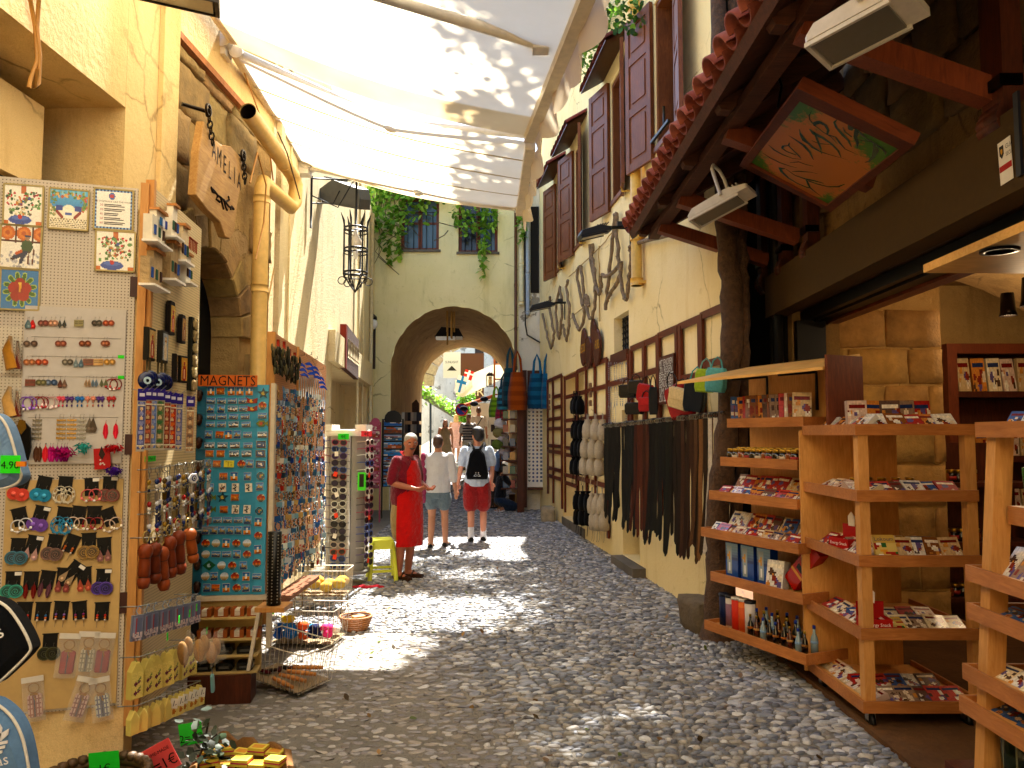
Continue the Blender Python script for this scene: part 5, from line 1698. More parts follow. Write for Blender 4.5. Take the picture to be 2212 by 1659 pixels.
# ------------------------------------------------ earrings
_em={}
def earring(kind,c,s=1.0):
 key=(kind,c,s)
 if key in _em:return _em[key]
 b=MB(hx('8a8478'),'metal');b.tube([(0,0,0),(.002,-.002,.008),(.005,-.002,.004)],.0007,4)
 b.tube([(0,0,0),(0,0,-.008)],.0006,4)
 b.m='gloss';b.c=hx(c)
 k=s
 dk=tuple(x*.45 for x in hx(c));lt=tuple(min(1,x*1.8+.05)for x in hx(c))
 if kind=='disc':
  b.disc(0,-.002,-.008-.014*k,.014*k,.002,14);b.c=dk;b.ring(0,-.0025,-.008-.014*k,.010*k,.0012,12,4);b.c=lt;b.disc(0,-.004,-.008-.014*k,.005*k,-.002,8)
 elif kind=='spiral':
  r=.03*k;zc=-.01-r
  b.disc(0,-.003,zc,r,.003,18);b.c=tuple(x*.35 for x in hx(c));b.disc(0,-.004,zc,r*.66,-.003,16)
  b.c=lt;b.tube([(r*.6*(q/18)*math.cos(q*.7),-.005,zc+r*.6*(q/18)*math.sin(q*.7))for q in range(1,19)],.0012*k,4,False);b.ring(0,-.004,zc,r*.93,.0016,18,4)
 elif kind=='drop':
  b.prism([(0,-.006),(-.006*k,-.02*k),(-.010*k,-.032*k),(-.006*k,-.042*k),(.006*k,-.042*k),(.010*k,-.032*k),(.006*k,-.02*k)],-.002,.002);b.c=lt;b.disc(0,-.003,-.032*k,.004*k,-.002,8)
 elif kind=='kite':
  b.prism([(0,-.006),(-.009*k,-.03*k),(0,-.042*k),(.009*k,-.03*k)],-.002,.002);b.c=dk;b.prism([(0,-.012),(-.005*k,-.03*k),(0,-.038*k),(.005*k,-.03*k)],-.003,-.002)
 elif kind=='square':
  b.box(-.011*k,-.002,-.036*k,.011*k,.002,-.008);b.c=dk;b.box(-.008*k,-.003,-.024*k,.008*k,-.002,-.020*k);b.box(-.008*k,-.003,-.016*k,.008*k,-.002,-.013*k)
 elif kind=='hoop':
  r=.024*k;b.ring(0,0,-.006-r,r,.0026*k,18,5)
  for q in range(3):b.c=hx('e8e0dc')if q%2 else lt;b.ell(r*math.cos(3.6+q*.9),-.003,-.006-r+r*math.sin(3.6+q*.9),.006*k,.004,.006*k,7,4)
 elif kind=='lace':
  r=.026*k
  for f_ in(1,.72,.45):b.ring(0,0,-.008-r*1.25*(2-f_)*.8,r*f_,.0022,16,4,r*1.3*f_)
  for q in range(9):a=2*math.pi*q/9;b.ell(r*.85*math.cos(a),0,-.008-r*1.25+r*1.1*math.sin(a),.005*k,.002,.005*k,6,4)
 elif kind=='veil':
  r=.026*k;b.m='cloth';b.disc(0,-.001,-.01-r,r,.002,16);b.c=lt;b.ell(0,-.005,-.01-r,.009*k,.005,.009*k,9,5)
 elif kind=='flower':
  for q in range(5):a=2*math.pi*q/5;b.ell(.006*math.cos(a)*k,-.002,-.014+.006*math.sin(a)*k,.0055*k,.003,.0055*k,6,4)
  b.c=lt;b.ell(0,-.004,-.014,.003,.003,.003,6,4);b.c=hx('c8c0b4');b.tube([(0,0,-.02),(0,0,-.045)],.0008,4);b.c=hx(c);b.ell(0,0,-.03,.004*k,.004,.004*k,6,4);b.ell(0,0,-.048,.004,.004,.007,6,4)
 elif kind=='chain':
  for q in range(5):
   z=-.02-q*.021
   for s_ in(-1,1):b.prism([(0,z-.004),(s_*.011,z-.006),(s_*.013,z+.006),(0,z+.002)][::s_],-.001,.001)
  b.tube([(0,0,0),(0,0,-.12)],.0007,4)
 elif kind=='feather':
  b.m='cloth';L=.075*k
  b.prism([(0,-.006),(-.009*k,-.3*L),(-.011*k,-.7*L),(-.003*k,-L),(.004*k,-L),(.011*k,-.65*L),(.008*k,-.25*L)],-.001,.001);b.c=lt;b.tube([(0,-.0015,0),(0,-.0015,-L*.9)],.0007,4)
 elif kind=='bead':
  for q,cc in enumerate((c,'c86a28','d8c8b8')):b.c=hx(cc);b.ell(0,0,-.012-q*.011,.006,.006,.006,7,5)
  b.c=hx('888078');b.tube([(0,0,-.04),(0,0,-.07)],.0008,4)
 _em[key]=b.mesh('earring')
 return _em[key]
ax,az=TB.hit(*c2(158,1375));bx,bz=TB.hit(*c2(1028,130))
ec=thing('earring_board','white card of hanging earrings on the pegboard below the hibiscus tile','display card',TB.at(0,-.014,0))
b=MB(hx('c8c2bc'),'paper');b.box(ax,0,az,bx,.006,bz);part('card',b,ec)
for i,yy in enumerate((353,508,670,830,1000)):
 z=TB.hit(*c2(500,yy))[1];b=MB(hx('9a948c'),'metal');b.tube([(ax+.03,-.001,z),(bx-.02,-.001,z+.004)],.0008,4);part('wire',b,ec)
for(x,y)in((985,508),(985,673)):
 xx,zz=TB.hit(*c2(x,y));b=MB(hx('38d820'),'paper');b.box(xx-.014,-.002,zz-.008,xx+.014,-.001,zz+.008);part('price_label',b,ec)
rowsE=[(195,[(225,237,'drop','50707c','blue-grey'),(262,272,'drop','c02c2c','red'),(335,372,'disc','7c1c14','dark red'),(415,448,'disc','b88a70','pinkish'),(487,525,'kite','2c3c40','dark pointed'),(625,657,'square','8c8458','greenish square'),(770,805,'disc','2c1410','black'),(860,903,'disc','a8502c','orange')]),
(360,[(220,280,'disc','5c3c30','brown patterned'),(475,515,'disc','8c3c20','rust'),(667,715,'disc','8c5030','brown'),(843,868,'disc','94502c','copper')]),(510,[(218,262,'disc','a86020','amber'),(315,367,'disc','b04c1c','orange'),(530,570,'disc','70685c','grey'),(617,660,'drop','5c7480','blue drop'),(697,737,'square','7c2c1c','red-brown'),(780,817,'square','c8a068','silvery'),(868,912,'disc','b08424','gold')]),
(675,[(230,265,'square','7c1c10','maroon'),(318,355,'disc','5c5820','olive'),(392,442,'disc','486080','blue'),(490,527,'drop','5c2418','dark brown drop'),(700,725,'kite','b09070','beige'),(755,782,'kite','6484a0','pale blue'),(825,860,'kite','4c6030','green'),(905,940,'hoop','901818','red hoop')]),(820,[(210,245,'hoop','8860b8','lilac hoop'),(310,345,'hoop','981c24','red hoop'),(395,428,'hoop','d0b0b0','white hoop'),(480,512,'flower','d85068','pink flower'),(545,585,'flower','5c3080','purple flower'),(630,665,'flower','2878b8','blue flower'),(712,757,'flower','d89078','peach flower'),(800,830,'flower','5c3488','violet flower'),(885,922,'flower','b82420','red flower')]),
(985,[(290,320,'chain','6c6454','dark butterfly-chain'),(485,515,'chain','b08828','gold butterfly-chain'),(570,600,'chain','c09430','brass butterfly-chain'),(650,680,'chain','a09c90','silver butterfly-chain'),(727,757,'drop','3c241c','dark fan')]),(1030,[(858,940,'feather','d02840','pink feather')]),
(1215,[(295,325,'feather','5c3c28','brown feather'),(368,372,'feather','d0303c','red feather'),(408,430,'feather','b8187c','magenta feather'),(465,500,'feather','a01888','purple feather'),(525,545,'feather','8c1c78','plum feather')]),]
for ri,(y,L)in enumerate(rowsE):
 for k,(x1,x2,kind,c,w_)in enumerate(L):
  s_={'hoop':1.1,'drop':1.15,'disc':1.05}.get(kind,1.1)
  if w_=='lilac hoop':s_=1.25
  if w_=='dark fan':s_=1.9
  for sd2,x in(('left',x1),('right',x2)):
   xx,zz=TB.hit(*c2(x,y),-.016)
   o=solo('earring',earring(kind,c,s_),f'{sd2} {w_} earring, {od(k + 1)} pair in row {["one", "two", "three", "four", "five", "six", "seven", "eight"][ri]} of the white card','earring',TB.at(xx,-.018-.002*(x==x2),zz,rz=R.uniform(-.15,.15)),'earrings on the white card')
# feather boas and fluffy pouches below the card
def fluff(name,lab,u,v,w_,h_,c,n=160,c2_=None):
 x,z=TB.hit(u,v,-.05)
 b=MB(hx(c),'cloth')
 for k in range(n):
  a=NR.uniform(0,6.28);r=NR.uniform(.15,1);p=Vector((math.cos(a)*r*w_/2,NR.uniform(-.03,.02),math.sin(a)*r*h_/2));q=p*NR.uniform(1.1,1.55)+Vector((0,NR.uniform(-.02,.01),-.006))
  b.c=vary(hx(c if not c2_ or NR.rand()<.6 else c2_),.3);n2=Vector((-q.z,0,q.x)).normalized()*.0045
  b.add([p-n2,p+n2,q],[(0,1,2),(2,1,0)],False)
 b.c=hx(c);b.ell(0,0,0,w_*.32,.02,h_*.32,10,6)
 solo(name,b,lab,'feather trim',TB.at(x,-.05,z))
fluff('feather_trim','fluffy magenta feather trim on the earring card',*c2(520,1275),.09,.045,'c0187c')
fluff('feather_trim','fluffy turquoise feather trim beside the magenta one',*c2(675,1235),.06,.05,'48b8b0')
fluff('feather_trim','fluffy red feather trim over the red card',*c2(925,1240),.07,.04,'c81c28')
fluff('feather_trim','fluffy purple feather ball at the bottom right of the earring card',*c2(925,1420),.06,.045,'5c28a0')
x,z=TB.hit(*c2(828,1330),-.035);b=MB(hx('b81818'),'paper');b.box(-.036,0,-.05,.036,.003,.05);b.c=hx('3c2418');b.prism([(0,.06),(-.014,.02),(0,-.005),(.014,.02)],-.004,-.001);b.c=hx('d8d0c8')
for q in range(7):b.disc(NR.uniform(-.012,.012),-.002,NR.uniform(-.03,0),.004,-.001,6)
solo('feather_packet',b,'flat red feather packet hanging at the foot of the earring card','packet',TB.at(x,-.035,z,ry=-.08))
# carded earrings on the cream panel
cards=[(230,250,12,'veil','d05848','coral veil'),(470,260,12,'veil','3890b0','blue veil'),(705,260,4,'lace','d8d0bc','white lace'),(990,275,-3,'hoop','d06868','pink hoop',1),(1185,260,2,'spiral','6c1410','dark red disc',1),(215,600,-14,'hoop','d8d8d8','white hoop'),(440,580,14,'veil','7c58a8','lilac veil',1),(690,590,8,'lace','3898c0','turquoise lace'),(850,580,8,'hoop','d8c0b0','beaded cream hoop'),(1015,580,2,'hoop','8c1820','dark red hoop'),(1180,600,-22,'hoop','d0b8a8','beaded pink hoop'),
(195,930,4,'spiral','186478','teal disc'),(365,900,12,'drop','b08c88','speckled drop',1),(590,890,10,'spiral','6c4c40','mottled'),(770,890,22,'bead','c8702c','amber bead'),(960,870,-1,'spiral','8c6c28','gold disc'),(1125,920,-3,'drop','8c5c58','mottled drop'),(140,1290,2,'spiral','288878','green disc',1),(335,1290,3,'feather','7c2014','red bar'),(510,1280,10,'feather','6c4450','plum bar'),(690,1250,5,'drop','8c4038','red mottled drop'),(800,1180,38,'drop','a89070','bronze',1),(910,1240,-4,'drop','a84c30','rust drop'),(1115,1260,3,'spiral','482c88','purple disc',1),
(265,1620,3,'bead','b83024','red bead'),(460,1620,4,'bead','3878b0','blue bead'),(660,1610,5,'bead','8c68b0','lilac bead'),(860,1610,-4,'bead','8c3070','plum bead'),(1100,1620,2,'bead','c83028','scarlet bead'),(215,1960,18,'bead','5c2820','dark bead'),(540,1960,2,'spiral','3c3c1c','black and gold disc'),
]
rk={0:'top',1:'second',2:'third',3:'fourth',4:'fifth',5:'bottom'}
for i,(x,y,rot,kind,c,w_,*st)in enumerate(cards):
 xx,zz=TB.hit(*c3(x,y),-.018)
 row=rk[0 if i<5 else 1 if i<11 else 2 if i<17 else 3 if i<24 else 4 if i<29 else 5]
 t=thing('earring_card',f'black card with {w_} earrings in the {row} row of the cream panel','earring card',TB.at(xx,-.018,zz,ry=math.radians(-rot)*-1),'carded earrings on the cream panel')
 b=MB(hx('14120f'),'paper');b.box(-.030,0,-.045,.030,.0025,.040);b.box(-.034,-.002,.036,.034,.003,.041);part('card',b,t)
 sc2={'spiral':1.05,'lace':1.15,'veil':1.15,'hoop':1.15,'drop':1.5,'feather':1.0}.get(kind,1.0)
 for s_ in(-1,1):part('earring',earring(kind,c,sc2),t,T((s_*.017,-.006-.003*(s_>0),-.008)))
 if st:b=MB(hx('e8e4dc'),'paper');b.box(.006,-.003,.022,.034,-.001,.038);part('price_label',b,t)
# zip pouches on key rings in clear bags
def pouch(x,y,rot,c,plaid,lab):
 xx,zz=TB.hit(*c4(x,y),-.03)
 t=thing('keyring_pouch',lab,'keyring pouch',TB.at(xx,-.03,zz,ry=math.radians(rot)),'keyring pouches in clear bags')
 p=Pic(9,14,c)
 if plaid:
  for q in range(4):p.rect(0,.1+q*.24,1,.17+q*.24,plaid);p.rect(.15+q*.22,0,.2+q*.22,1,plaid)
 p.rect(.46,0,.56,1,'4a4a58');b=MB(hx(c),'leather');b.bevbox(-.03,0,-.06,.03,.014,.045,.008);b.image(-.027,-.056,.027,.042,-.001,p.a);part('pouch',b,t)
 b=MB(hx('b08428'),'metal');b.ring(0,0,.075,.022,.0022,16,5);b.box(-.016,-.003,.042,.016,.004,.052);b.tube([(0,-.004,.04),(.008,-.006,.018)],.003,5);part('ring',b,t)
 b=MB((.8,.8,.8),'clear');b.box(-.045,-.012,-.075,.045,-.011,.105);part('bag',b,t)
 b=MB(hx('dcd6cc'),'paper');b.box(-.045,-.013,.105,.045,-.010,.13);part('header',b,t)
for a in((620,670,6,'a83c38',None,'faded red zip pouch on a key ring in a clear bag'),(800,650,6,'d8d0b8','8c8470','cream tartan zip pouch between two red ones'),(945,660,6,'981c20',None,'dark red zip pouch on a key ring, right of the cream one'),(320,1070,-5,'d8b8a8','a06858','pink tartan zip pouch hanging alone at lower left'),(735,1070,16,'dcc0b4','906058','tilted pink tartan zip pouch in the bottom row'),(945,1070,-7,'d8d8c8','6c7088','white tartan zip pouch at lower right of the panel')):pouch(*a)
for(x,y,h_,lab,cc)in((80,450,.22,'clear bag of golden tassels at the left edge of the pegboard','b08030'),(75,850,.2,'clear bag with a gold key ring at the left edge below the tassels','c8a060')):
 xx,zz=TB.hit(*c2(x,y),-.04);t=thing('clear_bag',lab,'packet',TB.at(xx,-.04,zz))
 b=MB((.8,.75,.6),'clear');b.box(-.05,-.012,-h_/2,.05,-.011,h_/2);part('bag',b,t)
 b=MB(hx(cc),'cloth');b.tube([(0,0,h_*.3),(-.01,0,0),(.015,0,-h_*.4)],[.008,.022,.03],8);b.c=hx('6a2c1c');b.tube([(.03,0,h_*.2),(.035,0,-h_*.4)],[.006,.018],7);part('tassel',b,t)
xx,zz=TB.hit(*c2(175,1170),-.05);b=MB(hx('1c1810'),'cloth');b.prism([(-.045,.03),(-.03,-.06),(.03,-.10),(.04,-.04),(.035,.05),(0,.09)][::-1],-.01,.01);b.c=hx('7a5c1c');b.prism([(-.02,.05),(0,.02),(.02,.05),(.015,.085),(-.01,.09)],-.013,-.009)
solo('dark_purse',b,'black and gold fringed purse hanging left of the feathers','purse',TB.at(xx,-.05,zz))
# ================================================================== side panel beyond the post
SB=wallframe(-1.824,3.84,-1.905,4.64)
SW=math.hypot(.081,.8)
sb=thing('souvenir_pegboard','narrow cream pegboard beside the wooden post, crowded with hanging souvenirs','display board',SB.M)
zt=SB.hit(330,402)[1]
b=MB(hx('d8c498'),'pegboard');b.box(0,0,.3,SW,.015,zt);part('pegboard',b,sb)
b=MB(m='wood_pale');b.box(-.03,-.012,.24,-.001,.03,zt+.03);part('post',b,sb)
def sh(u,v,y=0):return SB.hit(u,v,y)
def cs(x,y):return(480+x/1.842)*.553,(650+y/1.842)*.553
# model houses on little shelves
for k,(x,y,w_,h_,c,lab)in enumerate(((255,440,.2,.17,'e4ddcc','model house with blue washing, upper left of the side pegboard'),(370,400,.11,.17,'e8e0d0','small white model house with a brown eave, top middle'),(440,560,.14,.2,'d8c8a8','model house with a red balcony, upper right of the side pegboard'),
(235,740,.2,.18,'b8a078','stone model house with an arched green window, lower left'),(370,690,.15,.2,'a89068','tall stone model house with a blue window'),(470,740,.11,.16,'e8e4d8','narrow white model house at the lower right shelf'))):
 xx,zz=sh(*cs(x,y),-.05)
 t=thing('model_house',lab,'model house',SB.at(xx,-.012,zz),'model houses on the side pegboard')
 b=MB(hx(c),'stone' if c[0]in 'ab' else 'matte');b.box(-w_/2,-.045,-h_/2,w_*.2,-.001,h_*.25);b.box(-w_*.1,-.035,-h_/2,w_/2,-.001,h_/2);part('wall',b,t)
 b=MB(hx('b88040'),'terra');b.prism([(-w_*.15,h_/2),(w_*.55,h_/2),(w_*.5,h_*.58),(-w_*.1,h_*.58)],-.05,0);part('roof',b,t)
 b=MB(hx('ece8e0'),'matte');b.box(-w_*.56,-.075,-h_*.56,w_*.56,-.001,-h_/2);part('base',b,t)
 for q in range(3):
  b=MB(hx(('2858a0','38604c','4a2c1c')[(k+q)%3]),'matte');xq=-w_*.33+q*w_*.3;b.box(xq-.012,-.05,-h_*.3,xq+.012,-.0452 if q<2 else-.036,-h_*.02);part('window',b,t)
 if k==0:
  for q in range(3):b=MB(hx(('2c6ca0','e8e8f0','2848a0')[q]),'cloth');b.box(-.02+q*.035,-.055,.01,.01+q*.035,-.051,.05);part('washing',b,t)
 if k==2:
  b=MB(hx('9c4824'),'matte')
  for q in range(6):b.box(-w_/2+q*w_/5.5,-.09,-h_*.2,-w_/2+q*w_/5.5+.005,-.085,h_*.1)
  b.box(-w_/2,-.092,h_*.1,w_/2,-.084,h_*.13);part('balcony',b,t)
# icons
def icon(u,v,y,w_,h_,board,robe,ground,lab,arch=False,rot=0):
 xx,zz=sh(u,v,y)
 t=thing('painted_icon',lab,'icon',SB.at(xx,y,zz,rz=rot),'painted icons on the side pegboard')
 b=MB(hx(board),'matte')
 o=[(-w_/2,-h_/2),(w_/2,-h_/2),(w_/2,h_*.35),(w_*.3,h_/2),(-w_*.3,h_/2),(-w_/2,h_*.35)]if arch else[(-w_/2,-h_/2),(w_/2,-h_/2),(w_/2,h_/2),(-w_/2,h_/2)]
 b.prism(o,0,.025,.004);part('board',b,t)
 p=Pic(14,22,ground).disc(.5,.74,.2,'c89838',.13).disc(.5,.74,.12,'8c5a38',.085).disc(.5,.3,.32,robe,.38).rect(.42,.1,.58,.5,'d8b890').disc(.5,.79,.13,robe,.05).shake(.2)
 b=MB(hx('b08838'),'gloss');b.image(-w_*.4,-h_*.42,w_*.4,h_*(.36 if arch else .42),-.002,p.a);part('painted_face',b,t)
icon(*cs(210,1280),-.06,.095,.16,'2c2618','a03028','b89860','scroll icon of a robed mother and child at the left')
icon(*cs(305,1300),-.08,.09,.16,'2c2618','c8b8a0','98a0a8','scroll icon of a bearded saint in pale robes',False)
icon(*cs(360,1090),-.035,.085,.18,'201410','b83820','c8a040','tall dark arched icon with a figure in red',True)
icon(*cs(440,1170),-.035,.075,.16,'201410','8c5840','b88c50','narrow dark arched icon of a standing figure',True)
icon(*cs(390,1450),-.05,.07,.15,'241c12','485878','c09038','left wing of the dark folding icon',False,.25)
icon(*cs(440,1460),-.05,.07,.15,'241c12','a03828','c09038','right wing of the dark folding icon',False,-.25)
# strip of plaster casts in the doorway
t=thing('cast_strip','dark strip of small cream plaster casts hanging in the arched doorway','display strip',SB.at(*[sh(*cs(512,1350),-.02)[0],-.02,0]))
b=MB(hx('2c2c20'),'matte');z0,z1=sh(*cs(512,1620))[1],sh(*cs(512,1100))[1];b.box(-.055,0,z0,.055,.02,z1);part('strip',b,t)
for q in range(6):
 b=MB(vary(hx('a89468'),.1),'stone');zc=z0+(z1-z0)*(q+.5)/6;rough_block(b,-.035,-.015,zc-.035,.035,.005,zc+.03,.012,3);part('plaster_cast',b,t)
# blue eye charms
for k,(u,v)in enumerate(((317,822),(321,818),(337,826),(343,822),(349,826))):
 xx,zz=sh(u,v,-.07);t=thing('eye_charm',f'dark blue glass eye charm, {od(k + 1)} from the post below the icons','charm',SB.at(xx,-.07-k*.004,zz,rz=-.9),'blue eye charms below the icons')
 b=MB(hx('101c50'),'gloss');b.lathe([(.001,-.008),(.04,-.005),(.042,0),(.04,.005),(.001,.008)],16,M=Matrix.Rotation(math.pi/2,4,'X'));part('glass',b,t)
 b=MB(hx('b8d0dc'),'gloss');b.disc(0,-.0095,0,.018,-.0075,12);b.c=hx('101820');b.disc(0,-.0105,0,.008,-.0097,8);part('pupil',b,t)
 b=MB(hx('5a5038'),'cloth');b.tube([(0,0,.04),(0,0,.1)],.006,5);part('cord',b,t)
# woven bookmarks
bm_cols=[('5c6090','8c90b8'),('8c4c40','c07050'),('6880b0','9098c0'),('807c58','4a7a4c'),('8c3c2c','b8704c'),('a03020','d87028'),('707098','a098b0'),('b08c68','806858')]
_pts=[(307,840,975),(321,838,972),(332,839,972),(347,840,972),(362,845,972),(373,848,972),(388,850,974),(412,856,978)]
for k,(u,v0,v1)in enumerate(_pts):
 y=-.08-.008*k
 x,z1=sh(u,v0,y);z0=sh(u,v1,y)[1];w_=.048 if k in(3,5,7)else .04
 t=thing('woven_bookmark',f'patterned woven bookmark in a sleeve, {od(k + 1)} from the wooden post','bookmark',SB.at(x,y,0,rz=-.75),'woven bookmarks on the side pegboard')
 p=Pic(7,34,bm_cols[k][0]);a,c=bm_cols[k]
 for q in range(10):p.disc(.5,.05+q*.1,.35 if q%2 else .22,c if q%2 else 'd0b890',.045)
 p.rect(0,.9,1,.93,'d8d0b8').rect(0,.07,1,.1,'d8d0b8').shake(.2)
 b=MB(hx('b8b0a0'),'paper');b.box(-w_/2,0,z0,w_/2,.003,z1);b.image(-w_*.42,z0+.01,w_*.42,z1-.06,-.001,p.a);part('band',b,t)
 b=MB(hx('3c2c88'),'paper');b.box(-w_/2,-.002,z1-.055,w_/2,-.001,z1);b.c=hx('d8d4e0');b.box(-w_*.3,-.003,z1-.035,w_*.3,-.0022,z1-.02);part('header',b,t)
 b=MB(hx('a8a8a8'),'metal');b.tube([(0,0,z1-.01),(0,.08+.008*k,z1+.0)],.002,5);b.tube([(0,0,z1-.01),(0,-.05,z1+.012)],.002,5);part('hook',b,t)
x,z=sh(325,991,-.01);t=thing('price_card','bright green handwritten price card under the bookmarks','price card',SB.at(x,-.01,z));b=MB(hx('30d830'),'paper');b.box(-.075,0,-.014,.075,.001,.014);part('card',b,t)
b=MB(hx('123c12'),'paper');b.text('Book Mark 1€',0,-.001,-.006,.022);part('lettering',b,t)
# hanging key fobs, in clusters on rods
fobc=[('b0a070','a08028'),('c8c4bc','2c3c70'),('8c7430','5c4818'),('d8d4cc','9c2020'),('48507c','d0d4dc'),('c0b8a8','4a4438'),('284080','e0e0e8'),('b85048','303c80')]
_fm=[]
for k,(a,c)in enumerate(fobc):
 b=MB(hx('9a968c'),'metal');b.ring(0,0,0,.011,.0014,10,4);b.tube([(0,0,-.011),(0,0,-.03)],.0016,4);b.m='gloss';b.c=hx(c);b.ell(0,0,-.038,.009,.007,.010,8,6);b.c=hx(a);b.ell(0,0,-.054,.007,.006,.008,8,5)
 b.c=hx('d8d8dc' if k%2 else '1c2850');b.ell(0,0,-.066,.005,.005,.005,7,4);b.c=hx(a);b.m='metal';b.prism([(-.006,-.10),(.006,-.10),(.008,-.075),(-.008,-.075)],-.002,.002);_fm.append(b.mesh('key_fob'))
for r in range(3):
 x0,z0=sh(310,1015+r*48,-.03);x1,z1=sh(425,1010+r*44,-.03)
 b=MB(hx('a8a8a4'),'metal')
 b.tube([(0,0,0),(x1-x0,-.04,.015)],.003,5);b.tube([(0,0,0),(0,.03,0)],.003,5);b.tube([(x1-x0,-.04,.015),(x1-x0,.03,.015)],.003,5)
 solo('display_rod',b,f'thin steel rod of key fobs, {od(r + 1)} from the top on the side pegboard','rod',SB.at(x0,-.03,z0))
 for k in range(20):
  t_=(k+.5)/20;j=(k+r*3)%8
  solo('key_fob',_fm[j],f'charm key fob, {od(k + 1)} along the {["upper", "middle", "lower"][r]} rod of the side pegboard','key fob',SB.at(x0+(x1-x0)*t_,-.05-.04*t_-.02*(k%3),z0+.015*t_-.004,rz=R.uniform(-.8,.8))@Matrix.Scale(1.5,4),'key fobs on the side pegboard')
x,z=sh(415,1033,-.12);t=thing('eye_fob','flat white and blue eye-shaped key fob on the right of the side pegboard','key fob',SB.at(x,-.13,z,rz=-.5))
b=MB(hx('e0e4ec'),'gloss');b.prism([(-.035,0),(-.02,-.022),(.012,-.03),(.035,-.005),(.02,.025),(-.015,.025)],0,.008,.002);b.c=hx('1c3480');b.disc(0,-.002,0,.016,0,12);b.c=hx('e8ecf0');b.disc(0,-.003,0,.010,-.002,10);b.c=hx('20242c');b.disc(0,-.004,0,.005,-.003,8);part('eye',b,t)
# turned wooden bottle openers
for k,(u,v,s_,c,tilt)in enumerate(((312,1225,1.0,'8a4420',.03),(334,1218,.95,'78381a',-.06),(352,1230,1.05,'9a5028',-.12),(368,1205,1.0,'85401e',-.1),(388,1195,1.08,'7c3a1a',-.1),(414,1180,.9,'a8602c',-.2))):
 y=-.09-.015*k;x,z=sh(u,v,y)
 t=thing('wooden_bottle_opener',f'brown turned wooden bottle opener, {od(k + 1)} from the post in the hanging bunch','bottle opener',SB.at(x,y,z,ry=tilt,rz=-.5)@Matrix.Scale(1.2,4),'wooden bottle openers on the side pegboard')
 b=MB(hx(c),'leather');b.lathe([(.002,-.085*s_),(.018,-.08*s_),(.025,-.062*s_),(.024,-.045*s_),(.019,-.041*s_),(.019,-.034*s_),(.023,-.03*s_),(.022,.01*s_),(.020,.035*s_),(.027,.05*s_),(.029,.066*s_),(.022,.082*s_),(.008,.09*s_)],14);b.c=hx('3c1c0c');b.ring(0,0,-.037*s_,.0195,.0016,14,4,None,'z');b.ring(0,0,.036*s_,.0205,.0016,14,4,None,'z');part('handle',b,t)
 b=MB(hx('b8a468'),'metal');b.ring(0,0,.115*s_,.015,.0028,12,5,.022);b.tube([(0,0,.085*s_),(0,0,.095*s_)],.005,6);part('opener',b,t)
x0,z0=sh(305,1162,-.05);x1,z1=sh(422,1140,-.05);b=MB(hx('a8a8a4'),'metal');b.tube([(0,.05,0),(0,-.05,0),(x1-x0,-.12,z1-z0),(x1-x0,.05,z1-z0)],.003,5);solo('display_rod',b,'steel rod carrying the wooden bottle openers','rod',SB.at(x0,-.05,z0))
# hanging packs: pumice packs, olive soaps, small soap boxes
def packmesh(kind):
 b=MB()
 if kind=='stone':
  p=Pic(9,18,'787c94').rect(.15,.3,.45,.95,'8c90a8').rect(.5,.25,.85,.9,'68708c').spk(30,['b8a8b0','9c8c98','6c606c','c8b8b8'],(.05,.09),(0,0,1,.3)).line(.35,.35,.35,.85,.06,'a83838')
  b.m='plastic';b.c=hx('8890a0');b.box(-.028,0,-.07,.028,.012,.05);b.image(-.027,-.069,.027,.049,-.001,p.a);b.c=hx('c8ccd4');b.m='clear';b.box(-.03,-.004,.05,.03,-.003,.085);b.m='plastic';b.c=hx('8c98a8');b.tube([(0,0,.05),(-.012,0,.07),(0,-.004,.095),(.012,0,.08)],.003,5)
 elif kind=='olive':
  p=Pic(10,20,'d8c878')
  for zc in(.2,.55):p.disc(.35,zc,.16,'6c2848',.09).disc(.62,zc+.07,.14,'7c3858',.08).line(.5,zc+.1,.8,zc+.22,.05,'7c8c48')
  p.shake(.1);b.m='paper';b.c=hx('d0c070');b.prism([(-.026,-.07),(.026,-.07),(.026,.035),(.008,.07),(-.008,.07),(-.026,.035)],0,.03,.002);b.image(-.025,-.068,.025,.033,-.0015,p.a);b.c=hx('9c9a58');b.tube([(0,.01,.07),(-.008,.01,.085),(0,.01,.095),(.008,.01,.085)],.0022,5)
 else:
  p=Pic(8,9,'dccc80').disc(.6,.4,.22,'b8782c' if kind=='soap' else '8c5c3c').shake(.08);b.m='paper';b.c=hx('d8c878');b.prism([(-.02,-.045),(.02,-.045),(.02,.015),(.003,.045),(-.003,.045),(-.02,.015)],0,.028,.002)
  if kind!='plain':b.image(-.019,-.044,.019,.013,-.0015,p.a)
  b.c=hx('8c7c48');b.tube([(0,.01,.045),(0,.01,.07)],.002,5)
  if kind=='soap':b.c=hx('e8e4d8');b.prism([(-.02,.0),(.018,-.012),(.022,.028),(-.014,.04)],-.004,-.002);b.c=hx('20242c');b.tube([(-.004,-.005,.004),(.002,-.005,.026)],.0016,4);b.tube([(.006,-.005,.006),(.012,-.005,.008)],.0014,4)
 return b.mesh('hanging_pack')
PK={k:packmesh(k)for k in('stone','olive','soap','plain')}
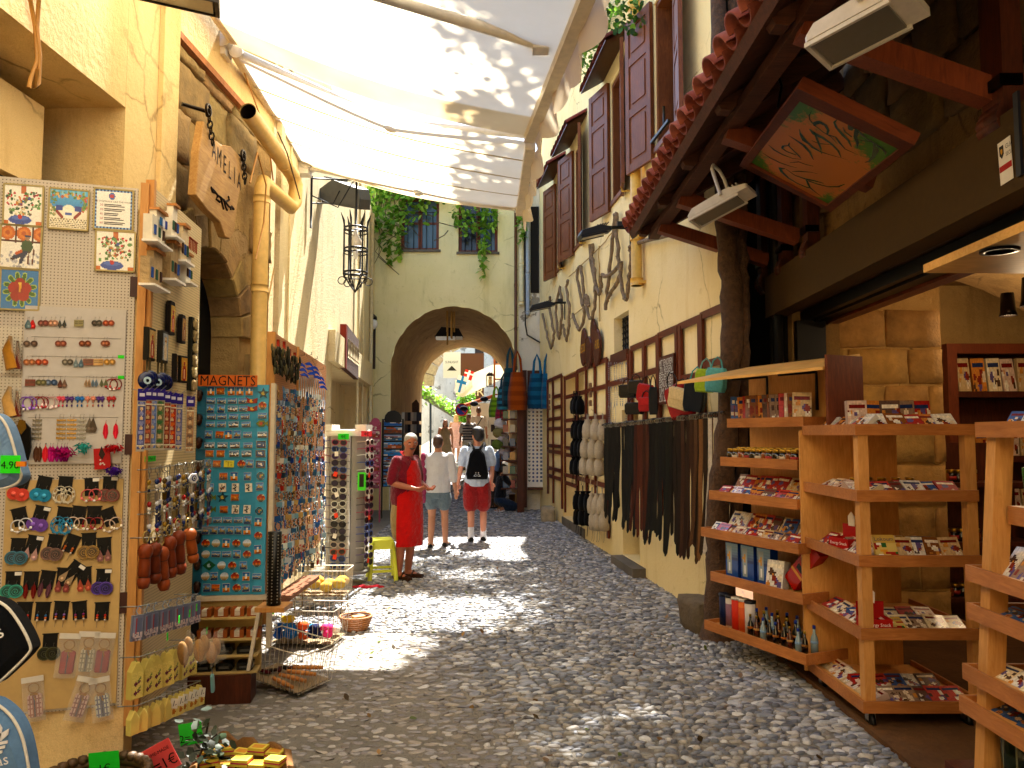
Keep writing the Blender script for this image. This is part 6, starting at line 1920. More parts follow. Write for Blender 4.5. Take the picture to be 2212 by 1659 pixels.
def hangrow(kind,n,u0,v0,u1,v1,y0,y1,what,name,sc=1.0,sw=.5):
 x0,z0=sh(u0,v0,y0);x1,z1=sh(u1,v1,y1)
 b=MB(hx('a8a8a4'),'metal');zt_={'stone':.09,'olive':.09}.get(kind,.065)*sc
 b.tube([(0,-y0*.8,0),(0,0,0),(x1-x0,y1-y0,z1-z0),(x1-x0,y1-y0+.12,z1-z0)],.003,5);solo('display_rod',b,f'steel rod carrying the row of {what}','rod',SB.at(x0,y0,z0+zt_))
 for k in range(n):
  t_=k/(n-1)
  kk=kind if kind!='soap' else('plain' if k<n*.5 else 'soap')
  solo(name,PK[kk],f'{what}, {od(k + 1)} from the post','hanging pack',SB.at(x0+(x1-x0)*t_,y0+(y1-y0)*t_-.006*(k%2),z0+(z1-z0)*t_,rz=-sw+R.uniform(-.25,.25),ry=R.uniform(-.06,.06))@Matrix.Scale(sc,4),f'row of {what}')
hangrow('stone',9,297,1352,425,1318,-.10,-.16,'grey pumice foot-stone pack','pumice_pack',.95)
hangrow('olive',7,297,1470,415,1425,-.10,-.16,'yellow olive soap pack with purple olives','olive_soap_pack',1.15)
hangrow('soap',12,292,1562,432,1502,-.10,-.2,'small yellow soap box with price tag','soap_box',1.15)
for k,(u,v)in enumerate(((387,1338),(410,1325),(425,1312),(362,1375),(447,1362))):
 x,z=sh(u,v,-.2);b=MB(hx('30dc30'),'paper');b.box(-.010,0,-.018,.010,.001,.018);b.c=hx('103010');b.text('0.5' if k<4 else '1€',0,-.001,-.005,.016)
 solo('price_tag',b,f'tiny green price tag, {od(k + 1)} among the pumice packs','price tag',SB.at(x,-.2,z,ry=R.uniform(-.3,.3)),'green tags on the pumice packs')
for k,(u,v,c,w_)in enumerate(((435,1395,'b08850',.1),(460,1400,'b89060',.11),(400,1400,'94703c',.08))):
 x,z=sh(u,v,-.24);t=thing('sponge_bag',f'clear bag of tan sponges, {od(k + 1)} hanging beside the coaster rack','packet',SB.at(x,-.24,z,rz=-.6,ry=-.15))
 b=MB(hx(c),'burlap');b.ell(-.015,0,-.02,w_*.3,.03,.06,9,6);b.ell(.02,0,.0,w_*.25,.025,.05,9,6);part('sponge',b,t)
 b=MB((.8,.75,.68),'clear');b.prism([(-w_/2,-.08),(w_/2,-.07),(w_*.4,.06),(0,.1),(-w_*.4,.05)],-.035,-.033);part('bag',b,t)
x,z=sh(462,1470,-.24);b=MB(hx('88b8c0'),'plastic');b.bevbox(-.016,0,-.07,.016,.014,.04,.01);b.c=hx('889098');b.tube([(0,.006,.04),(-.01,.006,.08)],.003,5);solo('brush',b,'pale turquoise pocket brush dangling below the sponge bags','brush',SB.at(x,-.24,z,ry=-.25))
# ================================================================== magnet board
mL,mR=at(433,900,5.0),at(584,900,5.06)
MF=wallframe(mL.x,mL.y,mR.x,mR.y)
MW=math.hypot(mR.x-mL.x,mR.y-mL.y)
mg=thing('magnet_board','tall blue board covered with souvenir magnets in front of the arched door','display board',MF.M)
zt,zb=MF.hit(520,831)[1],MF.hit(500,1285)[1]
b=MB(hx('3a98b8'),'paintmetal');b.box(.035,0,zb,MF.hit(556,900)[0],.02,zt);part('panel',b,mg)
b=MB(hx('48a4c4'),'paintmetal');b.box(MF.hit(556.6,900)[0],-.012,zb,MW-.012,.02,zt);part('side_panel',b,mg)
b=MB(hx('2c7898'),'paintmetal');b.box(-.03,.03,zb,.034,.05,zt-.01);part('back_panel',b,mg)
b=MB(hx('cfc4b0'),'matte');b.box(MW+.004,-.02,.3,MW+.03,.05,zt+.01);b.box(.0,-.01,zb-.035,MW,.03,zb-.003);part('frame',b,mg)
ax,az=MF.hit(428,834,-.03);bx,bz=MF.hit(556,811,-.03)
t=thing('magnets_sign','orange sign with heavy dark capitals on top of the blue magnet board','sign',MF.at(0,-.03,0))
b=MB(hx('c86c1c'),'paper');b.box(ax,0,az,bx,.006,bz);part('board',b,t)
b=MB(hx('1c120c'),'paper');b.text('MAGNETS',(ax+bx)/2,-.001,az+.006,(bz-az)*1.25,squash=(bx-ax)/((bz-az)*1.25*4.75));part('lettering',b,t)
def mpic(k,v):
 if k=='S':return Pic(8,10,'d87820').grad(.45,1,'58a0c8','1c4c98').grad(0,.45,'a85018','e0a030').line(.5,.2,.5,.8,.07,'e0e0d8').rect(.3,.05,.7,.2,'7c4818')
 if k=='O':return Pic(9,8,'b86018').grad(.5,1,'d8882c','a84018').grad(0,.4,'5c3818','c07828').spk(6,['4c2c18','3c5c70','d8b060'],(.06,.12),(0,.2,1,.6))
 if k=='R':return Pic(10,10,'c86820').grad(.55,1,'b03c14','701c10').grad(.3,.55,'d8882c','c05c18').grad(0,.3,'2c5868','8c7850').rect(.2,.3,.3,.6,'4c3020').rect(.6,.3,.68,.62,'4c3020').disc(.7,.82,.06,'ecdc90')
 if k=='H':return Pic(11,7,'3c78b0').grad(.6,1,'88b4d8','3060a8').grad(0,.3,'605848','3c5870').rect(0,.42,1,.58,'b8ac90').spk(9,['d8d0bc','6c5c48','8c7c5c'],(.05,.09),(0,.25,1,.6))
 if k=='W':return Pic(11,7,'7c9ab8').grad(0,.35,'3c342c','6c5c48').spk(14,['e4e0d8','f0ece8','c8bca8'],(.06,.12),(0,.3,1,.6)).spk(6,['4c4438'],(.05,.08),(0,.6,1,.75))
 if k=='V':return Pic(8,10,'e0d8c8').spk(7,[('284c88','486c40','a83c2c')[v%3],'806850','303c58'],(.07,.15),(.15,.1,.85,.85)).line(.5,.15,.45,.8,.06,'4c5c48')
 if k=='D':return Pic(10,10,'184858').disc(.5,.5,.42,'286c80').spk(5,['c8843c','a8b870'],(.06,.12),(.3,.3,.7,.7))
 if k=='F':return Pic(11,7,'241c20').rect(.08,.1,.92,.9,'486890').rect(.08,.1,.92,.4,'284880').spk(5,['e0dcd4'],(.06,.12),(.2,.35,.8,.6))
 return Pic(8,9,'4c80b0').grad(.6,1,'88b8e0','3468b0').grad(0,.3,'243c70','385878').rect(.2,.3,.5,.75,'b09868').rect(.55,.28,.85,.55,'c8b080').spk(4,['6c7848','8c7c58'],(.06,.1),(0,.25,1,.45))
_mm_={}
def magmesh(k,v):
 if(k,v)in _mm_:return _mm_[k,v]
 b=MB(hx('d8d0c0'),'gloss')
 w_,h_={'S':(.030,.036),'H':(.036,.024),'W':(.040,.026),'F':(.040,.031),'O':(.034,.030),'V':(.030,.037)}.get(k,(.030,.034))
 if k in 'RDQ':
  b.disc(0,0,0,.0175,.005,16);p=(Pic(10,10,'d8dce0').grad(.5,1,'e0e4e8','a8c4dc').grad(0,.45,'7c6c50','c8b890')if k=='Q' else mpic(k,v)).shake(.1).a
  n=10
  for j in range(n):
   for i in range(n):
    x,z=(i+.5)/n-.5,.5-(j+.5)/n
    if x*x+z*z<.235:b.c=tuple(p[j,i]);s_=.0175/n;b.quad(((x*2)*.0175-s_,-.001,(z*2)*.0175-s_),((x*2)*.0175+s_,-.001,(z*2)*.0175-s_),((x*2)*.0175+s_,-.001,(z*2)*.0175+s_),((x*2)*.0175-s_,-.001,(z*2)*.0175+s_))
 elif k in '*B~T':
  n=10;b.c=hx({'*':'1c4c58','B':'981c14','~':'6c7c2c','T':'2c6c48'}[k])
  if k=='*':pts=[((.026 if i%2==0 else .012)*math.sin(2*math.pi*i/10),(.026 if i%2==0 else .012)*math.cos(2*math.pi*i/10))for i in range(10)][::-1]
  elif k=='B':pts=[(0,-.012),(.024,-.008),(.026,.016),(0,.004),(-.026,.016),(-.024,-.008)]
  elif k=='~':pts=[(-.026,0),(-.012,-.014),(.008,-.014),(.016,-.003),(.026,-.013),(.026,.013),(.016,.003),(.008,.014),(-.012,.014)]
  else:pts=[(.02*math.cos(a)*(1+.35*(i%3==0)),.017*math.sin(a)*(1+.35*(i%3==0)))for i,a in((i,2*math.pi*i/12)for i in range(12))]
  b.prism(pts,0,.006,.001);b.c=hx({'*':'b8a848','B':'d8a838','~':'b84c2c','T':'a8c4c8'}[k]);b.disc(-.004 if k=='~' else 0,-.001,0,.008,.0,8);b.c=hx('2c3c4c');b.disc(.006,-.0012,.002,.004,.0,6)
 else:
  b.box(-w_/2,0,-h_/2,w_/2,.005,h_/2);b.image(-w_*.48,-h_*.48,w_*.48,h_*.48,-.0008,mpic(k,v).shake(.15).a)
 _mm_[k,v]=b.mesh('souvenir_magnet');return _mm_[k,v]
KN=dict(S='statue-at-sunset',O='orange harbour',R='round sunset',H='blue harbour view',W='white village',V='drawn figure',D='round dark green turtle',F='dark-framed boat',P='castle view',Q='round pale view',**{'*':'star-shaped','B':'red butterfly','~':'fish-shaped','T':'turtle-shaped'})
R5=['630 950S 1055O 1170S 1265S 1365S','735 950H 1065H 1180H 1295H 1388B','820 945P 1060P 1185W 1300H 1395B','905 955H 1070H 1195H 1320H','990 945H 1065H 1195W 1330H','1100 925P 1045O 1140S 1235P 1345H','1215 935W 1075W 1210W 1350H','1305 935O 1055O 1200W 1335W','1415 915P 1015O 1280R 1370P','1550 1085O 1200S 1345P',
'655 1520*','785 1512R','895 1510H','980 1505~','1100 1510W','1205 1495F','1305 1490F','1420 1490F','1545 1490D']
R6=['290 940P 1075V 1215V 1358V','395 935~ 1075* 1210O','525 935~ 1090O 1215V 1340V','640 910H 1020H 1130H 1245H 1345P','750 890P 980P 1065P 1155P 1245P 1340S','890 895R 1005Q 1115S 1225R 1340Q','1010 895Q 1005H 1120H 1230P 1340R','1130 930T 1065Q 1180R 1300P','1248 890Q 985P 1095Q 1210R 1330S','1372 905P 1000O 1115S 1230R 1325P',
'275 1480P','400 1495R','540 1475D','660 1465S','805 1465R','955 1460S','1100 1450R','1245 1450H','1380 1450H']
for src,rows_,off in((c5,R5,0),(c6,R6,10)):
 for ri,L in enumerate(rows_):
  L=L.split();y=int(L[0])
  for k,q in enumerate(L[1:]):
   x,kd=int(q[:-1]),q[-1]
   side=ri>=10
   xx,zz=MF.hit(*src(x,y),-.005)
   lab=f'{KN[kd]} magnet, {od((ri - 9) + (9 if off else 0))} down the narrow right strip of the blue board' if side else f'{KN[kd]} magnet, {od(k + 1)} in the {od(ri + 1 + off)} row of the blue board'
   solo('souvenir_magnet',magmesh(kd,R.randint(0,2)),lab,'magnet',MF.at(xx,-.0175 if side else-.0055,zz,ry=R.uniform(-.06,.06))@Matrix.Scale(1.45 if kd in 'RDQ' else 1.5,4),'magnets on the blue board')
x,z=MF.hit(*c5(1145,1415),-.012);t=thing('price_card','yellow handwritten price card in the middle of the blue magnet board','price card',MF.at(x,-.012,z,ry=.03))
b=MB(hx('e0d850'),'paper');b.box(-.032,0,-.022,.032,.001,.022);part('card',b,t)
b=MB(hx('1c1c10'),'paper');b.text('Magnets',0,-.001,.009,.013);b.text('1',-.004,-.001,-.016,.032);b.text('€',.016,-.001,-.014,.018);part('lettering',b,t)
for k in range(9):
 x,z=MF.hit(430-k*.6,850+k*52+(R.random()*8),.02);b=MB(vary(hx('4a2c18'),.3),'leather');b.ell(0,0,0,.022,.016,.036,8,6);b.c=hx('1c120c');b.ell(0,.004,.018,.026,.014,.026,8,5);b.c=hx('7a5030');b.ell(0,-.012,-.004,.004,.007,.009,6,4)
 solo('carved_mask',b,f'small dark carved mask, {od(k + 1)} from the top left of the blue magnet board','mask',MF.at(x,.02,z),'carved masks beside the magnets')
# coaster rack under it
ck=thing('coaster_rack','low tiered cream rack of boxed coasters under the magnet board','rack',MF.at(0,0,0))
b=MB(hx('c8b078'),'matte')
zr=[MF.hit(500,v)[1]for v in(1325,1370,1405,1440)]
for k,z in enumerate(zr):b.box(.02,-.12-.0*k,z-.012,MW-.03,.02,z)
b.box(.02,.021,.15,MW-.03,.035,zb-.04);part('shelf',b,ck)
b=MB(m='wood_dark');b.box(.0,-.14,.0,MW-.06,.03,zr[3]-.014);part('base',b,ck)
b=MB(hx('dcd2c0'),'matte');b.add([(MW-.03,-.14,zb-.05),(MW-.01,-.14,zb-.05),(MW-.07,-.14,.2),(MW-.09,-.14,.2),(MW-.03,-.1,zb-.05),(MW-.01,-.1,zb-.05),(MW-.07,-.1,.2),(MW-.09,-.1,.2)],[(3,2,1,0),(4,5,6,7),(0,1,5,4),(2,3,7,6),(1,2,6,5),(3,0,4,7)],False);part('brace',b,ck)
cb=MB(hx('a05c24'),'paper');cb.box(-.042,0,0,.042,.08,.035);cb.box(-.042,-.001,.035,-.015,.08,.05);cb.box(.015,-.001,.035,.042,.08,.05);cb.c=hx('e0d8c8')
for q in range(5):cb.box(-.016,-.004,.008+q*.008,.016,.07,.013+q*.008)
cb=cb.mesh('coaster_box')
kb=MB(hx('262420'),'gloss');kb.bevbox(-.05,0,0,.05,.08,.05,.006);kb.c=hx('5c5a54');kb.box(-.03,-.001,.015,.03,0,.03);kb=kb.mesh('dark_box')
for r,(z,me,n,nm)in enumerate(((zr[0],cb,4,'terracotta coaster box, upper shelf'),(zr[1],cb,4,'terracotta coaster box, second shelf'),(zr[2],kb,3,'black boxed set, third shelf'),(zr[3],kb,3,'black boxed set, lowest shelf'))):
 for k in range(n):solo('coaster_box',me,f'{nm} of the rack, {od(k + 1)} from the left','box',MF.at(.08+k*(.1 if n==4 else .125),-.1,z+.001),'boxes in the coaster rack')
# ================================================================== bracelet pegboard further along
BF=wallframe(-1.78,5.7,-1.773,7.3)
bp=thing('bracelet_pegboard','long salmon pegboard crowded with bracelets and trinkets beyond the magnet board','display board',BF.M)
z0=BF.hit(590,1290)[1]
b=MB(hx('c89468'),'pegboard');b.prism([(0,z0),(1.6,z0+.25),(1.6,BF.hit(703,790)[1]),(.0,BF.hit(588,716)[1])],0,.02);part('pegboard',b,bp)
b=MB(m='wood_pale');b.box(-.03,-.02,.3,-.001,.04,BF.hit(588,716)[1]);b.box(.62,-.012,1.9,.65,-.001,2.4);part('batten',b,bp)
b=MB(hx('7a5030'),'matte');b.box(-.02,-.12,z0-.03,1.0,.02,z0);part('ledge',b,bp)
_tm=[]
for k,(a,c)in enumerate((('4878a8','d0d8dc'),('2c4c98','b8c4d8'),('8c6840','c8a868'),('a8b0b4','3c6888'),('58a0b0','d8dcd0'),('3c6c8c','3868a0'),('6c5c48','a8c0c8'),('b83c2c','d8d0c0'),('384c58','88b0c0'),('c8b898','50708c'))):
 b=MB(hx(c),'paper');b.box(-.02,0,-.004,.02,.002,.028);b.c=hx(a);b.m='gloss';b.ring(0,-.004,-.03,.016,.004,10,4,.026);b.c=hx(c)
 for q in range(5):b.ell(.014*math.cos(q*1.25),-.008,-.03+.024*math.sin(q*1.25),.005,.004,.005,6,4)
 b.c=hx(a);b.prism([(-.011,-.095),(.011,-.095),(.014,-.062),(-.012,-.06)],-.004,.002);_tm.append(b.mesh('hanging_trinket'))
cols_,rws=14,13
for r in range(rws):
 for c_ in range(cols_):
  u=596+(701-596)*(c_+.5)/cols_;v=(842+24*(c_/cols_))+r*(31.5-5*c_/cols_)
  out=-.03 if r<8 else-.03-(r-7)*.055
  x,z=BF.hit(u,v,out)
  solo('hanging_trinket',_tm[(c_*3+r*7+R.randint(0,2))%10],f'hanging trinket, {od(c_ + 1)} from the left in the {od(r + 1)} row of the salmon pegboard','trinket',BF.at(x,out+R.uniform(-.02,.01),z,rz=R.uniform(-1.2,.2),ry=R.uniform(-.15,.15))@Matrix.Scale(R.uniform(.95,1.3),4),'bracelets and trinkets on the salmon pegboard')
for k,(x,y0,y1)in enumerate(((225,350,725),(290,370,760),(350,455,815),(405,490,830))):
 xx,zt_=BF.hit(*c7(x,y0),-.04);zb_=BF.hit(*c7(x,y1),-.04)[1];b=MB(hx('a83c28'),'cloth');L=zt_-zb_
 b.tube([(0,0,0),(0,0,-L*.2)],.012,6)
 for q in range(46):t_=R.random();a=R.uniform(0,6.28);b.c=vary(hx(('4c4834','6c6448','28261c')[q%3]),.2);rr=.045*(1-.5*t_);b.prism([(-.008,-L*(.28+.6*t_)),(0,-L*(.34+.6*t_)-.03),(.008,-L*(.28+.6*t_)),(0,-L*(.2+.6*t_))],0,.002)if False else b.ell(rr*math.cos(a),rr*math.sin(a),-L*(.22+.72*t_),.012,.01,.03,5,4)
 solo('feather_hanging',b,f'dark hanging of shells with red beads, {od(k + 1)} on the salmon pegboard','hanging',BF.at(xx,-.05,zt_),'shell hangings on the salmon pegboard')
for k,(x,y)in enumerate(((505,650),(585,640),(645,680),(710,790))):
 xx,zz=BF.hit(*c7(x,y),-.06);t=thing('dolphin_chime',f'blue dolphin wind chime, {od(k + 1)} from the left on the salmon pegboard','wind chime',BF.at(xx,-.06,zz,rz=-.7),'dolphin chimes on the salmon pegboard')
 for q in range(3):b=MB(hx('2c58c0'),'gloss');b.prism([(-.04,0),(-.02,-.012),(.015,-.01),(.045,-.028),(.03,.0),(.005,.016),(-.015,.012)],-.004,.004);part('dolphin',b,t,T((.015*(q-1),0,.02-q*.04)))
 for q in range(4):b=MB(hx('c8ccd0'),'metal');b.tube([(-.03+q*.02,0,-.08),(-.03+q*.02,0,-.24-.02*(q%2))],.004,6);part('chime_tube',b,t)
 b=MB(hx('8c7c68'),'paintmetal');b.tube([(0,0,.04),(0,.06,.1),(0,-.02,.1),(0,-.02,.12)],.003,5);part('hook',b,t)
x,z=BF.hit(603,1225,-.35);t=thing('ring_tower','black upright tower of rings standing on a small shelf by the magnets','display stand',BF.at(x,-.32,0))
zt_=BF.hit(603,1145,-.32)[1];zb_=BF.hit(597,1302,-.32)[1]
b=MB(hx('14130f'),'plastic');b.lathe([(.042,zb_),(.042,zt_)],14);part('column',b,t)
b=MB(m='wood_pale');b.box(-.08,-.09,zb_-.03,.1,.09,zb_-.002);part('shelf',b,t)
b=MB(hx('a8a498'),'metal')
for r in range(22):
 for k in range(8):a=2*math.pi*k/8;b.ell(.043*math.cos(a),.043*math.sin(a),zb_+.02+r*(zt_-zb_)/23,.005,.005,.005,5,3)
o=part('ring',b,t);o['kind']='stuff'
# ================================================================== sunglasses stand
sp=gnd(750,1258);sp=Vector((sp.x,8.8,0))
ss=thing('sunglasses_stand','revolving grey sunglasses stand with a white top','display stand',T(sp))
H0,H1=.16,1.66
b=MB(hx('a4a098'),'plastic')
for k in range(4):
 a0=k*math.pi/2+.25+math.pi/4;vs=[]
 for q in range(7):
  a=a0-.62+q*1.24/6
  vs+=[(.2*math.cos(a),.2*math.sin(a),H0),(.2*math.cos(a),.2*math.sin(a),H1)]
 b.add(vs,[(2*q,2*q+2,2*q+3,2*q+1)for q in range(6)],True)
part('panel',b,ss);b.v=[]
b=MB(hx('dcd8d0'),'plastic')
for k in range(4):a=k*math.pi/2+.25;b.tube([(.215*math.cos(a),.215*math.sin(a),H0),(.215*math.cos(a),.215*math.sin(a),H1)],.022,8)
part('post',b,ss)
b=MB(hx('e4e0d8'),'plastic');b.lathe([(.25,H1),(.25,H1+.07),(.2,H1+.075)],20);b.box(-.24,-.2,H1+.06,-.14,.2,H1+.13);b.box(.12,-.2,H1+.06,.24,.2,H1+.13);part('top',b,ss)
b=MB(hx('8c8a84'),'plastic');b.lathe([(.26,H0-.03),(.27,H0),(.2,H0+.002)],20);b.lathe([(.2,0),(.2,.02),(.03,.04),(.03,H0)],14);part('base',b,ss)
def glasses(c,lens,rnd_):
 b=MB(hx(lens),'gloss')
 for s_ in(-1,1):
  if rnd_:b.disc(s_*.036,-.002,0,.027,.002,12)
  else:b.prism([(s_*.036+x,z)for x,z in((-.022,-.02),(.018,-.021),(.028,-.004),(.027,.018),(-.026,.018),(-.028,-.004))],-.002,.002)
 b.c=hx(c);b.m='plastic'
 for s_ in(-1,1):
  b.ring(s_*.036,0,0,.029,.0035,14,5,.024);b.tube([(s_*.066,0,.012),(s_*.072,.03,.012),(s_*.068,.10,.004)],.003,5)
 b.tube([(-.008,0,.01),(.008,0,.01)],.004,5)
 return b.mesh('sunglasses')
GC=[('1c1814','2c2430'),('3c2014','3c2418'),('14120f','201c24'),('2c2420','3c3448'),('c8b8a8','2c2838'),('8c2c24','28202c'),('d8d4cc','24202c'),('a83860','302438'),('2858a0','28304c'),('5c3c80','382c48'),('e0e0d8','302c34'),('c05c20','2c2420')]
GM=[glasses(a,c,i%3==0)for i,(a,c)in enumerate(GC)]
tagm=[]
for c in('e85030','e8e4dc','e87850'):b=MB(hx(c),'paper');b.box(-.016,0,-.04,.016,.001,0);b.tube([(0,0,0),(0,0,.03)],.0008,4);tagm.append(b.mesh('price_tag'))
for cn_,a,nm,n in(('front',-math.pi/2-.12,'front',19),('right',-.35,'right-hand',18),('left',math.pi+.35,'left-hand',18)):
 for k in range(n):
  z=H1-.07-k*(H1-H0-.08)/n
  M_=T((sp.x,sp.y,z))@Matrix.Rotation(a+math.pi/2,4,'Z')@T((0,-.285,0))@Matrix.Rotation(R.uniform(-.08,.08),4,'Y')@Matrix.Scale(1.3,4)
  j=R.randint(0,11)
  o=solo('sunglasses',GM[j],f'pair of sunglasses, {od(k + 1)} from the top of the {nm} column of the stand','sunglasses',M_,'sunglasses on the revolving stand')
  if k%3==1:part('price_tag',tagm[k%3 if k%2 else 0],o,T((-.02,-.012,-.02))@Matrix.Rotation(R.uniform(-.4,.4),4,'Y'))
for u,v,c,lab,s_,Y_ in((742,943,'30d030','green price card on the front rim of the sunglasses stand','4€',8.5),(792,937,'d84050','red price card at the right end of the sunglasses stand top','4€',8.5)):
 t=thing('price_card',lab,'price card',T(at(u,v,Y_)));b=MB(hx(c),'paper');b.box(-.06,0,-.03,.06,.002,.03);part('card',b,t);b=MB(hx('101810'),'paper');b.text(s_,0,-.002,-.02,.055);part('lettering',b,t)
p=at(781,1040,8.52);b=MB(hx('50d838'),'plastic');b.bevbox(-.045,0,-.1,.045,.02,.1,.01);b.c=hx('14140f');b.box(-.025,-.003,-.06,.025,0,.08);solo('phone_case',b,'bright green case with a black panel hanging on the sunglasses stand','case',T(p))
# plaster bust in the niche
x,z=l2(738,905,.2);p=LW2.p(x,.18,.95)
b=MB(hx('d0c8b8'),'stone');b.lathe([(.11,0),(.12,.03),(.05,.07),(.05,.12),(.16,.2),(.19,.32),(.15,.42),(.06,.46),(.06,.53)],12);b.ell(0,-.01,.63,.085,.10,.125,10,8);b.ell(0,-.10,.62,.018,.03,.03,6,4);b.ell(0,.04,.68,.1,.1,.1,9,6)
solo('plaster_bust',b,'white plaster bust standing in the wall niche above the sunglasses','bust',T(p+Vector((0,0,nz0*0)))@Matrix.Rotation(.5,4,'Z')@Matrix.Scale(1.0,4))
# ================================================================== stool
p=gnd(824,1252)
st=thing('plastic_stool','lemon-yellow plastic stool beside the man in the red apron','stool',T((p.x,p.y+.02,0))@Matrix.Rotation(.25,4,'Z'))
yc=hx('d8dc50');b=MB(yc,'plastic');b.bevbox(-.13,-.13,.43,.13,.13,.47,.02);part('seat',b,st)
for x in(-1,1):
 for y in(-1,1):b=MB(yc,'plastic');b.tube([(x*.115,y*.115,.44),(x*.15,y*.15,0)],[.024,.028],6);part('leg',b,st)
for k in range(4):
 b=MB(yc,'plastic');M_=Matrix.Rotation(k*math.pi/2,4,'Z');b.X=M_;b.box(-.12,-.128,.36,.12,-.118,.44);part('apron_rail',b,st);b=MB(yc,'plastic');b.X=M_;b.box(-.13,-.142,.10,.13,-.130,.13);part('rail',b,st)
# ================================================================== wire baskets and what lies in them
def wirebasket(name,lab,M,L,Wd,H,tagtxt=None):
 t=thing(name,lab,'wire basket',M);b=MB(hx('c8c0b0'),'paintmetal')
 n=13
 for k in range(n+1):
  x=-L/2+L*k/n;b.tube([(x*1.06,-Wd/2*1.08,H),(x,-Wd/2,0),(x,Wd/2,0),(x*1.06,Wd/2*1.08,H)],.0022,4)
 for k in range(1,8):
  y=-Wd/2+Wd*k/8;b.tube([(-L/2*1.06,y*1.08,H),(-L/2,y,0),(L/2,y,0),(L/2*1.06,y*1.08,H)],.0022,4)
 part('wire_mesh',b,t);b=MB(hx('d0c8b8'),'paintmetal')
 b.tube([(x*L/2*1.06,y*Wd/2*1.08,H)for x,y in((-1,-1),(1,-1),(1,1),(-1,1))],.005,5,False,True,True);part('rim',b,t)
 b=MB(hx('8c7858'),'paper');b.box(-L*.48,-Wd*.47,.003,L*.48,Wd*.47,.006);part('liner',b,t)
 if tagtxt:b=MB(hx('38dc30'),'paper');b.box(-.035,0,-.03,.035,.001,.03);b.c=hx('103010');b.text(tagtxt,0,-.001,-.018,.045);part('price_tag',b,t,T((-L/2*.9,-Wd/2*1.1,H+.01))@Matrix.Rotation(.4,4,'Y'))
 return t
p1=gnd(600,1500);M1=T((p1.x+.02,p1.y+.14,.06))@Matrix.Rotation(-.42,4,'Z')@Matrix.Rotation(.12,4,'Y')
wirebasket('wire_basket','front white wire basket tilted on the cobbles with a green tag',M1,.46,.34,.25,'1.5')
for k in range(4):b=MB(vary(hx('c08850'),.1),'matte');b.tube([(0,0,0),(.12,0,0),(.2,0,.0)],[.012,.016,.012],8);solo('wooden_flute',b,f'plain wooden pestle, {od(k + 1)} in the front wire basket','pestle',M1@T((-.02+.01*k,-.12+.05*k,.03+.012*k))@Matrix.Rotation(.3*k-.2,4,'Z'),'pestles in the front basket')
for k in range(5):b=MB(hx(('5c1418','30241c','4a1c14','201c18','6a3c28')[k]),'cloth');b.ell(0,0,0,.05,.02,.012,8,5);solo('small_purse',b,f'dark red or brown cloth purse, {od(k + 1)} in the front wire basket','purse',M1@T((-.15+.03*k,-.05+.035*k,.022+.005*k))@Matrix.Rotation(k*1.1,4,'Z'),'purses in the front basket')
p2=gnd(655,1398);M2=T((p2.x,p2.y+.15,.03))@Matrix.Rotation(-.1,4,'Z')
wirebasket('wire_basket','middle white wire basket full of colourful toys behind the front one',M2,.52,.36,.26,'1€')
TC=['2868b8','3c88c8','d8602c','1c2450','d83c78','e0c040','8c4c88','38a8c0','b02838','e8e0d0']
for k in range(16):
 b=MB(hx(TC[k%10]),'cloth');b.ell(0,0,0,.055,.04,.035,9,6);b.ell(.05,0,.015,.03,.028,.028,8,5)
 if k%2==0:b.c=hx('f0f0e8');b.ell(.065,-.02,.03,.012,.012,.012,7,5);b.c=hx('101018');b.ell(.072,-.028,.032,.006,.006,.006,6,4)
 solo('soft_toy',b,f'{("blue", "sky blue", "orange", "navy", "pink", "yellow", "mauve", "turquoise", "crimson", "cream")[k % 10]} soft toy in the {"lower" if k < 10 else "upper"} layer of the middle basket','toy',M2@T((-.2+(k%5)*.1,-.11+(k//5%2)*.2,.05+.06*(k//10)+R.uniform(0,.02)))@Matrix.Rotation(R.uniform(-2.5,-.6),4,'Z'),'soft toys in the middle basket')
p3=gnd(690,1330);M3=T((p3.x-.03,p3.y+.2,.16))
wirebasket('wire_basket','rear wire basket of yellow sponges in the sun below the bracelets',M3,.5,.3,.24)
for k in range(8):b=MB(vary(hx('c8a848'),.15),'burlap');b.ell(0,0,0,.07,.06,.05,9,6);solo('sea_sponge',b,f'yellow sea sponge, {od(k + 1)} in the rear basket','sponge',M3@T((-.18+(k%4)*.12,-.07+(k//4)*.14,.08+.03*(k%2))),'sponges in the rear basket')
b=MB(hx('8c7c60'),'paintmetal')
for x in(-.22,.22):
 for y in(-.13,.13):b.tube([(x,y,-.16),(x,y,0)],.008,5)
solo('basket_trestle',b,'low wire trestle under the rear sponge basket','trestle',M3)
p4=gnd(762,1368);wk=thing('wicker_tray','small round wicker basket on the sunlit cobbles beside the wire baskets','wicker basket',T((p4.x,p4.y+.12,0)))
b=MB(hx('a8743c'),'wicker')
for k in range(6):b.ring(0,0,.015+k*.02,.10+.007*k,.010,22,6,None,'z')
b.lathe([(.1,.0),(.1,.008)],16);part('weave',b,wk)
for k in range(3):b=MB(hx('c0a070'),'paper');b.box(-.05,-.035,0,.05,.035,.02);solo('paper_packet',b,f'tan packet, {od(k + 1)} in the small wicker basket','packet',T((p4.x-.02+.02*k,p4.y+.1+.02*k,.05+.022*k))@Matrix.Rotation(.3*k,4,'Z'),'packets in the wicker basket')
p5=gnd(795,1270);b=MB(hx('b02838'),'cloth')
for k in range(6):b.ell(-.12+.05*k,.03*math.sin(k*2),.012,.06,.05,.016,8,5)
solo('red_cloth',b,'crumpled red cloth on the sunlit cobbles at the foot of the sunglasses stand','cloth',T((p5.x,p5.y,0)))
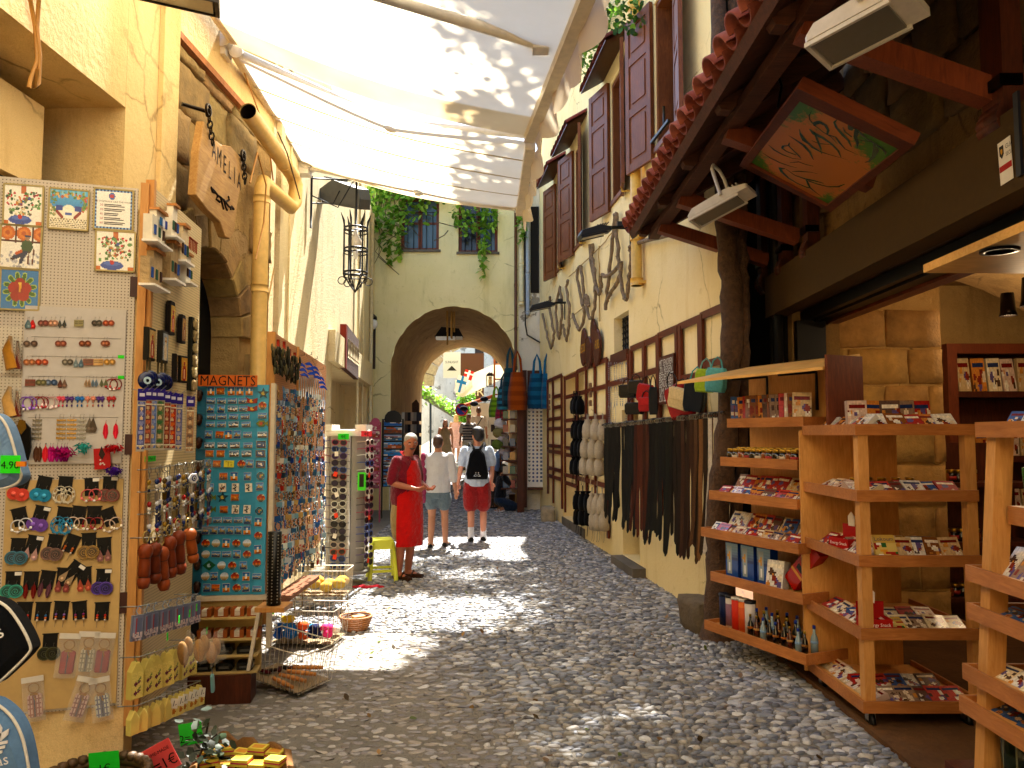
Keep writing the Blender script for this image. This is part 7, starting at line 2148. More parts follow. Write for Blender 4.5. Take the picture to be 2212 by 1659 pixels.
# ================================================================== bottom left: burlap bin, price cards, wicker basket, caps
A,B_,C_,D_=gnd(470,1575,.0),gnd(610,1655,.0),Vector((-1.0,3.2,0)),Vector((-1.75,3.45,0))
bn=thing('burlap_bin','wooden bin lined with brown burlap at the bottom of the picture','bin')
b=MB(hx('8a6434'),'burlap')
def bw(p,q,h=.2,th=.03):
 d=(q-p).normalized();nn_=Vector((-d.y,d.x,0))*th
 vs=[];n=10
 for k in range(n+1):
  r=p.lerp(q,k/n);hh=h+.02*math.sin(k*1.7)
  vs+=[r+Vector((0,0,0)),r+Vector((0,0,hh)),r+nn_+Vector((0,0,hh-.01)),r+nn_]
 b.add(vs,[(4*k+i,4*k+4+i,4*k+5+i,4*k+1+i)for k in range(n)for i in range(3)],True)
a_,b2,c2_,d2=at(468,1585,3.9),at(612,1640,3.72),at(640,1800,3.2),at(380,1800,3.2)
for p_ in(a_,b2,c2_,d2):p_.z=0
for p_,q_ in((a_,b2),(b2,c2_),(c2_,d2),(d2,a_)):bw(p_,q_)
part('burlap',b,bn)
b=MB(hx('3c2818'),'matte');b.add([(p_.x,p_.y,.1)for p_ in(a_,b2,c2_,d2)],[(0,1,2,3),(3,2,1,0)],False);part('floor',b,bn)
sx=MB(hx('d0c050'),'paper');sx.box(-.04,-.03,0,.04,.03,.03);sx.image(-.03,-.001,.03,.001,0,Pic(2,2,'d0c050').a);sx.c=hx('b8305c');sx.box(-.041,-.031,.012,.041,.031,.018);sx.c=hx('c89030');sx.box(-.028,-.018,.0301,.028,.018,.0306);sx=sx.mesh('soap_bar')
for k in range(10):
 p_=at(450+(k%5)*36,1650,3.72-.13*(k//5));p_.z=.16+.02*(k%2)
 solo('soap_bar',sx,f'yellow wrapped soap, {od(k % 5 + 1)} from the left in the {"rear" if k < 5 else "front"} row of the bin','soap',T(p_)@Matrix.Rotation(R.uniform(-.5,.5),4,'Z'),'soaps in the burlap bin')
for u,v,Y,w_,h_,c,txt,lab,rot in((412,1585,3.75,.11,.1,'30c840','2=1€','green handwritten price card below the soap boxes',-.15),(345,1640,3.5,.15,.13,'d05858','9=1€','pink leaning price card with handwritten offer at the bottom',-.5),(225,1650,3.4,.13,.1,'28c838','1€','green price card standing in the wicker basket at the bottom left',-.1)):
 t=thing('price_card',lab,'price card',T(at(u,v,Y))@Matrix.Rotation(rot,4,'Y'));b=MB(hx(c),'paper');b.box(-w_/2,0,-h_/2,w_/2,.002,h_/2);part('card',b,t)
 b=MB(hx('18140f'),'paper');b.text(txt,0,-.002,-h_*.36,h_*.5)
 if c[0]=='d':b.text('HOME-MADE',0,-.002,h_*.18,h_*.16)
 part('lettering',b,t)
p_=at(205,1672,3.3);t=thing('wicker_hamper','dark wicker basket rim showing at the bottom left edge','wicker basket',T((p_.x,p_.y,0)));b=MB(hx('5c4420'),'wicker')
for k in range(9):b.ring(0,0,p_.z-.3+k*.034,.2,.018,26,6,None,'z')
for k in range(30):a=2*math.pi*k/30;b.ell(.2*math.cos(a),.2*math.sin(a),p_.z-.005,.026,.026,.022,6,4)
part('weave',b,t)
pts=[tuple(at(440+rs.normal(0,28),1610+rs.normal(0,28),3.6+rs.normal(0,.06)))for _ in range(90)]
ot=thing('olive_sprig','dull green olive sprig beside the burlap bin','plant');part('foliage',leafmesh(pts,.05,[hx('3c4a38'),hx('4c5844'),hx('2c3828')],'foliage',rs,.2),ot)
b=MB(hx('4a3c28'),'bark');b.tube([at(425,1650,3.6),at(440,1610,3.6),at(450,1560,3.62)],.005,5);b.tube([at(440,1610,3.6),at(470,1585,3.6)],.004,5);part('stem',b,ot)
def capbag(name,lab,outline,Y,c,txt=None,tr=False):
 for _ in range(2):outline=[q for i in range(len(outline))for q in((outline[i][0]*.75+outline[(i+1)%len(outline)][0]*.25,outline[i][1]*.75+outline[(i+1)%len(outline)][1]*.25),(outline[i][0]*.25+outline[(i+1)%len(outline)][0]*.75,outline[i][1]*.25+outline[(i+1)%len(outline)][1]*.75))]
 P=[at(u,v,Y)for u,v in outline];cen=sum(P,Vector())/len(P);t=thing(name,lab,'cap',T(cen));n=len(P)
 b=MB(hx(c),'cloth');b.prism([((p-cen).x,(p-cen).z)for p in P],-.02,.04,.025);part('body',b,t)
 b=MB(hx('d8d4cc'),'cloth');Q=[p-cen for p in P];b.tube([(q.x,-.004,q.z)for q in Q if q.x>Q[0].x-9],.004,5,False,True,True);part('piping',b,t)
 b=MB(hx('dcdce0'),'cloth')
 if tr:
  u0,v0=tr;q=at(u0,v0,Y)-cen
  for a,L in((0,.05),(.75,.04),(-.75,.04)):b.prism([(q.x+math.sin(a)*L*.2-math.cos(a)*.014,q.z+math.cos(a)*L*.2),(q.x+math.sin(a)*L*.2+math.cos(a)*.014,q.z+math.cos(a)*L*.2),(q.x+math.sin(a)*L*.75+math.cos(a)*.017,q.z+math.cos(a)*L*.75),(q.x+math.sin(a)*L*1.25,q.z+math.cos(a)*L*1.25),(q.x+math.sin(a)*L*.75-math.cos(a)*.017,q.z+math.cos(a)*L*.75)],-.024,-.021)
  for k in range(3):b.prism([(q.x-.035+.004*k,q.z-.012-.012*k),(q.x+.032-.006*k,q.z+.0-.012*k),(q.x+.032-.006*k,q.z+.007-.012*k),(q.x-.035+.004*k,q.z-.005-.012*k)],-.024,-.021)
 if txt:q=at(txt[0],txt[1],Y)-cen;b.X=T((q.x,0,q.z))@Matrix.Rotation(txt[2],4,'Y');b.text('adidas',0,-.0225,0,txt[3])
 part('logo',b,t)
 return t
capbag('baseball_hat','pale blue cap with white piping and price tag at the left edge',[(-90,1040),(-90,900),(-20,888),(10,905),(28,950),(42,1010),(50,1030),(36,1048),(-10,1060)],2.2,'7c98b8')
p_=at(22,1003,2.17);t=thing('price_tag','green price tag clipped to the pale blue cap at the left edge','price tag',T(p_));b=MB(hx('38e028'),'paper');b.box(-.028,0,-.025,.028,.001,.025);part('card',b,t);b=MB(hx('102010'),'paper');b.text('4.90',0,-.0015,-.012,.03);part('lettering',b,t);b=MB(hx('d88820'),'plastic');b.box(.02,-.006,-.006,.045,.002,.008);part('clip',b,t)
capbag('baseball_hat','black cap with white lettering and piping at the left edge',[(-120,1480),(-120,1340),(-40,1290),(10,1300),(45,1345),(70,1395),(66,1410),(20,1455),(-20,1490)],2.1,'14161c',(-22,1395,-.55,.052))
capbag('baseball_hat','pale blue cap with a large white leaf logo at the lower left corner',[(-120,1720),(-120,1540),(-30,1505),(20,1535),(48,1580),(62,1640),(72,1720)],2.05,'6c8cb0',(-8,1652,-.25,.04),(2,1598))
# ================================================================== leather shop: lattices, belts, bags, pouches
def cr(x,y):return(2050+x/2.2118)*.553,(1150+y/2.2118)*.553
def rr_(x,y,o=-.03):return RW.hit(*cr(x,y),o)
def lattice(lab,posts,rails,o=-.045):
 t=thing('wooden_lattice',lab,'lattice rack',RW.M)
 for x,y0,y1,w_ in posts:
  xx,z1=rr_(x,y0,o);z0=rr_(x,y1,o)[1];b=MB(m='wood_lattice');b.box(xx-w_/2,o,z0,xx+w_/2,o+.03,z1);part('upright',b,t)
 for x0,y0,x1,y1 in rails:
  a,z=rr_(x0,y0,o);c,z2=rr_(x1,y1,o);zc=(z+z2)/2;b=MB(m='wood_lattice');b.box(a,o+.006,zc-.035,c,o+.024,zc+.035);part('rail',b,t)
 return t
PO=[(905,480,1900,.09),(1018,420,1900,.1),(1140,345,1900,.12),(1300,280,1500,.08),(1330,275,1500,.08),(1505,180,1500,.12),(1718,90,1400,.06)]
lattice('long dark wooden lattice rack above the rows of belts',PO,[(905,480,1140,365),(1140,355,1320,290),(1320,280,1505,205),(1505,190,1718,100),(905,710,1140,660),(1505,620,1718,555),(905,1140,1140,1110),(1140,1110,1505,1080),(1505,1060,1718,1040),(1320,740,1505,690)])
lattice('dark wooden lattice door hung with necklaces and pouches',[(447,655,1900,.07),(520,620,1900,.07),(595,590,1900,.07),(700,555,2100,.08),(715,580,1300,.03),(885,560,1150,.05)],[(447,660,700,570),(447,860,700,790),(447,1080,700,1060),(447,1330,700,1330),(447,1600,700,1640),(715,575,885,570),(715,765,885,750),(715,1140,885,1120)])
lattice('narrow dark wooden lattice frame beside the door recess',[(338,710,1880,.06),(438,700,1880,.05)],[(338,715,438,705),(338,885,438,875),(338,1090,438,1085),(338,1170,438,1170),(338,1330,438,1330),(338,1390,438,1390),(338,1570,438,1570),(338,1640,438,1640)])
lattice('farthest dark wooden lattice frame near the corner of the yellow wall',[(190,740,1720,.07),(235,725,1800,.07),(310,700,1850,.09)],[(190,745,310,705),(190,1080,310,1070),(190,1160,310,1160),(190,1310,310,1310),(190,1360,310,1360),(190,1510,310,1510),(190,1580,310,1580),(235,885,310,875),(235,980,310,970)])
# belts
BC=['0e0d0c']*13+['14181a']*5+['4a2010','5c2a14','4a2412','5c2c16','44200e','54280f']+['161412','0f0f0e','12100e','1a1c16','222018','14161a','10100e']+['1c2018','241c14','1c1812','2c2016','30221a','20180f']+['4a3020','382416','4c3220','3a2c1c','5c4028','8a6238','3c2a18','7a5430','c8c0b4','d0c8bc','c4bcb0']
BN={'0':'black','1':'near-black','4':'reddish brown','5':'warm brown','2':'dark olive brown','3':'dark brown','8':'tan','7':'light brown','c':'white','d':'white'}
BC=[c for i,c in enumerate(BC)for _ in range(2 if i%2 and i<len(BC)-3 else 1)]
nB=len(BC)
xa,xb=rr_(690,1190,-.14)[0],rr_(1712,1085,-.14)[0]
for k,c in enumerate(BC):
 f=(k+.5)/nB;x=xa+(xb-xa)*(f*.97+.015);zt_=1.77+.05*f
 if k>13 and k<17:continue
 L=R.uniform(1.12,1.32)if k<nB-3 else 1.15
 if k<14:L=R.uniform(.95,1.25)
 w_=.034;n=9;b=MB(hx(c),'leather');dr=R.uniform(-.07,.03);vs=[]
 for q in range(n+1):
  t_=q/(n-1)*.975 if q<n else 1;ww=w_/2*(1 if q<n else .3);xx=dr*t_**2.2+.004*math.sin(q*1.3+k);yy=-.03*t_+.008*math.sin(q*.9+k*2)
  vs+=[(xx-ww,yy,-L*t_),(xx+ww,yy,-L*t_),(xx+ww,yy+.004,-L*t_),(xx-ww,yy+.004,-L*t_)]
 b.add(vs,[(4*q+i,4*q+4+i,4*q+4+(i+1)%4,4*q+(i+1)%4)for q in range(n)for i in range(4)],False)
 t=thing('leather_belt',f'{BN[c[0]]} leather belt, {od(k + 1)} from the far end of the rail','belt',RW.at(x,-.14-.03*(k%2),zt_,rz=.95+R.uniform(-.15,.15)),'belts on the leather shop rail');part('strap',b,t)
 b=MB(hx('8c8878' if k%3 else '3c3830'),'metal');b.ring(0,0,.02,.022,.004,10,5);b.tube([(0,0,.0),(0,0,.045)],.003,4);part('buckle',b,t)
b=MB(hx('2c1c14'),'paintmetal');b.tube([(xa-.1,-.15,1.81),(xb+.05,-.15,1.86)],.012,6)
for q in range(5):b.tube([(xa+(xb-xa)*q/4,-.15,1.82+.01*q),(xa+(xb-xa)*q/4,-.02,1.84+.01*q)],.01,5)
solo('belt_rail',b,'iron rail carrying the belts along the yellow wall','rail',RW.M)
# drawstring pouches
def poucm(c):
 b=MB(hx(c),'cloth');b.lathe([(.01,-.2),(.045,-.19),(.052,-.13),(.045,-.06),(.022,-.02),(.03,0)],9);b.tube([(0,0,-.01),(.01,0,.05),(-.01,0,.06),(0,0,-.01)],.004,4);b.tube([(.01,-.01,-.19),(.015,-.02,-.28),(.0,-.02,-.3)],.003,4);return b.mesh('drawstring_pouch')
PM={'cream':poucm('b0a490'),'black':poucm('0f0e0e')}
k=0
for cl,tiers in(('cream',((520,690,1080),(500,660,1240),(490,660,1390),(570,680,1720),(580,690,1860))),('black',((430,500,1090),(430,500,1240),(420,500,1400),(440,560,1700),(440,560,1830),(430,480,880)))):
 for ti,(x0,x1,y)in enumerate(tiers):
  for q in range(5):
   xx,zz=rr_(x0+(x1-x0)*(q+.5)/5,y,-.10)
   solo('drawstring_pouch',PM[cl],f'{cl} cloth drawstring pouch, {od(q + 1)} in the {od(ti + 1)} tier of its colour','pouch',RW.at(xx,-.10-.04*(q%2),zz,rz=R.uniform(-.6,.6),ry=R.uniform(-.12,.12))@Matrix.Scale(1.5,4),f'{cl} pouches on the lattice')
# necklaces
nk=MB(hx('a0a4ac'),'metal')
for q in range(26):a=math.pi*2*q/26;nk.ell(.028*math.sin(a),0,-.12+.12*math.cos(a),.006,.005,.007,5,4)
nk=nk.mesh('necklace')
for r,y in enumerate((590,800,960)):
 for q in range(7):
  if r==2 and q in(3,4,5):continue
  xx,zz=rr_(725+q*25,y,-.06);solo('necklace',nk,f'silver bead necklace, {od(q + 1)} from the left in the {od(r + 1)} row','necklace',RW.at(xx,-.06-.01*(q%2),zz,rz=R.uniform(-.5,.5)),'bead necklaces on the lattice')
for q in range(6):
 xx,zz=rr_(205 if q<3 else 558,(880+q*50)if q<3 else 790+(q-3)*75,-.08);b=MB(hx('8c6c50'),'leather');b.bevbox(-.05,0,-.045,.05,.03,.045,.008);b.c=hx('5c4030');b.box(-.05,-.003,.0,.05,0,.006);solo('wallet',b,f'tan wallet, {od(q % 3 + 1)} down the {"farthest frame" if q < 3 else "necklace door"}','wallet',RW.at(xx,-.08,zz),'wallets on the lattices')
# hand bags
def handbag(x,y,w_,h_,c,lab,flap=None,strap='2c2018',rot=0,tilt=0,o=-.14):
 xx,zz=rr_(x,y,o);t=thing('handbag',lab,'bag',RW.at(xx,o,zz,rz=-rot*1.6,ry=tilt));b=MB(hx(c),'leather');b.prism([(-w_*.42,-h_/2),(w_*.42,-h_/2),(w_/2,-h_*.3),(w_/2,h_*.35),(w_*.4,h_/2),(-w_*.4,h_/2),(-w_/2,h_*.35),(-w_/2,-h_*.3)],-.03,.03,.014);part('body',b,t)
 b=MB(hx(strap),'leather');b.tube([(-w_*.3,0,h_*.45),(-w_*.2,0,h_*.8),(0,0,h_*.95),(w_*.2,0,h_*.8),(w_*.3,0,h_*.45)],.007,5);part('strap',b,t)
 if flap:b=MB(hx(flap),'leather');b.prism([(-w_*.48,h_*.45),(-w_*.4,-h_*.05),(w_*.4,-h_*.05),(w_*.48,h_*.45)],-.036,-.031,.003);part('flap',b,t)
handbag(890,835,.24,.16,'2a2418','olive black handbag with two handles at the left end of the bags','342c1e',rot=-.5);handbag(960,800,.2,.16,'342c1c','dark olive handbag behind the first',rot=-.5,o=-.1)
handbag(945,985,.26,.14,'16120f','low black handbag hanging below the olive ones',rot=-.4);handbag(1035,850,.2,.2,'a80c18','bright red bag above the smaller red one',rot=-.4,tilt=.2);handbag(1050,950,.2,.16,'a00c18','second red bag hanging under the first','b01420',rot=-.4)
handbag(1110,920,.1,.3,'10141c','narrow dark navy bag right of the red bags',rot=-.8,o=-.12);handbag(1320,920,.26,.32,'9c0c1c','large red bag behind the cream one',rot=-.3,tilt=-.35);handbag(1335,900,.26,.2,'c8b488','cream bag with dark piping hanging on the red one','d0bc90',rot=-.3,tilt=.25,o=-.2)
handbag(1465,880,.2,.28,'14202c','navy bag with turquoise piping',None,'3ca8a8',-.5,.12,-.18);handbag(1410,930,.16,.24,'a01020','red bag half hidden behind the navy one',rot=-.3,o=-.12)
handbag(1555,745,.17,.2,'a0b830','lime green belt bag under the top shelf board',None,'7cb0a8',-.5,.1,-.22);handbag(1650,740,.17,.2,'68b0b0','pale turquoise belt bag right of the lime one',None,'58a0a0',-.5,.1,-.22)
# chalk slats
t=thing('chalk_slat_sign','sign of six stacked brown slats with chalk handwriting on the lattice','sign',RW.M)
for q,s_ in enumerate(('MIT SENIOREN','ZU REISEN','BEDEUTET','GENUG ZEIT','UM ALLES','ZU SEHEN')):
 x0,z0=rr_(1155,590+q*62,-.07);x1,z1=rr_(1285,560+q*62,-.07);b=MB(m='wood_dark');zc=(z0+z1)/2;b.box(x0,-.07,zc-.075,x1,-.05,zc+.06);o=part('slat',b,t)
 b=MB(hx('d8d4cc'),'matte');b.text(s_,(x0+x1)/2,-.072,zc-.045,.1,squash=min(1,(x1-x0)/(.1*.62*len(s_))),shear=.2);part('lettering',b,o)
# shoe-sole signboard
t=thing('shop_signboard','dark irregular wooden signboard with yellow letters on the yellow wall','sign',RW.M)
for q,(x,y,w_,h_,a)in enumerate(((500,455,.42,.62,.15),(590,370,.36,.6,-.1),(630,460,.42,.56,.2),(565,500,.4,.5,0))):
 xx,zz=rr_(x,y,-.05);b=MB(m='wood_dark');b.X=T((xx,-.05-.012*q,zz))@Matrix.Rotation(a,4,'Y');b.prism([(w_/2*math.cos(i*.524)*(1+.12*math.sin(2*i)),h_/2*math.sin(i*.524))for i in range(12)],0,.03,.01);part('sole_board',b,t)
b=MB(hx('c89c28'),'matte')
for s_,x,y in(('ALECOS',497,475),('FURS',625,440)):xx,zz=rr_(x,y,-.1);b.text(s_,xx,-.102,zz-.05,.19,squash=.62)
part('lettering',b,t)
# ================================================================== the corner beside the archway: bags, magnet board, boxes
t=thing('white_magnet_board','tall white board of heart and round magnets beside the archway','display board',T((0,16.9,0)))
QF=Fr(0,16.9,0);x0,z1=QF.hit(1139,872);x1,z0=QF.hit(1182,1052);b=MB(hx('e0dcd4'),'paper');b.box(x0,0,z0,x1,.03,z1);part('board',b,t)
b=MB(m='wood_dark');b.box(x0-.12,-.05,.1,x0-.01,.06,3.1);b.box(x0,-.02,z0-.06,x1,.05,z0-.01);b.box(x0,.031,z1,x1,.06,3.1);part('frame',b,t)
hm=MB(hx('5c6c6c'),'gloss');hm.prism([(0,-.026),(.03,.004),(.026,.022),(.012,.026),(0,.014),(-.012,.026),(-.026,.022),(-.03,.004)],0,.006);rm=MB(hx('3c5488'),'gloss');rm.disc(0,0,0,.026,.006,10);qm=MB(hx('50647c'),'gloss');qm.box(-.026,0,-.026,.026,.006,.026);um=MB(hx('6a3024'),'gloss');um.prism([(-.03,-.02),(.03,-.025),(.02,.0),(.03,.02),(-.025,.026),(-.015,0)],0,.006)
HM=[m_.mesh('small_magnet')for m_ in(hm,rm,um,qm,qm)]
for c_ in range(5):
 for r in range(20):solo('small_magnet',HM[c_ if not(c_==2 and r>11)else 1],f'{("heart", "round", "red-brown", "square", "oblong")[c_]} magnet, {od(r + 1)} down the {od(c_ + 1)} column of the white board','magnet',T((x0+(x1-x0)*(c_+.5)/5,16.892,z1-.1-r*(z1-z0-.15)/20))@Matrix.Scale(.95,4),'magnets on the white board')
def slouch(u,v,Y,w_,h_,c,c2_,lab):
 p=at(u,v,Y);t=thing('shoulder_bag',lab,'bag',T(p));n=8;b=MB(hx(c),'cloth')
 for q in range(n):b.c=hx(c if q%2 else c2_);z0,z1=-h_/2+h_*q/n,-h_/2+h_*(q+1)/n;f=lambda z:w_/2*(1-.55*max(0,(z+h_*.1)/h_))*(1-.25*max(0,(-z-h_*.3)/h_));b.add([(s_*f(z),y_,z)for z in(z0,z1)for s_,y_ in((-1,0),(-.4,-.07),(.4,-.07),(1,0),(0,.06))],[(i,(i+1)%5,5+(i+1)%5,5+i)for i in range(5)],True)
 part('body',b,t);b=MB(hx(c),'cloth');b.tube([(-w_*.2,0,h_*.45),(-w_*.14,0,h_*.85),(.0,0,h_*1.05),(w_*.14,0,h_*.85),(w_*.2,0,h_*.45)],.03,6);part('strap',b,t)
slouch(1160,845,16.4,.42,.75,'206888','18506c','blue striped cloth shoulder bag beside the archway');slouch(1181,845,16.3,.25,.75,'206a8c','1c587c','second blue cloth bag half behind the yellow corner');slouch(1118,845,16.2,.42,.8,'8a4410','9a5014','orange cloth shoulder bag hanging at the archway');slouch(1102,835,16.5,.36,.8,'24505c','1c3c48','teal patterned cloth bag behind the orange one');slouch(1088,860,16.7,.3,.5,'2c4a58','3c7c94','grey blue cloth bag at the inner edge of the archway');slouch(1072,880,17.6,.35,.45,'88b030','6c8c28','lime green printed bag in the sun by the archway');slouch(1083,890,17.2,.28,.4,'b03858','903050','pink cloth bag below the grey blue one')
for q,(u,v,c)in enumerate(((1080,915,'c8c4c8'),(1077,935,'8c8458'),(1087,945,'b8b0b4'),(1075,960,'6c7c3c'),(1090,975,'a8a0a8'))):p=at(u,v,16.9);b=MB(hx(c),'cloth');b.ell(0,0,0,.14,.1,.12,9,6);b.prism([(-.13,-.04),(.16,-.1),(.16,-.07),(-.1,0)],-.09,.09);solo('sun_hat',b,f'{("white", "olive", "grey", "green", "pale")[q]} sun hat hanging by the archway shelf','hat',T(p),'sun hats by the archway')
sx_=thing('archway_shelf','dark shelf unit of small goods against the right jamb of the archway','shelf',T((at(1112,900,16.8).x,16.8,0)))
for q in range(7):b=MB(m='wood_dark');b.box(-.3,-.1,.5+q*.3,.05,.2,.53+q*.3);part('board',b,sx_)
b=MB(m='wood_dark');b.box(.05,-.12,0,.2,.2,3.0);b.box(-.33,.1,.3,-.3,.2,2.6);part('upright',b,sx_)
for q in range(14):b=MB(hx(('2c5878','8c2c28','b0a898','3c6c58','888c98','c09048','303848')[q%7]),'gloss');b.bevbox(-.06,-.05,0,.06,.05,.17,.01);solo('boxed_souvenir',b,f'boxed souvenir, {("left", "right")[q % 2]} one on the {od(q // 2 + 1)} board of the archway shelf','box',T((at(1112,900,16.8).x-.2+.15*(q%2),16.78,.532+(q//2)*.3)),'souvenirs on the archway shelf')
for q,(u,v,w_)in enumerate(((1075,1085,.5),(1122,1075,.5))):p=gnd(u,v+14);b=MB(hx('7a5a38'),'paper');b.box(-w_/2,0,0,w_/2,.35,.25);b.box(-w_/2-.02,-.12,.24,w_/2,-.001,.25);b.c=hx('d8d0c4');b.ell(.05,.15,.26,.14,.1,.06,8,5);solo('cardboard_box',b,f'open cardboard box on the ground {("behind", "beside")[q]} the kneeling boy','box',T((p.x,p.y,0)))
# post card racks left of the archway
def rack(u,v0,v1,Y,w_,nr,frame,cols_,lab):
 F_=Fr(0,Y,0);x,z1=F_.hit(u,v0);z0=F_.hit(u,v1)[1];t=thing('postcard_rack',lab,'rack',T((x,Y,0)));b=MB(hx(frame),'paintmetal');b.box(-w_/2,.02,z0,w_/2,.04,z1);b.disc(0,.0,z1,w_*.42,.03,14)
 for s_ in(-1,1):b.box(s_*w_/2-.01,-.03,0,s_*w_/2+.01,.03,z1)
 part('frame',b,t)
 for q in range(nr):
  p=Pic(9,7,cols_[q%len(cols_)]).grad(.6,1,cols_[(q+1)%len(cols_)],'88b8e0' if frame[0]=='1' else 'd8a0b0').spk(8,['d8d0c0',cols_[(q+2)%len(cols_)],'6c5040'],(.08,.16)).shake(.1);h_=(z1-z0)/nr;zc=z1-h_*(q+.5)
  o=solo('postcard',card('postcard',w_*.86,h_*.8,p),f'picture postcard, {od(q + 1)} from the top of the {"black" if frame[0] == "1" else "pink"} rack','postcard',T((x,Y-.0,zc))@Matrix.Rotation(-.12,4,'X'),f'postcards on the {"black" if frame[0] == "1" else "pink"} rack')
rack(849,905,1052,15.6,.42,9,'15161c',['2c70b0','8c4c28','486878','b86830','2888c0','7c8c98'],'tall black wire rack of postcards left of the archway');rack(811,912,1055,14.9,.2,8,'b05878',['b0506c','a84c38','c87890','906070'],'narrow pink rack of postcards beside the sunglasses stand')
for q in range(18):p=at(873+(q%6)*6.5,900+(q//6)*26,18-(q%6)*.1);b=MB(hx(('c8c0b0','3c3c44','8c8478','b0a08c','24242c','6c5c50')[(q*5)%6]),'paper');b.box(-.055,0,-.1,.055,.02,.1);solo('guide_book',b,f'hanging guide book, {od(q % 6 + 1)} in the {od(q // 6 + 1)} row on the tunnel wall','book',T(p)@Matrix.Rotation(.5,4,'Z'),'books on the tunnel wall')
# ================================================================== wooden shelf units of the right shop
def tray(t,F_,x0,x1,y0,y1,z,h=.07,th=.016):
 b=MB(m='wood_tray');b.box(x0,y0,z-h,x1,y0+th,z);part('tray_front',b,t);
 for xe in(x0,x1-th):b=MB(m='wood_tray');b.box(xe,y0+th,z-h,xe+th,y1,z);part('tray_end',b,t)
 b=MB(m='wood_beech');b.box(x0+th,y0+th,z-.04,x1-th,y1,z-.03);part('tray_floor',b,t)
 return z-.029
CV=[]
for q in range(22):
 c=['a83028','c8b088','d8c8a8','8c5a30','4868a0','c88840','98806c','d0b8a8','b84c40','d8d4cc','70584c'][q%11];p=Pic(12,15,c).spk(9,['d8c8b0','8c3c2c','c89048','5c4434','e0dcd0','6c5c8c'],(.06,.17),(.05,.05,.95,.65)).rect(.1,.74,.9,.88,('e8e0d0','7c2420','2c3c68')[q%3]).rect(.2,.79,.8,.83,c).shake(.15);CV.append((c,p))
_bx={}
def boxm(q,w_,h_,d):
 key=(q,w_,h_,d)
 if key not in _bx:
  b=MB(tuple(x*.8 for x in hx(CV[q][0])),'gloss' if q%2 else 'paper');b.box(-w_/2,0,0,w_/2,d,h_);b.image(-w_*.49,h_*.01,w_*.49,h_*.99,-.0008,CV[q][1].a);_bx[key]=b.mesh('packet')
 return _bx[key]
def books(F_,x0,x1,y,z,n,w_,h_,lean,where,name='sweet_packet',cat='packet',d=.02,turn=.0,qs=None):
 for k in range(n):
  q=(qs[k%len(qs)]if qs else R.randint(0,21));x=x0+(x1-x0)*(k+.5)/n
  solo(name,boxm(q,w_,h_,d),f'{name.replace("_", " ")}, {od(k + 1)} from the far end {where}',cat,F_.at(x,y+R.uniform(0,.02),z,rz=turn+R.uniform(-.08,.08),ry=R.uniform(-.05,.05),rx=-lean+R.uniform(-.06,.06)),f'{name.replace("_", " ")} {where}')
def lathem(name,prof,c,cap,m='gloss',band=None):
 b=MB(hx(c),m);b.lathe(prof,12);r,z=prof[-1];b.c=hx(cap);b.m='metal' if cap[0]=='b' else 'plastic';b.lathe([(r*1.08,z),(r*1.08,z+.018),(r*.9,z+.02)],12)
 if band:b.c=hx(band);b.m='paper';rr=max(p[0]for p in prof)*1.015;zz=[p[1]for p in prof if p[0]>rr*.95];b.lathe([(rr,max(.015,zz[0])),(rr,zz[-1]*.8)],12)
 return b.mesh(name)
def rowof(F_,me,name,cat,n,x0,x1,y,z,where,lab,j=.01,s=1.0):
 for k in range(n):solo(name,me[k%len(me)]if isinstance(me,list)else me,f'{lab}, {od(k + 1)} from the far end {where}',cat,F_.at(x0+(x1-x0)*(k+.5)/n,y+R.uniform(-j,j),z)@Matrix.Scale(s,4),f'{lab} {where}')
JAR=[lathem('honey_jar',[(.026,0),(.03,.01),(.03,.045),(.024,.055)],c,'b08c38','bottle',l_)for c,l_ in(('1c0c08',None),('241008','c8b8a0'),('8c4c18',None),('180c0a','a83c38'))]
BOT=[lathem('liqueur_bottle',[(.022,0),(.023,.08),(.02,.1),(.009,.125),(.009,.15)],c,p,'bottle',l_)for c,p,l_ in(('100c0c','b89840','b06818'),('5c2810','b89840','c09050'),('8ca0a8','1c3c98','88a8c8'),('18100c','b89840','8c6020'),('100c0c','1c3c98','a87030'))]
TIN=[lathem('gift_tube',[(.04,0),(.04,.22)],c,p,'paper',l_)for c,p,l_ in(('1c2850','242838',None),('c8c0b8','2c2c34','8c6878'),('c83820','d8d4cc',None),('d87830','d8d4cc','c85c28'),('d0c8c4','24242c',None))]
# unit A, stepped trays facing the street
UA=wallframe(1.47,6.1,1.93,5.06)
def ua(u,v,y=0):return UA.hit(u,v,y)
ta=thing('stepped_shelf_unit','wooden stepped shelf unit with six slanting trays beside the tree','shelf unit',UA.M)
zz_=[]
specs=[(1570,1730,900,.20),(1556,1722,1000,.15),(1532,1722,1100,.09),(1515,1725,1205,.04),(1536,1735,1325,.03),(1523,1742,1448,.0)]
for q,(u0,u1,v,y0)in enumerate(specs):
 x0=ua(u0,v,y0)[0];x1=ua(u1 if q else 1735,v,y0)[0];z=[1.80,1.50,1.235,.945,.62,.245][q];x1=min(x1,1.16);zz_.append((x0,x1,y0,tray(ta,UA,x0,x1,y0,.42,z)))
b=MB(m='wood_beech');b.box(.12,.42,.1,1.2,.44,2.2);part('back',b,ta);b=MB(m='wood_red');b.box(1.2,.12,1.72,1.22,.44,2.2);part('side',b,ta)
b=MB(m='ply');b.add([(-.12,-.1,2.08),(1.2,.1,2.1),(1.2,.44,2.2),(.1,.44,2.2),(-.12,-.1,2.10),(1.2,.1,2.12),(1.2,.44,2.22),(.1,.44,2.22)],[(3,2,1,0),(4,5,6,7),(0,1,5,4),(1,2,6,5),(2,3,7,6),(3,0,4,7)],False);part('hood',b,ta)
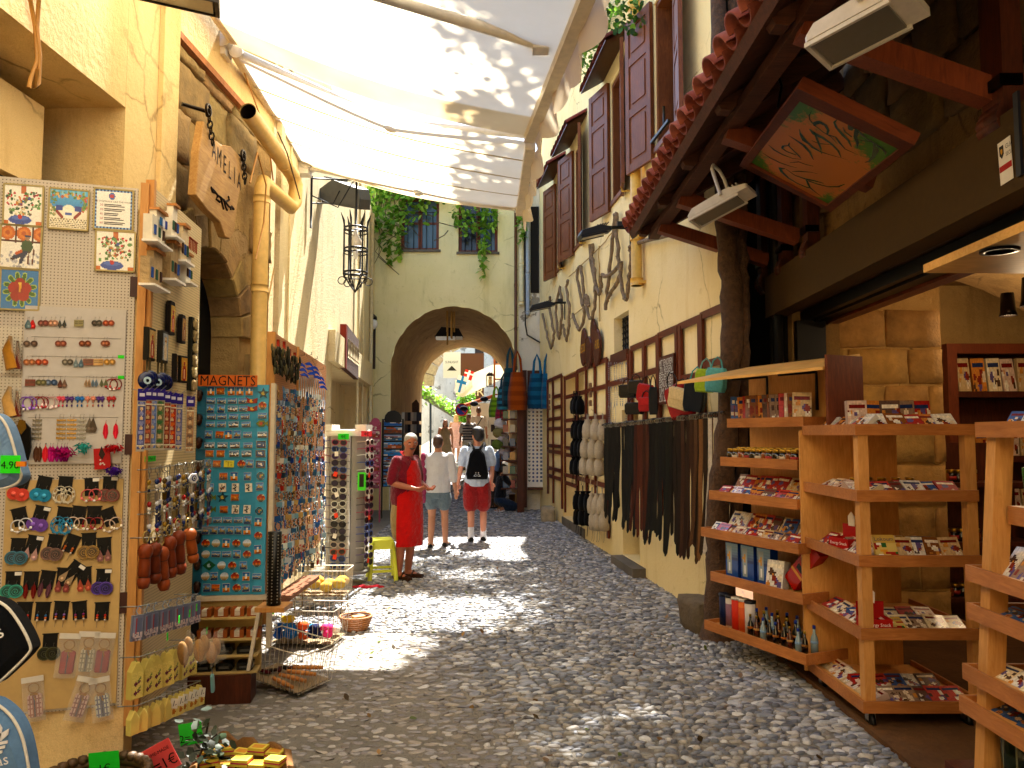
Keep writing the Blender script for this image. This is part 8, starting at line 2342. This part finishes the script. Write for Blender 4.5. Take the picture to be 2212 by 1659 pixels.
for x in(.35,.85):b=MB(hx('17130f'),'paintmetal');b.tube([(x,.40,1.85),(x,.40,2.12),(x,.05,2.09)],.012,5);part('bracket',b,ta)
W_='on the {} stepped tray'
(a0,a1,ay,az),(b0,b1,by,bz_),(c0,c1_,cy_,cz),(d0,d1,dy,dz),(e0,e1,ey,ez),(f0,f1,fy,fz)=zz_
books(UA,a0+.04,a1-.05,ay+.06,az,16,.13,.21,.25,W_.format('top'),'paper_book','book',.015,.9)
rowof(UA,JAR,'honey_jar','jar',12,b0+.04,b1-.04,by+.06,bz_,'in front on the second tray','dark honey jar',s=1.3);rowof(UA,JAR,'honey_jar','jar',12,b0+.04,b1-.04,by+.14,bz_+.01,'behind on the second tray','gold-lidded jar',s=1.3);rowof(UA,JAR,'honey_jar','jar',8,b0+.2,b1-.1,by+.2,bz_+.02,'at the back of the second tray','gold-lidded jar')
books(UA,c0+.03,c1_-.03,cy_+.06,cz,11,.115,.1,.8,'in front '+W_.format('third'),d=.04);books(UA,c0+.1,c1_-.1,cy_+.17,cz+.04,9,.13,.14,.6,'behind '+W_.format('third'),d=.03)
books(UA,d0+.03,d1-.03,dy+.06,dz,12,.115,.1,.85,'in front '+W_.format('fourth'),d=.03);books(UA,d0+.1,d1-.1,dy+.18,dz+.04,10,.13,.14,.6,'behind '+W_.format('fourth'),d=.03)
BB=MB(hx('1c3c80'),'gloss');BB.box(-.07,0,0,.07,.07,.26);BB.image(-.068,.005,.068,.255,-.001,Pic(8,12,'2c58a0').grad(.5,1,'1c3470','8cb0c8').rect(.1,.1,.5,.9,'98a8b0').disc(.3,.6,.12,'c89830').rect(.2,.2,.4,.45,'d8dce0').a);BB=BB.mesh('boxed_bottle')
RB=MB(hx('a82010'),'gloss');RB.box(-.06,0,0,.06,.08,.36);RB.c=hx('c89028');RB.box(-.061,-.001,.1,.061,.0,.12);RB.c=hx('201008');RB.box(-.03,-.002,.14,.03,-.001,.18);RB=RB.mesh('red_gift_box')
rowof(UA,BB,'boxed_bottle','box',3,e0+.06,e0+.55,ey+.1,ez,'leaning on the fifth tray','blue boxed bottle with clear window')
solo('red_gift_box',RB,'long red and gold gift box leaning in the fifth tray','box',UA.at(e1-.25,ey+.12,ez+.05,ry=.75));solo('white_gift_box',boxm(9,.13,.2,.09),'white windowed gift box standing in the fifth tray','box',UA.at(e0+.62,ey+.06,ez,rz=.3,rx=-.2))
rowof(UA,BOT,'liqueur_bottle','bottle',9,f0+.42,f1-.03,fy+.06,fz,'in the front row of the bottom tray','miniature liqueur bottle',s=.95);rowof(UA,BOT[::-1],'liqueur_bottle','bottle',8,f0+.38,f1-.03,fy+.14,fz,'in the middle row of the bottom tray','miniature liqueur bottle',s=1.1);rowof(UA,BOT[2:],'liqueur_bottle','bottle',6,f0+.4,f1-.05,fy+.22,fz,'at the back of the bottom tray','miniature liqueur bottle',s=1.15);rowof(UA,TIN,'gift_tube','gift tube',5,f0+.06,f0+.42,fy+.12,fz,'at the far end of the bottom tray','round gift tube')
# unit B, on castors, a corner unit facing street and camera
UB=Fr(2.0,4.46,0)
tb2=thing('castor_shelf_unit','wooden corner shelf unit on castors with five trays of sweets','shelf unit',UB.M)
b=MB(m='wood_beech');b.box(-.04,.79,.1,.62,.81,1.70);part('back',b,tb2)
ZB=[1.735,1.355,.985,.575,.17];FZ=[]
for z in ZB:FZ.append(tray(tb2,UB,-.02,.68,-.02,.79,z,.065))
for x in(.0,.62):b=MB(m='wood_pale');b.box(x+.002,.0,.1,x+.062,.06,1.67);part('post',b,tb2)
for x,y in((.05,.05),(.05,.72),(.6,.05)):
 b=MB(hx('24221f'),'plastic');b.X=T((x,y,.045));b.lathe([(.02,-.015),(.045,-.012),(.045,.012),(.02,.015)],14,M=Matrix.Rotation(math.pi/2,4,'Y'));o=part('castor',b,tb2);b=MB(hx('a8a49c'),'metal');b.box(x-.022,y-.02,.05,x-.017,y+.02,.105);b.box(x+.017,y-.02,.05,x+.022,y+.02,.105);part('fork',b,o)
US=wallframe(2.0,5.25,2.0,4.46)
LN=('top','second','third','fourth','bottom')
for q in range(5):
 where=f'on the {LN[q]} castor-unit tray'
 books(US,.06,.7,.05,FZ[q],8,.13,.12,(.85,1.1,.9,1.1,1.15)[q],'street side '+where,d=.03,qs=(([5,9,0]),[9,2,7],[0,7,2],[8,7,2],[1,7,9])[q])
 books(UB,.14,.62,.05,FZ[q],5,.12,.13,(.8,1.0,.5,1.1,1.1)[q],'in front '+where,d=.03);books(UB,.1,.6,.3,FZ[q],5,.12,.13 if q else .18,(.1,1.1,.9,1.1,1.2)[q],'mid-depth '+where,d=.04)
 if q in(0,1,2):rowof(UB,JAR,'honey_jar','jar',5,.15,.6,.5,FZ[q],'at the back '+where,'dark honey jar')
for q,(z,x,y)in enumerate(((FZ[2],.05,.42),(FZ[3],.10,.02))):
 t=thing('snack_box',f'open red and gold snack box on the {("third", "fourth")[q]} tray of the castor unit','box',UB.at(x,y,z,rz=-1.2+1.15*q));b=MB(hx('b01c18'),'paper');b.box(-.08,0,0,.08,.003,.07);b.box(-.08,.003,0,-.077,.12,.07);b.box(.077,.003,0,.08,.12,.07);b.box(-.08,.117,0,.08,.12,.15);part('box',b,t)
 b=MB(hx('f0e8e0'),'paper');b.text('Energy Snack',0,-.001,.03,.026);b.prism([(-.025,.14),(.025,.14),(.028,.2),(0,.23),(-.028,.2)],.110,.112);part('lettering',b,t)
for q,(x,z)in enumerate(((.17,FZ[2]),(.22,FZ[3]))):
 t=thing('sweet_bag',f'tilted cream sweet packet with blue lettering on the {("third", "fourth")[q]} tray','packet',UB.at(x,.0+.02,z,rx=-.5-q*.7));b=MB(hx('c8a858'),'gloss');b.box(-.065,0,0,.065,.02,.15);b.image(-.064,.005,.064,.1,-.001,Pic(9,7,'d0b870').spk(9,['e8e4dc','a83028','3c6c3c','d8a040'],(.1,.18)).a);part('bag',b,t);b=MB(hx('2c3c68'),'paper');b.text('Lokoum',0,-.0015,.112,.034);part('lettering',b,t)
# unit C, nearest, slanting post and trays of blue souvenirs
UC=wallframe(2.07,3.52,2.03,2.2)
tc_=thing('slanting_shelf_unit','nearest wooden shelf unit with a slanting post at the right edge','shelf unit',UC.M)
b=MB(m='wood_pale');b.add([(0,-.03,0),(.07,-.03,0),(.07,.05,0),(0,.05,0),(0,.10,1.68),(.07,.10,1.68),(.07,.18,1.68),(0,.18,1.68)],[(3,2,1,0),(4,5,6,7),(0,1,5,4),(1,2,6,5),(2,3,7,6),(3,0,4,7)],False);part('post',b,tc_)
for q,(z,y0)in enumerate(((1.73,.07),(1.33,.03),(1.08,.0),(.91,.0),(.64,-.03),(.5,-.05))):
 if q==1:continue
 fz_=tray(tc_,UC,-.04,1.2,y0,y0+.4,z,.07)
 qs={0:[4,9,16],2:[9,6,17],3:[4,15,9],4:[2,9,13],5:[4,15,4]}[q];books(UC,.05,.8,y0+.08,fz_,8,.09,.09 if q!=2 else .16,(.6,0,.7,1.2,1.0,1.2)[q],f'in front on tray {("one", "", "two", "three", "four", "five")[q]} of the nearest unit','boxed_souvenir','souvenir',.025,.15,qs);books(UC,.05,.8,y0+.22,fz_+.03,7,.09,.1,.8,f'behind on tray {("one", "", "two", "three", "four", "five")[q]} of the nearest unit','boxed_souvenir','souvenir',.025,-.1,qs[::-1])
b=MB(m='wood_tray');b.box(.1,.12,1.28,1.2,.4,1.36);part('block',b,tc_)
t=thing('oil_canister','green square olive oil canister standing on the nearest unit','canister',UC.at(.22,.2,1.361,rz=.9));b=MB(hx('2c5c20'),'gloss');b.prism([(-.06,0),(.06,0),(.07,.17),(-.07,.17)],-.05,.05,.004);part('body',b,t);b=MB(hx('d8dcc0'),'paper');b.text('0.5',-.005,-.051,.07,.05);b.box(-.06,-.0515,.012,.06,-.051,.03);part('label',b,t)
p=at(2175,1640,3.35)
for q in range(2):t=thing('olive_tin',f'dark green olive oil tin with a gold lid, {("front", "rear")[q]} one at the lower right corner','tin',T((p.x+.06+.12*q,p.y+.1*q,0)));h_=p.z+.13+.02*q;b=MB(hx('1c2a14'),'gloss');b.lathe([(.075,h_-.25),(.075,h_)],18);part('body',b,t);b=MB(hx('c8a850'),'metal');b.lathe([(.078,h_),(.078,h_+.012),(.066,h_+.012),(.064,h_+.004)],18);part('lid',b,t);b=MB(hx('8c8c70'),'paper');b.lathe([(.0755,h_-.2),(.0755,h_-.05)],8);part('label',b,t)
b=MB(m='wood_dark');b.box(-.2,-.15,0,.35,.3,p.z-.125);solo('low_crate',b,'low dark wooden crate under the olive oil tins','crate',T((p.x+.1,p.y,0)))
# cabinet at the back of the shop
KF=Fr(0,7.7,0);x0,z1=KF.hit(2045,742);z0=KF.hit(2045,960)[1]
kt=thing('wall_cabinet','red-brown framed cabinet of sweet boxes at the back of the right shop','cabinet',KF.M)
b=MB(m='wood_red');b.box(x0,0,.0,x0+.1,.4,z1);b.box(x0+.1,0,z1-.1,x0+2,.4,z1);part('frame',b,kt);b=MB(m='wood_dark');b.box(x0+.1,.38,0,x0+2,.4,z1-.1);part('back',b,kt)
for q,v in enumerate((845,985,1110)):
 z=KF.hit(2100,v)[1];b=MB(m='wood_dark');b.box(x0+.1,.02,z-.06,x0+2,.38,z);part('shelf',b,kt);books(KF,x0+.14,x0+1.5,.06,z+.002,9,.13,.34 if q<1 else .24,.1,f'on the {od(q + 1)} shelf of the back cabinet','sweet_box','box',.05,0,[1,5,2,7])
DF=Fr(0,6.9,0);dt=thing('interior_shelf','low dark shelf of honey jars inside the right shop','shelf',DF.M);xq=DF.hit(1995,1000)[0]
b=MB(m='wood_dark');b.box(xq,.3,0,xq+1,.33,1.6);b.box(xq-.03,-.05,0,xq,.33,1.6);part('back',b,dt)
for q,v in enumerate((1042,1170,1290)):z=DF.hit(2020,v)[1];b=MB(m='wood_dark');b.box(xq,-.05,z-.04,xq+1,.3,z);part('board',b,dt);rowof(DF,JAR,'honey_jar','jar',7,xq+.04,xq+.5,.05,z,f'on the {od(q + 1)} interior shelf','dark honey jar',s=1.5)
# ================================================================== people
V=Vector
def loft(b,rings,n=14):
 vs=[(x+rx*math.cos(2*math.pi*k/n),y+ry*math.sin(2*math.pi*k/n),z)for x,y,z,rx,ry in rings for k in range(n)]
 L=len(rings);b.add(vs,[(i*n+k,i*n+(k+1)%n,(i+1)*n+(k+1)%n,(i+1)*n+k)for i in range(L-1)for k in range(n)]+[tuple(range(n))[::-1],tuple((L-1)*n+k for k in range(n))],True)
def limb(b,pts,rr,n=10):
 P,Q=[V(p)for p in pts],[]
 for i in range(len(P)-1):
  for q in range(4):t=q/4;bul=1+.10*math.sin(math.pi*t);Q.append((P[i].lerp(P[i+1],t),(rr[i]+(rr[i+1]-rr[i])*t)*bul))
 Q.append((P[-1],rr[-1]));b.tube([p for p,r in Q],[r for p,r in Q],n);b.ell(*P[0],*(rr[0],)*3,10,6);b.ell(*P[-1],*(rr[-1],)*3,10,6)
def fuse(o,vox):
 m_=o.modifiers.new('fuse','REMESH');m_.mode='VOXEL';m_.voxel_size=vox;m_.use_smooth_shade=True
 s_=o.modifiers.new('soften','SMOOTH');s_.factor=.5;s_.iterations=3
 return o
def mono(b):
 b.fm=[b.m]*len(b.f);return b
def person(lab,M,H,skin,arms,legs,torso,head,hair,shirt=None,shorts=None,dress=None,shoes=None,extra=None):
 """arms/legs: [(shoulder, elbow, wrist, dir)], [(hip, knee, ankle, toe)]; torso: rings; head: (centre, yaw)"""
 t=thing('person',lab,'person',M@Matrix.Scale(H/1.75,4))
 m,n_,l_,bs=newmat('skin_tone');bs.inputs['Base Color'].default_value=(*hx(skin),1);bs.inputs['Roughness'].default_value=.5;bs.inputs['Subsurface Weight'].default_value=.05;MATS['sk'+lab]=m
 b=MB(hx(skin),'sk'+lab);loft(b,torso)
 hc,hy=V(head[0]),head[1];top=torso[-1];b.tube([V(top[:3])-V((0,0,.05)),hc-V((0,-.01,.06))],.058,10)
 HM_=T(hc)@Matrix.Rotation(hy,4,'Z')@Matrix.Rotation(head[2]if len(head)>2 else 0,4,'X')
 b.ell(0,0,.01,.076,.095,.108,14,10,HM_);b.ell(0,-.035,-.055,.05,.055,.055,10,7,HM_);b.ell(0,-.098,-.012,.014,.022,.026,8,6,HM_)
 for s_ in(-1,1):b.ell(s_*.077,.01,-.005,.012,.02,.03,7,5,HM_)
 for sh_,el,wr,hd in arms:
  limb(b,(sh_,el,wr),(.05,.04,.028));w_,d=V(wr),V(hd).normalized();sd_=d.cross(V((0,1,.2))).normalized();nr_=sd_.cross(d)
  b.ell(0,0,0,.04,.018,.048,9,6,Matrix.Translation(w_+d*.05)@d.to_track_quat('Z','Y').to_matrix().to_4x4())
  for k in range(4):a=w_+d*.08+sd_*(-.027+.018*k);L=(.062,.075,.07,.055)[k];b.tube([a,a+d*L*.55+nr_*.006,a+d*L+nr_*.028],[.0105,.0095,.008],6)
  a=w_+d*.03-sd_*.034;b.tube([a,a-sd_*.02+d*.028,a-sd_*.018+d*.062+nr_*.012],[.012,.011,.009],6)
 for hp,kn,an,toe in legs:
  limb(b,(hp,kn,an),(.088,.056,.04),12);a,d=V(an),V(toe).normalized();K,cf=V(kn),(V(kn).lerp(a,.28));b.ell(*(cf-d*.018),.054,.058,.12,10,7);b.tube([a-V((0,0,.02))-d*.03,a+d*.09-V((0,0,.05)),a+d*.17-V((0,0,.062))],[.042,.04,.026],8)
 fuse(part('body',mono(b),t),.013)
 b=MB((.85,.83,.8),'gloss')
 for s_ in(-1,1):b.ell(s_*.03,-.082,.012,.012,.008,.007,7,5,HM_)
 b.c=hx('1c120c')
 for s_ in(-1,1):b.ell(s_*.03,-.089,.012,.005,.004,.006,6,4,HM_);b.ell(s_*.031,-.088,.036,.02,.006,.005,7,4,HM_)
 part('eyes',b,t);b=MB(hx('7c3c30'),'skin');b.ell(0,-.088,-.054,.024,.007,.006,8,4,HM_);part('mouth',b,t)
 mh=MATS['hair'].copy();ah_=[x for x in mh.node_tree.nodes if x.type=='ATTRIBUTE'][0];rh_=mh.node_tree.nodes.new('ShaderNodeRGB');rh_.outputs[0].default_value=(*hx(hair[0]),1)
 for lk in list(ah_.outputs[0].links):mh.node_tree.links.new(rh_.outputs[0],lk.to_socket)
 MATS['hr'+lab]=mh;b=MB(hx(hair[0]),'hr'+lab)
 for e in hair[1]:b.ell(*e,10,7,HM_)
 fuse(part('hair',mono(b),t),.013)
 for nm,sp_ in(('shirt',shirt),('shorts',shorts),('dress',dress)):
  if not sp_:continue
  b=MB(hx(sp_[0]),sp_[3]if len(sp_)>3 else 'garment');loft(b,sp_[1])
  for pts,rr in sp_[2]:limb(b,pts,rr)
  mm_='cl'+lab+nm;m2=MATS[b.m].copy();at2=[x for x in m2.node_tree.nodes if x.type=='ATTRIBUTE'][0];rg=m2.node_tree.nodes.new('ShaderNodeRGB');rg.outputs[0].default_value=(*hx(sp_[0]),1)
  for lk in list(at2.outputs[0].links):m2.node_tree.links.new(rg.outputs[0],lk.to_socket)
  MATS[mm_]=m2;b.m=mm_;fuse(part(nm,mono(b),t),.016)
 if shoes:
  for(hp,kn,an,toe)in legs:
   a,d=V(an),V(toe).normalized();b=MB(hx(shoes),'leather');b.tube([a-V((0,0,.055))-d*.06,a+d*.06-V((0,0,.062)),a+d*.2-V((0,0,.068))],[.04,.046,.036],9);b.tube([a+d*.08-V((.05,0,.05)),a+d*.08-V((0,0,.0)),a+d*.08-V((-.05,0,.05))],.012,5);part('shoe',b,t)
 if extra:extra(t,HM_)
 return t
TS=[(0,0,.84,.15,.105),(0,.01,.95,.165,.118),(0,0,1.08,.142,.10),(0,0,1.25,.165,.112),(0,0,1.38,.175,.10),(0,0,1.455,.09,.07)]
def up(R_,k=1.12,zs=None):return[(x,y,z,rx*k+.008,ry*k+.012)for x,y,z,rx,ry in R_ if zs is None or zs[0]<=z<=zs[1]]
TM=[(0,0,.84,.16,.12),(0,0,.95,.18,.145),(0,-.01,1.08,.175,.15),(0,0,1.25,.18,.13),(0,0,1.39,.19,.105),(0,0,1.455,.09,.07)]
LG=[((-.09,0,.88),(-.095,-.02,.48),(-.09,.03,.085),(-.15,-1,0)),((.09,0,.88),(.095,-.02,.48),(.09,.03,.085),(.15,-1,0))]
def arm(s_,el,wr,hd):return((s_*.185,0,1.40),el,wr,hd)
SHORTHAIR=[(0,.02,.04,.082,.098,.09),(0,.05,.0,.08,.075,.09)]
def stand(u,v,rz,Y=None,z=0):
 p=gnd(u,v,z)if Y is None else at(u,v,Y);return T((p.x,p.y,z if Y is None else gz(Y)))@Matrix.Rotation(rz,4,'Z')
def apron(t,HM_):
 b=MB(hx('c01410'),'garment');vs=[]
 for z,rx,ry in((.40,.235,.20),(.6,.24,.205),(.8,.235,.20),(.98,.22,.192),(1.1,.205,.185),(1.26,.20,.168),(1.40,.10,.145)):
  for k in range(11):a=math.pi*(1+(k/10))*(1 if z<1.05 else 1);a=math.pi*1.5+(k/10-.5)*(math.pi*.86 if z<1.05 else math.pi*.5);vs.append((rx*math.cos(a),ry*math.sin(a)+(.012*math.sin(k*1.9)if z<.9 else 0),z))
 b.add(vs,[(i*11+k,i*11+k+1,(i+1)*11+k+1,(i+1)*11+k)for i in range(6)for k in range(10)],True);part('apron',b,t)
 b=MB(hx('b01010'),'cloth');b.tube([(0,.17,1.0),(.03,.2,.85),(.02,.2,.6)],.008,5);b.tube([(-.09,-.1,1.4),(-.07,.03,1.5),(.07,.03,1.5),(.09,-.1,1.4)],.012,5);part('apron_strings',b,t)
 b=MB(hx('4a4440'),'hair');b.ell(0,-.1,-.036,.036,.012,.010,9,5,HM_);part('moustache',b,t)
person('man in a red apron and maroon shirt with grey hair, standing in the sun',stand(875,1250,1.05),1.72,'9c5a3c',[arm(-1,(-.26,.02,1.14),(-.16,-.24,1.08),(.5,-1,.05)),arm(1,(.26,.0,1.13),(.10,-.26,1.06),(-.3,-1,.1))],LG,TM,((0,-.07,1.60),-.75,.25),('8c8880',[(0,.018,.05,.084,.098,.076),(0,.05,.0,.085,.075,.09),(0,.09,-.06,.06,.045,.09),(0,.1,-.14,.04,.035,.07)]),
('680c1e',up(TM,1.12,(.84,1.5)),[(((-.185,0,1.40),(-.25,.015,1.17)),(.063,.068)),(((.185,0,1.40),(.25,.0,1.17)),(.063,.068))]),('8c7448',up(TS,1.08,(.84,1.08)),[(((-.09,.01,.86),(-.10,.0,.54)),(.11,.105)),(((.09,.01,.86),(.10,.0,.54)),(.11,.105))]),None,'4a2c18',apron)
def womanx(t,HM_):
 b=MB(hx('9c4868'),'cloth')
 for k in range(7):b.ell(.22+.01*math.sin(k*2),.05,1.38-k*.105,.045+.004*k,.06,.075,9,6)
 part('scarf',b,t)
person('woman seen from behind in a white shirt and denim shorts with a pink scarf',stand(945,1183,math.pi-.1),1.70,'b07a5c',[arm(-1,(-.24,.02,1.13),(-.26,-.06,.88),(-.1,-.2,-1)),arm(1,(.23,.03,1.13),(.24,-.03,.88),(.1,-.2,-1))],[((-.09,0,.88),(-.10,-.05,.49),(-.10,-.12,.085),(-.1,-1,0)),((.09,0,.88),(.09,.0,.48),(.09,.08,.085),(.1,-1,0))],TS,((0,-.01,1.60),0),('3c2214',SHORTHAIR),('d4d4d8',[(0,0,.84,.2,.15),(0,0,.95,.2,.15),(0,0,1.1,.175,.13),(0,0,1.25,.19,.135),(0,0,1.39,.20,.12),(0,0,1.46,.085,.075)],[(((-.19,0,1.40),(-.245,.02,1.14),(-.25,-.01,1.04)),(.062,.058,.056)),(((.19,0,1.40),(.235,.03,1.14),(.24,0,1.04)),(.062,.058,.056))],'thincloth'),
('5c6c78',[(0,0,.76,.185,.135),(0,0,.95,.185,.135)],[(((-.095,0,.84),(-.10,-.02,.66)),(.105,.108)),(((.095,0,.84),(.095,0,.66)),(.105,.108))]),None,'1c1614',womanx)
def packx(t,HM_):
 b=MB(hx('0f1014'),'cloth');b.prism([(-.15,.96),(.15,.96),(.17,1.04),(.11,1.34),(.05,1.42),(-.05,1.42),(-.11,1.34),(-.17,1.04)],-.09,.06,.03);o=part('backpack',b,t,T((0,.17,0))@Matrix.Rotation(math.pi,4,'Z'));b=MB(hx('c8c8c8'),'cloth')
 for s_ in(-1,1):b.tube([(s_*.05,-.093,1.01),(s_*.018,-.093,1.045),(s_*.008,-.093,1.012)],.004,4);b.ell(s_*.02,-.093,1.06,.008,.003,.008,6,4);b.tube([(s_*.05,-.093,1.008),(s_*.006,-.093,1.008)],.004,4)
 part('logo',b,o);b=MB(hx('0f1014'),'cloth')
 for s_ in(-1,1):b.tube([(s_*.05,.12,1.42),(s_*.11,.02,1.50),(s_*.13,-.13,1.38),(s_*.15,-.12,1.15),(s_*.14,.1,1.0)],.022,6)
 part('backpack_strap',b,t)
 for lg in LG2:b=MB(hx('d8d8dc'),'cloth');a=V(lg[2]);b.tube([a-V((0,0,.05)),a+V((0,.0,.03)),a+V((0,-.005,.13))],[.052,.047,.05],10);part('sock',b,t)
LG2=[((-.09,0,.88),(-.10,-.08,.49),(-.10,-.10,.085),(-.1,-1,0)),((.09,0,.88),(.09,-.0,.48),(.09,.08,.10),(.1,-1,0))]
person('dark-haired man seen from behind with a black backpack and red shorts',stand(1030,1170,math.pi+.05),1.80,'b87c60',[arm(-1,(-.235,.04,1.13),(-.22,-.08,.90),(-.1,-.3,-1)),arm(1,(.245,.05,1.13),(.29,-.03,.89),(.15,-.2,-1))],LG2,TS,((0,-.02,1.62),.55),('14100e',[(0,.02,.045,.095,.11,.10),(0,.06,0,.092,.08,.10),(.05,.02,.08,.05,.06,.05),(-.05,.04,.07,.05,.06,.05)]),
('a8b4c4',up(TS,1.16,(.84,1.5)),[(((-.19,0,1.40),(-.23,.03,1.2)),(.064,.072)),(((.19,0,1.40),(.235,.04,1.2)),(.064,.072))]),('801414',up(TS,1.1,(.84,.96)),[(((-.095,0,.86),(-.10,-.05,.56)),(.115,.118)),(((.095,0,.86),(.095,.0,.56)),(.115,.118))]),None,'141210',packx)
# kneeling boy and bending man by the archway shelf
KT=[(0,0,.22,.14,.12),(0,0,.34,.15,.12),(0,-.02,.5,.13,.10),(0,-.04,.68,.155,.11),(0,-.05,.78,.16,.1),(0,-.05,.85,.08,.065)]
KL=[((-.09,0,.26),(-.11,-.42,.10),(-.08,-.02,.09),(0,1,-.3)),((.09,0,.26),(.11,-.42,.10),(.08,-.02,.09),(0,1,-.3))]
person('boy in a black shirt and jeans kneeling with his back turned by the archway shelf',stand(1080,1106,math.pi-1.15),1.62,'a06c4c',[((-.17,-.05,.8),(-.2,-.22,.62),(-.12,-.4,.78),(.3,-1,.5)),((.17,-.05,.8),(.22,-.2,.6),(.16,-.42,.72),(-.2,-1,.3))],KL,KT,((0,-.1,1.0),0,.2),('120e0c',SHORTHAIR),('101014',up(KT,1.14,(.3,.9)),[(((-.17,-.05,.8),(-.195,-.16,.67)),(.075,.075)),(((.17,-.05,.8),(.21,-.15,.66)),(.075,.075))]),('1c2c44',up(KT,1.12,(.2,.35)),[((KL[0][0],KL[0][1],(-.08,-.1,.1)),(.115,.082,.07)),((KL[1][0],KL[1][1],(.08,-.1,.1)),(.115,.082,.07))]),None,'c8c8c8')
BT=[(0,.02,.84,.16,.12),(0,.0,.95,.17,.13),(0,-.07,1.08,.16,.12),(0,-.18,1.22,.175,.13),(0,-.27,1.32,.17,.12),(0,-.32,1.37,.09,.08)]
person('man in a pale blue shirt bending over the archway shelf',stand(1066,1098,1.2),1.75,'a86c50',[((-.19,-.26,1.32),(-.25,-.42,1.1),(-.18,-.62,1.05),(0,-1,.1)),((.19,-.26,1.32),(.25,-.4,1.08),(.16,-.58,.98),(0,-1,-.2))],LG,BT,((0,-.46,1.42),0,.7),('1c1410',SHORTHAIR),('6c90d0',up(BT,1.16,(.84,1.5)),[(((-.19,-.26,1.32),(-.24,-.38,1.15)),(.062,.068)),(((.19,-.26,1.32),(.24,-.37,1.13)),(.062,.068))]),('3c3430',up(TS,1.1,(.84,1.0)),[((LG[0][0],LG[0][1],LG[0][2]),(.11,.085,.075)),((LG[1][0],LG[1][1],LG[1][2]),(.11,.085,.075))]),None,'201814')
# strollers in the sun beyond the vault
ARMS=[arm(-1,(-.24,.02,1.13),(-.25,-.06,.88),(-.1,-.2,-1)),arm(1,(.24,.03,1.13),(.25,-.04,.88),(.1,-.2,-1))]
LONG=SHORTHAIR+[(0,.06,-.1,.085,.05,.12),(-.07,.0,-.1,.025,.05,.13),(.07,.0,-.1,.025,.05,.13)]
DR=[(0,0,.5,.26,.2),(0,0,.8,.22,.17),(0,0,.95,.2,.15),(0,0,1.1,.165,.125),(0,0,1.28,.185,.13),(0,0,1.4,.15,.1),(0,0,1.45,.07,.06)]
def far(u,vhead,Y,H):return T((at(u,900,Y).x,Y,at(u,vhead,Y).z-H))
person('woman in a patterned dress with long brown hair walking towards the archway',far(962,904,25.0,1.66),1.66,'b88060',ARMS,LG,TS,((0,-.01,1.60),0),('5c3420',LONG),None,None,('8c7c60',DR,[]),'3c2c20')
person('blond woman in a pink dress seen from behind beyond the archway',far(985,893,27,1.7)@Matrix.Rotation(2.9,4,'Z'),1.70,'c09070',ARMS,LG,TS,((0,-.01,1.60),.6),('d0b070',LONG),None,None,('d8b0a8',DR,[]),'8c6c50')
def stripes(t,HM_):
 for k in range(6):b=MB(hx('34384c'),'cloth');z=.92+.085*k;i=min(4,max(0,k-0));loft(b,[(0,0,z,.208-.004*abs(k-2),.148),(0,0,z+.035,.208-.004*abs(k-2),.148)]);part('stripe',b,t)
person('dark-haired man in a striped polo shirt walking through the archway',far(1012,893,24.2,1.76),1.76,'b07c60',ARMS,LG,TS,((0,-.01,1.61),-.2,.15),('1c1410',SHORTHAIR),('b8b4ac',up(TS,1.16,(.84,1.5)),[(((-.19,0,1.40),(-.235,.02,1.18)),(.063,.068)),(((.19,0,1.40),(.235,.02,1.18)),(.063,.068))]),('b0a890',up(TS,1.1,(.84,1.0)),[((LG[0][0],LG[0][1],LG[0][2]),(.11,.085,.07)),((LG[1][0],LG[1][1],LG[1][2]),(.11,.085,.07))]),None,'2c2018',stripes)
def sling(t,HM_):
 b=MB(hx('1c1614'),'leather');b.tube([(-.13,-.1,1.45),(-.12,.12,1.42),(.0,.19,1.2),(.2,.14,.95)],.014,5);b.bevbox(.12,.08,.72,.34,.2,.95,.02);part('sling_bag',b,t)
person('man in a cream T-shirt seen from behind with a dark shoulder bag beyond the archway',far(1034,879,25.6,1.82)@Matrix.Rotation(math.pi,4,'Z'),1.82,'b87c58',ARMS,LG,TS,((0,-.01,1.62),0),('5c3a20',SHORTHAIR),('d8c8b0',up(TS,1.17,(.84,1.5)),[(((-.19,0,1.40),(-.235,.02,1.18)),(.064,.072)),(((.19,0,1.40),(.235,.02,1.18)),(.064,.072))]),('a89478',up(TS,1.1,(.84,1.0)),[((LG[0][0],LG[0][1],LG[0][2]),(.11,.09,.08)),((LG[1][0],LG[1][1],LG[1][2]),(.11,.09,.08))]),None,'3c2c20',sling)
pts=[(rs.uniform(-1.3,1.6),rs.uniform(3.8,11),.018)for _ in range(150)]
solo('fallen_leaves',leafmesh(pts,.045,[hx('7a5a30'),hx('5c6a2c'),hx('94703c'),hx('4a3a20')],'fallen_leaves',rs,.0),'scattered dry leaves on the cobbles','leaves',None,None,'stuff')
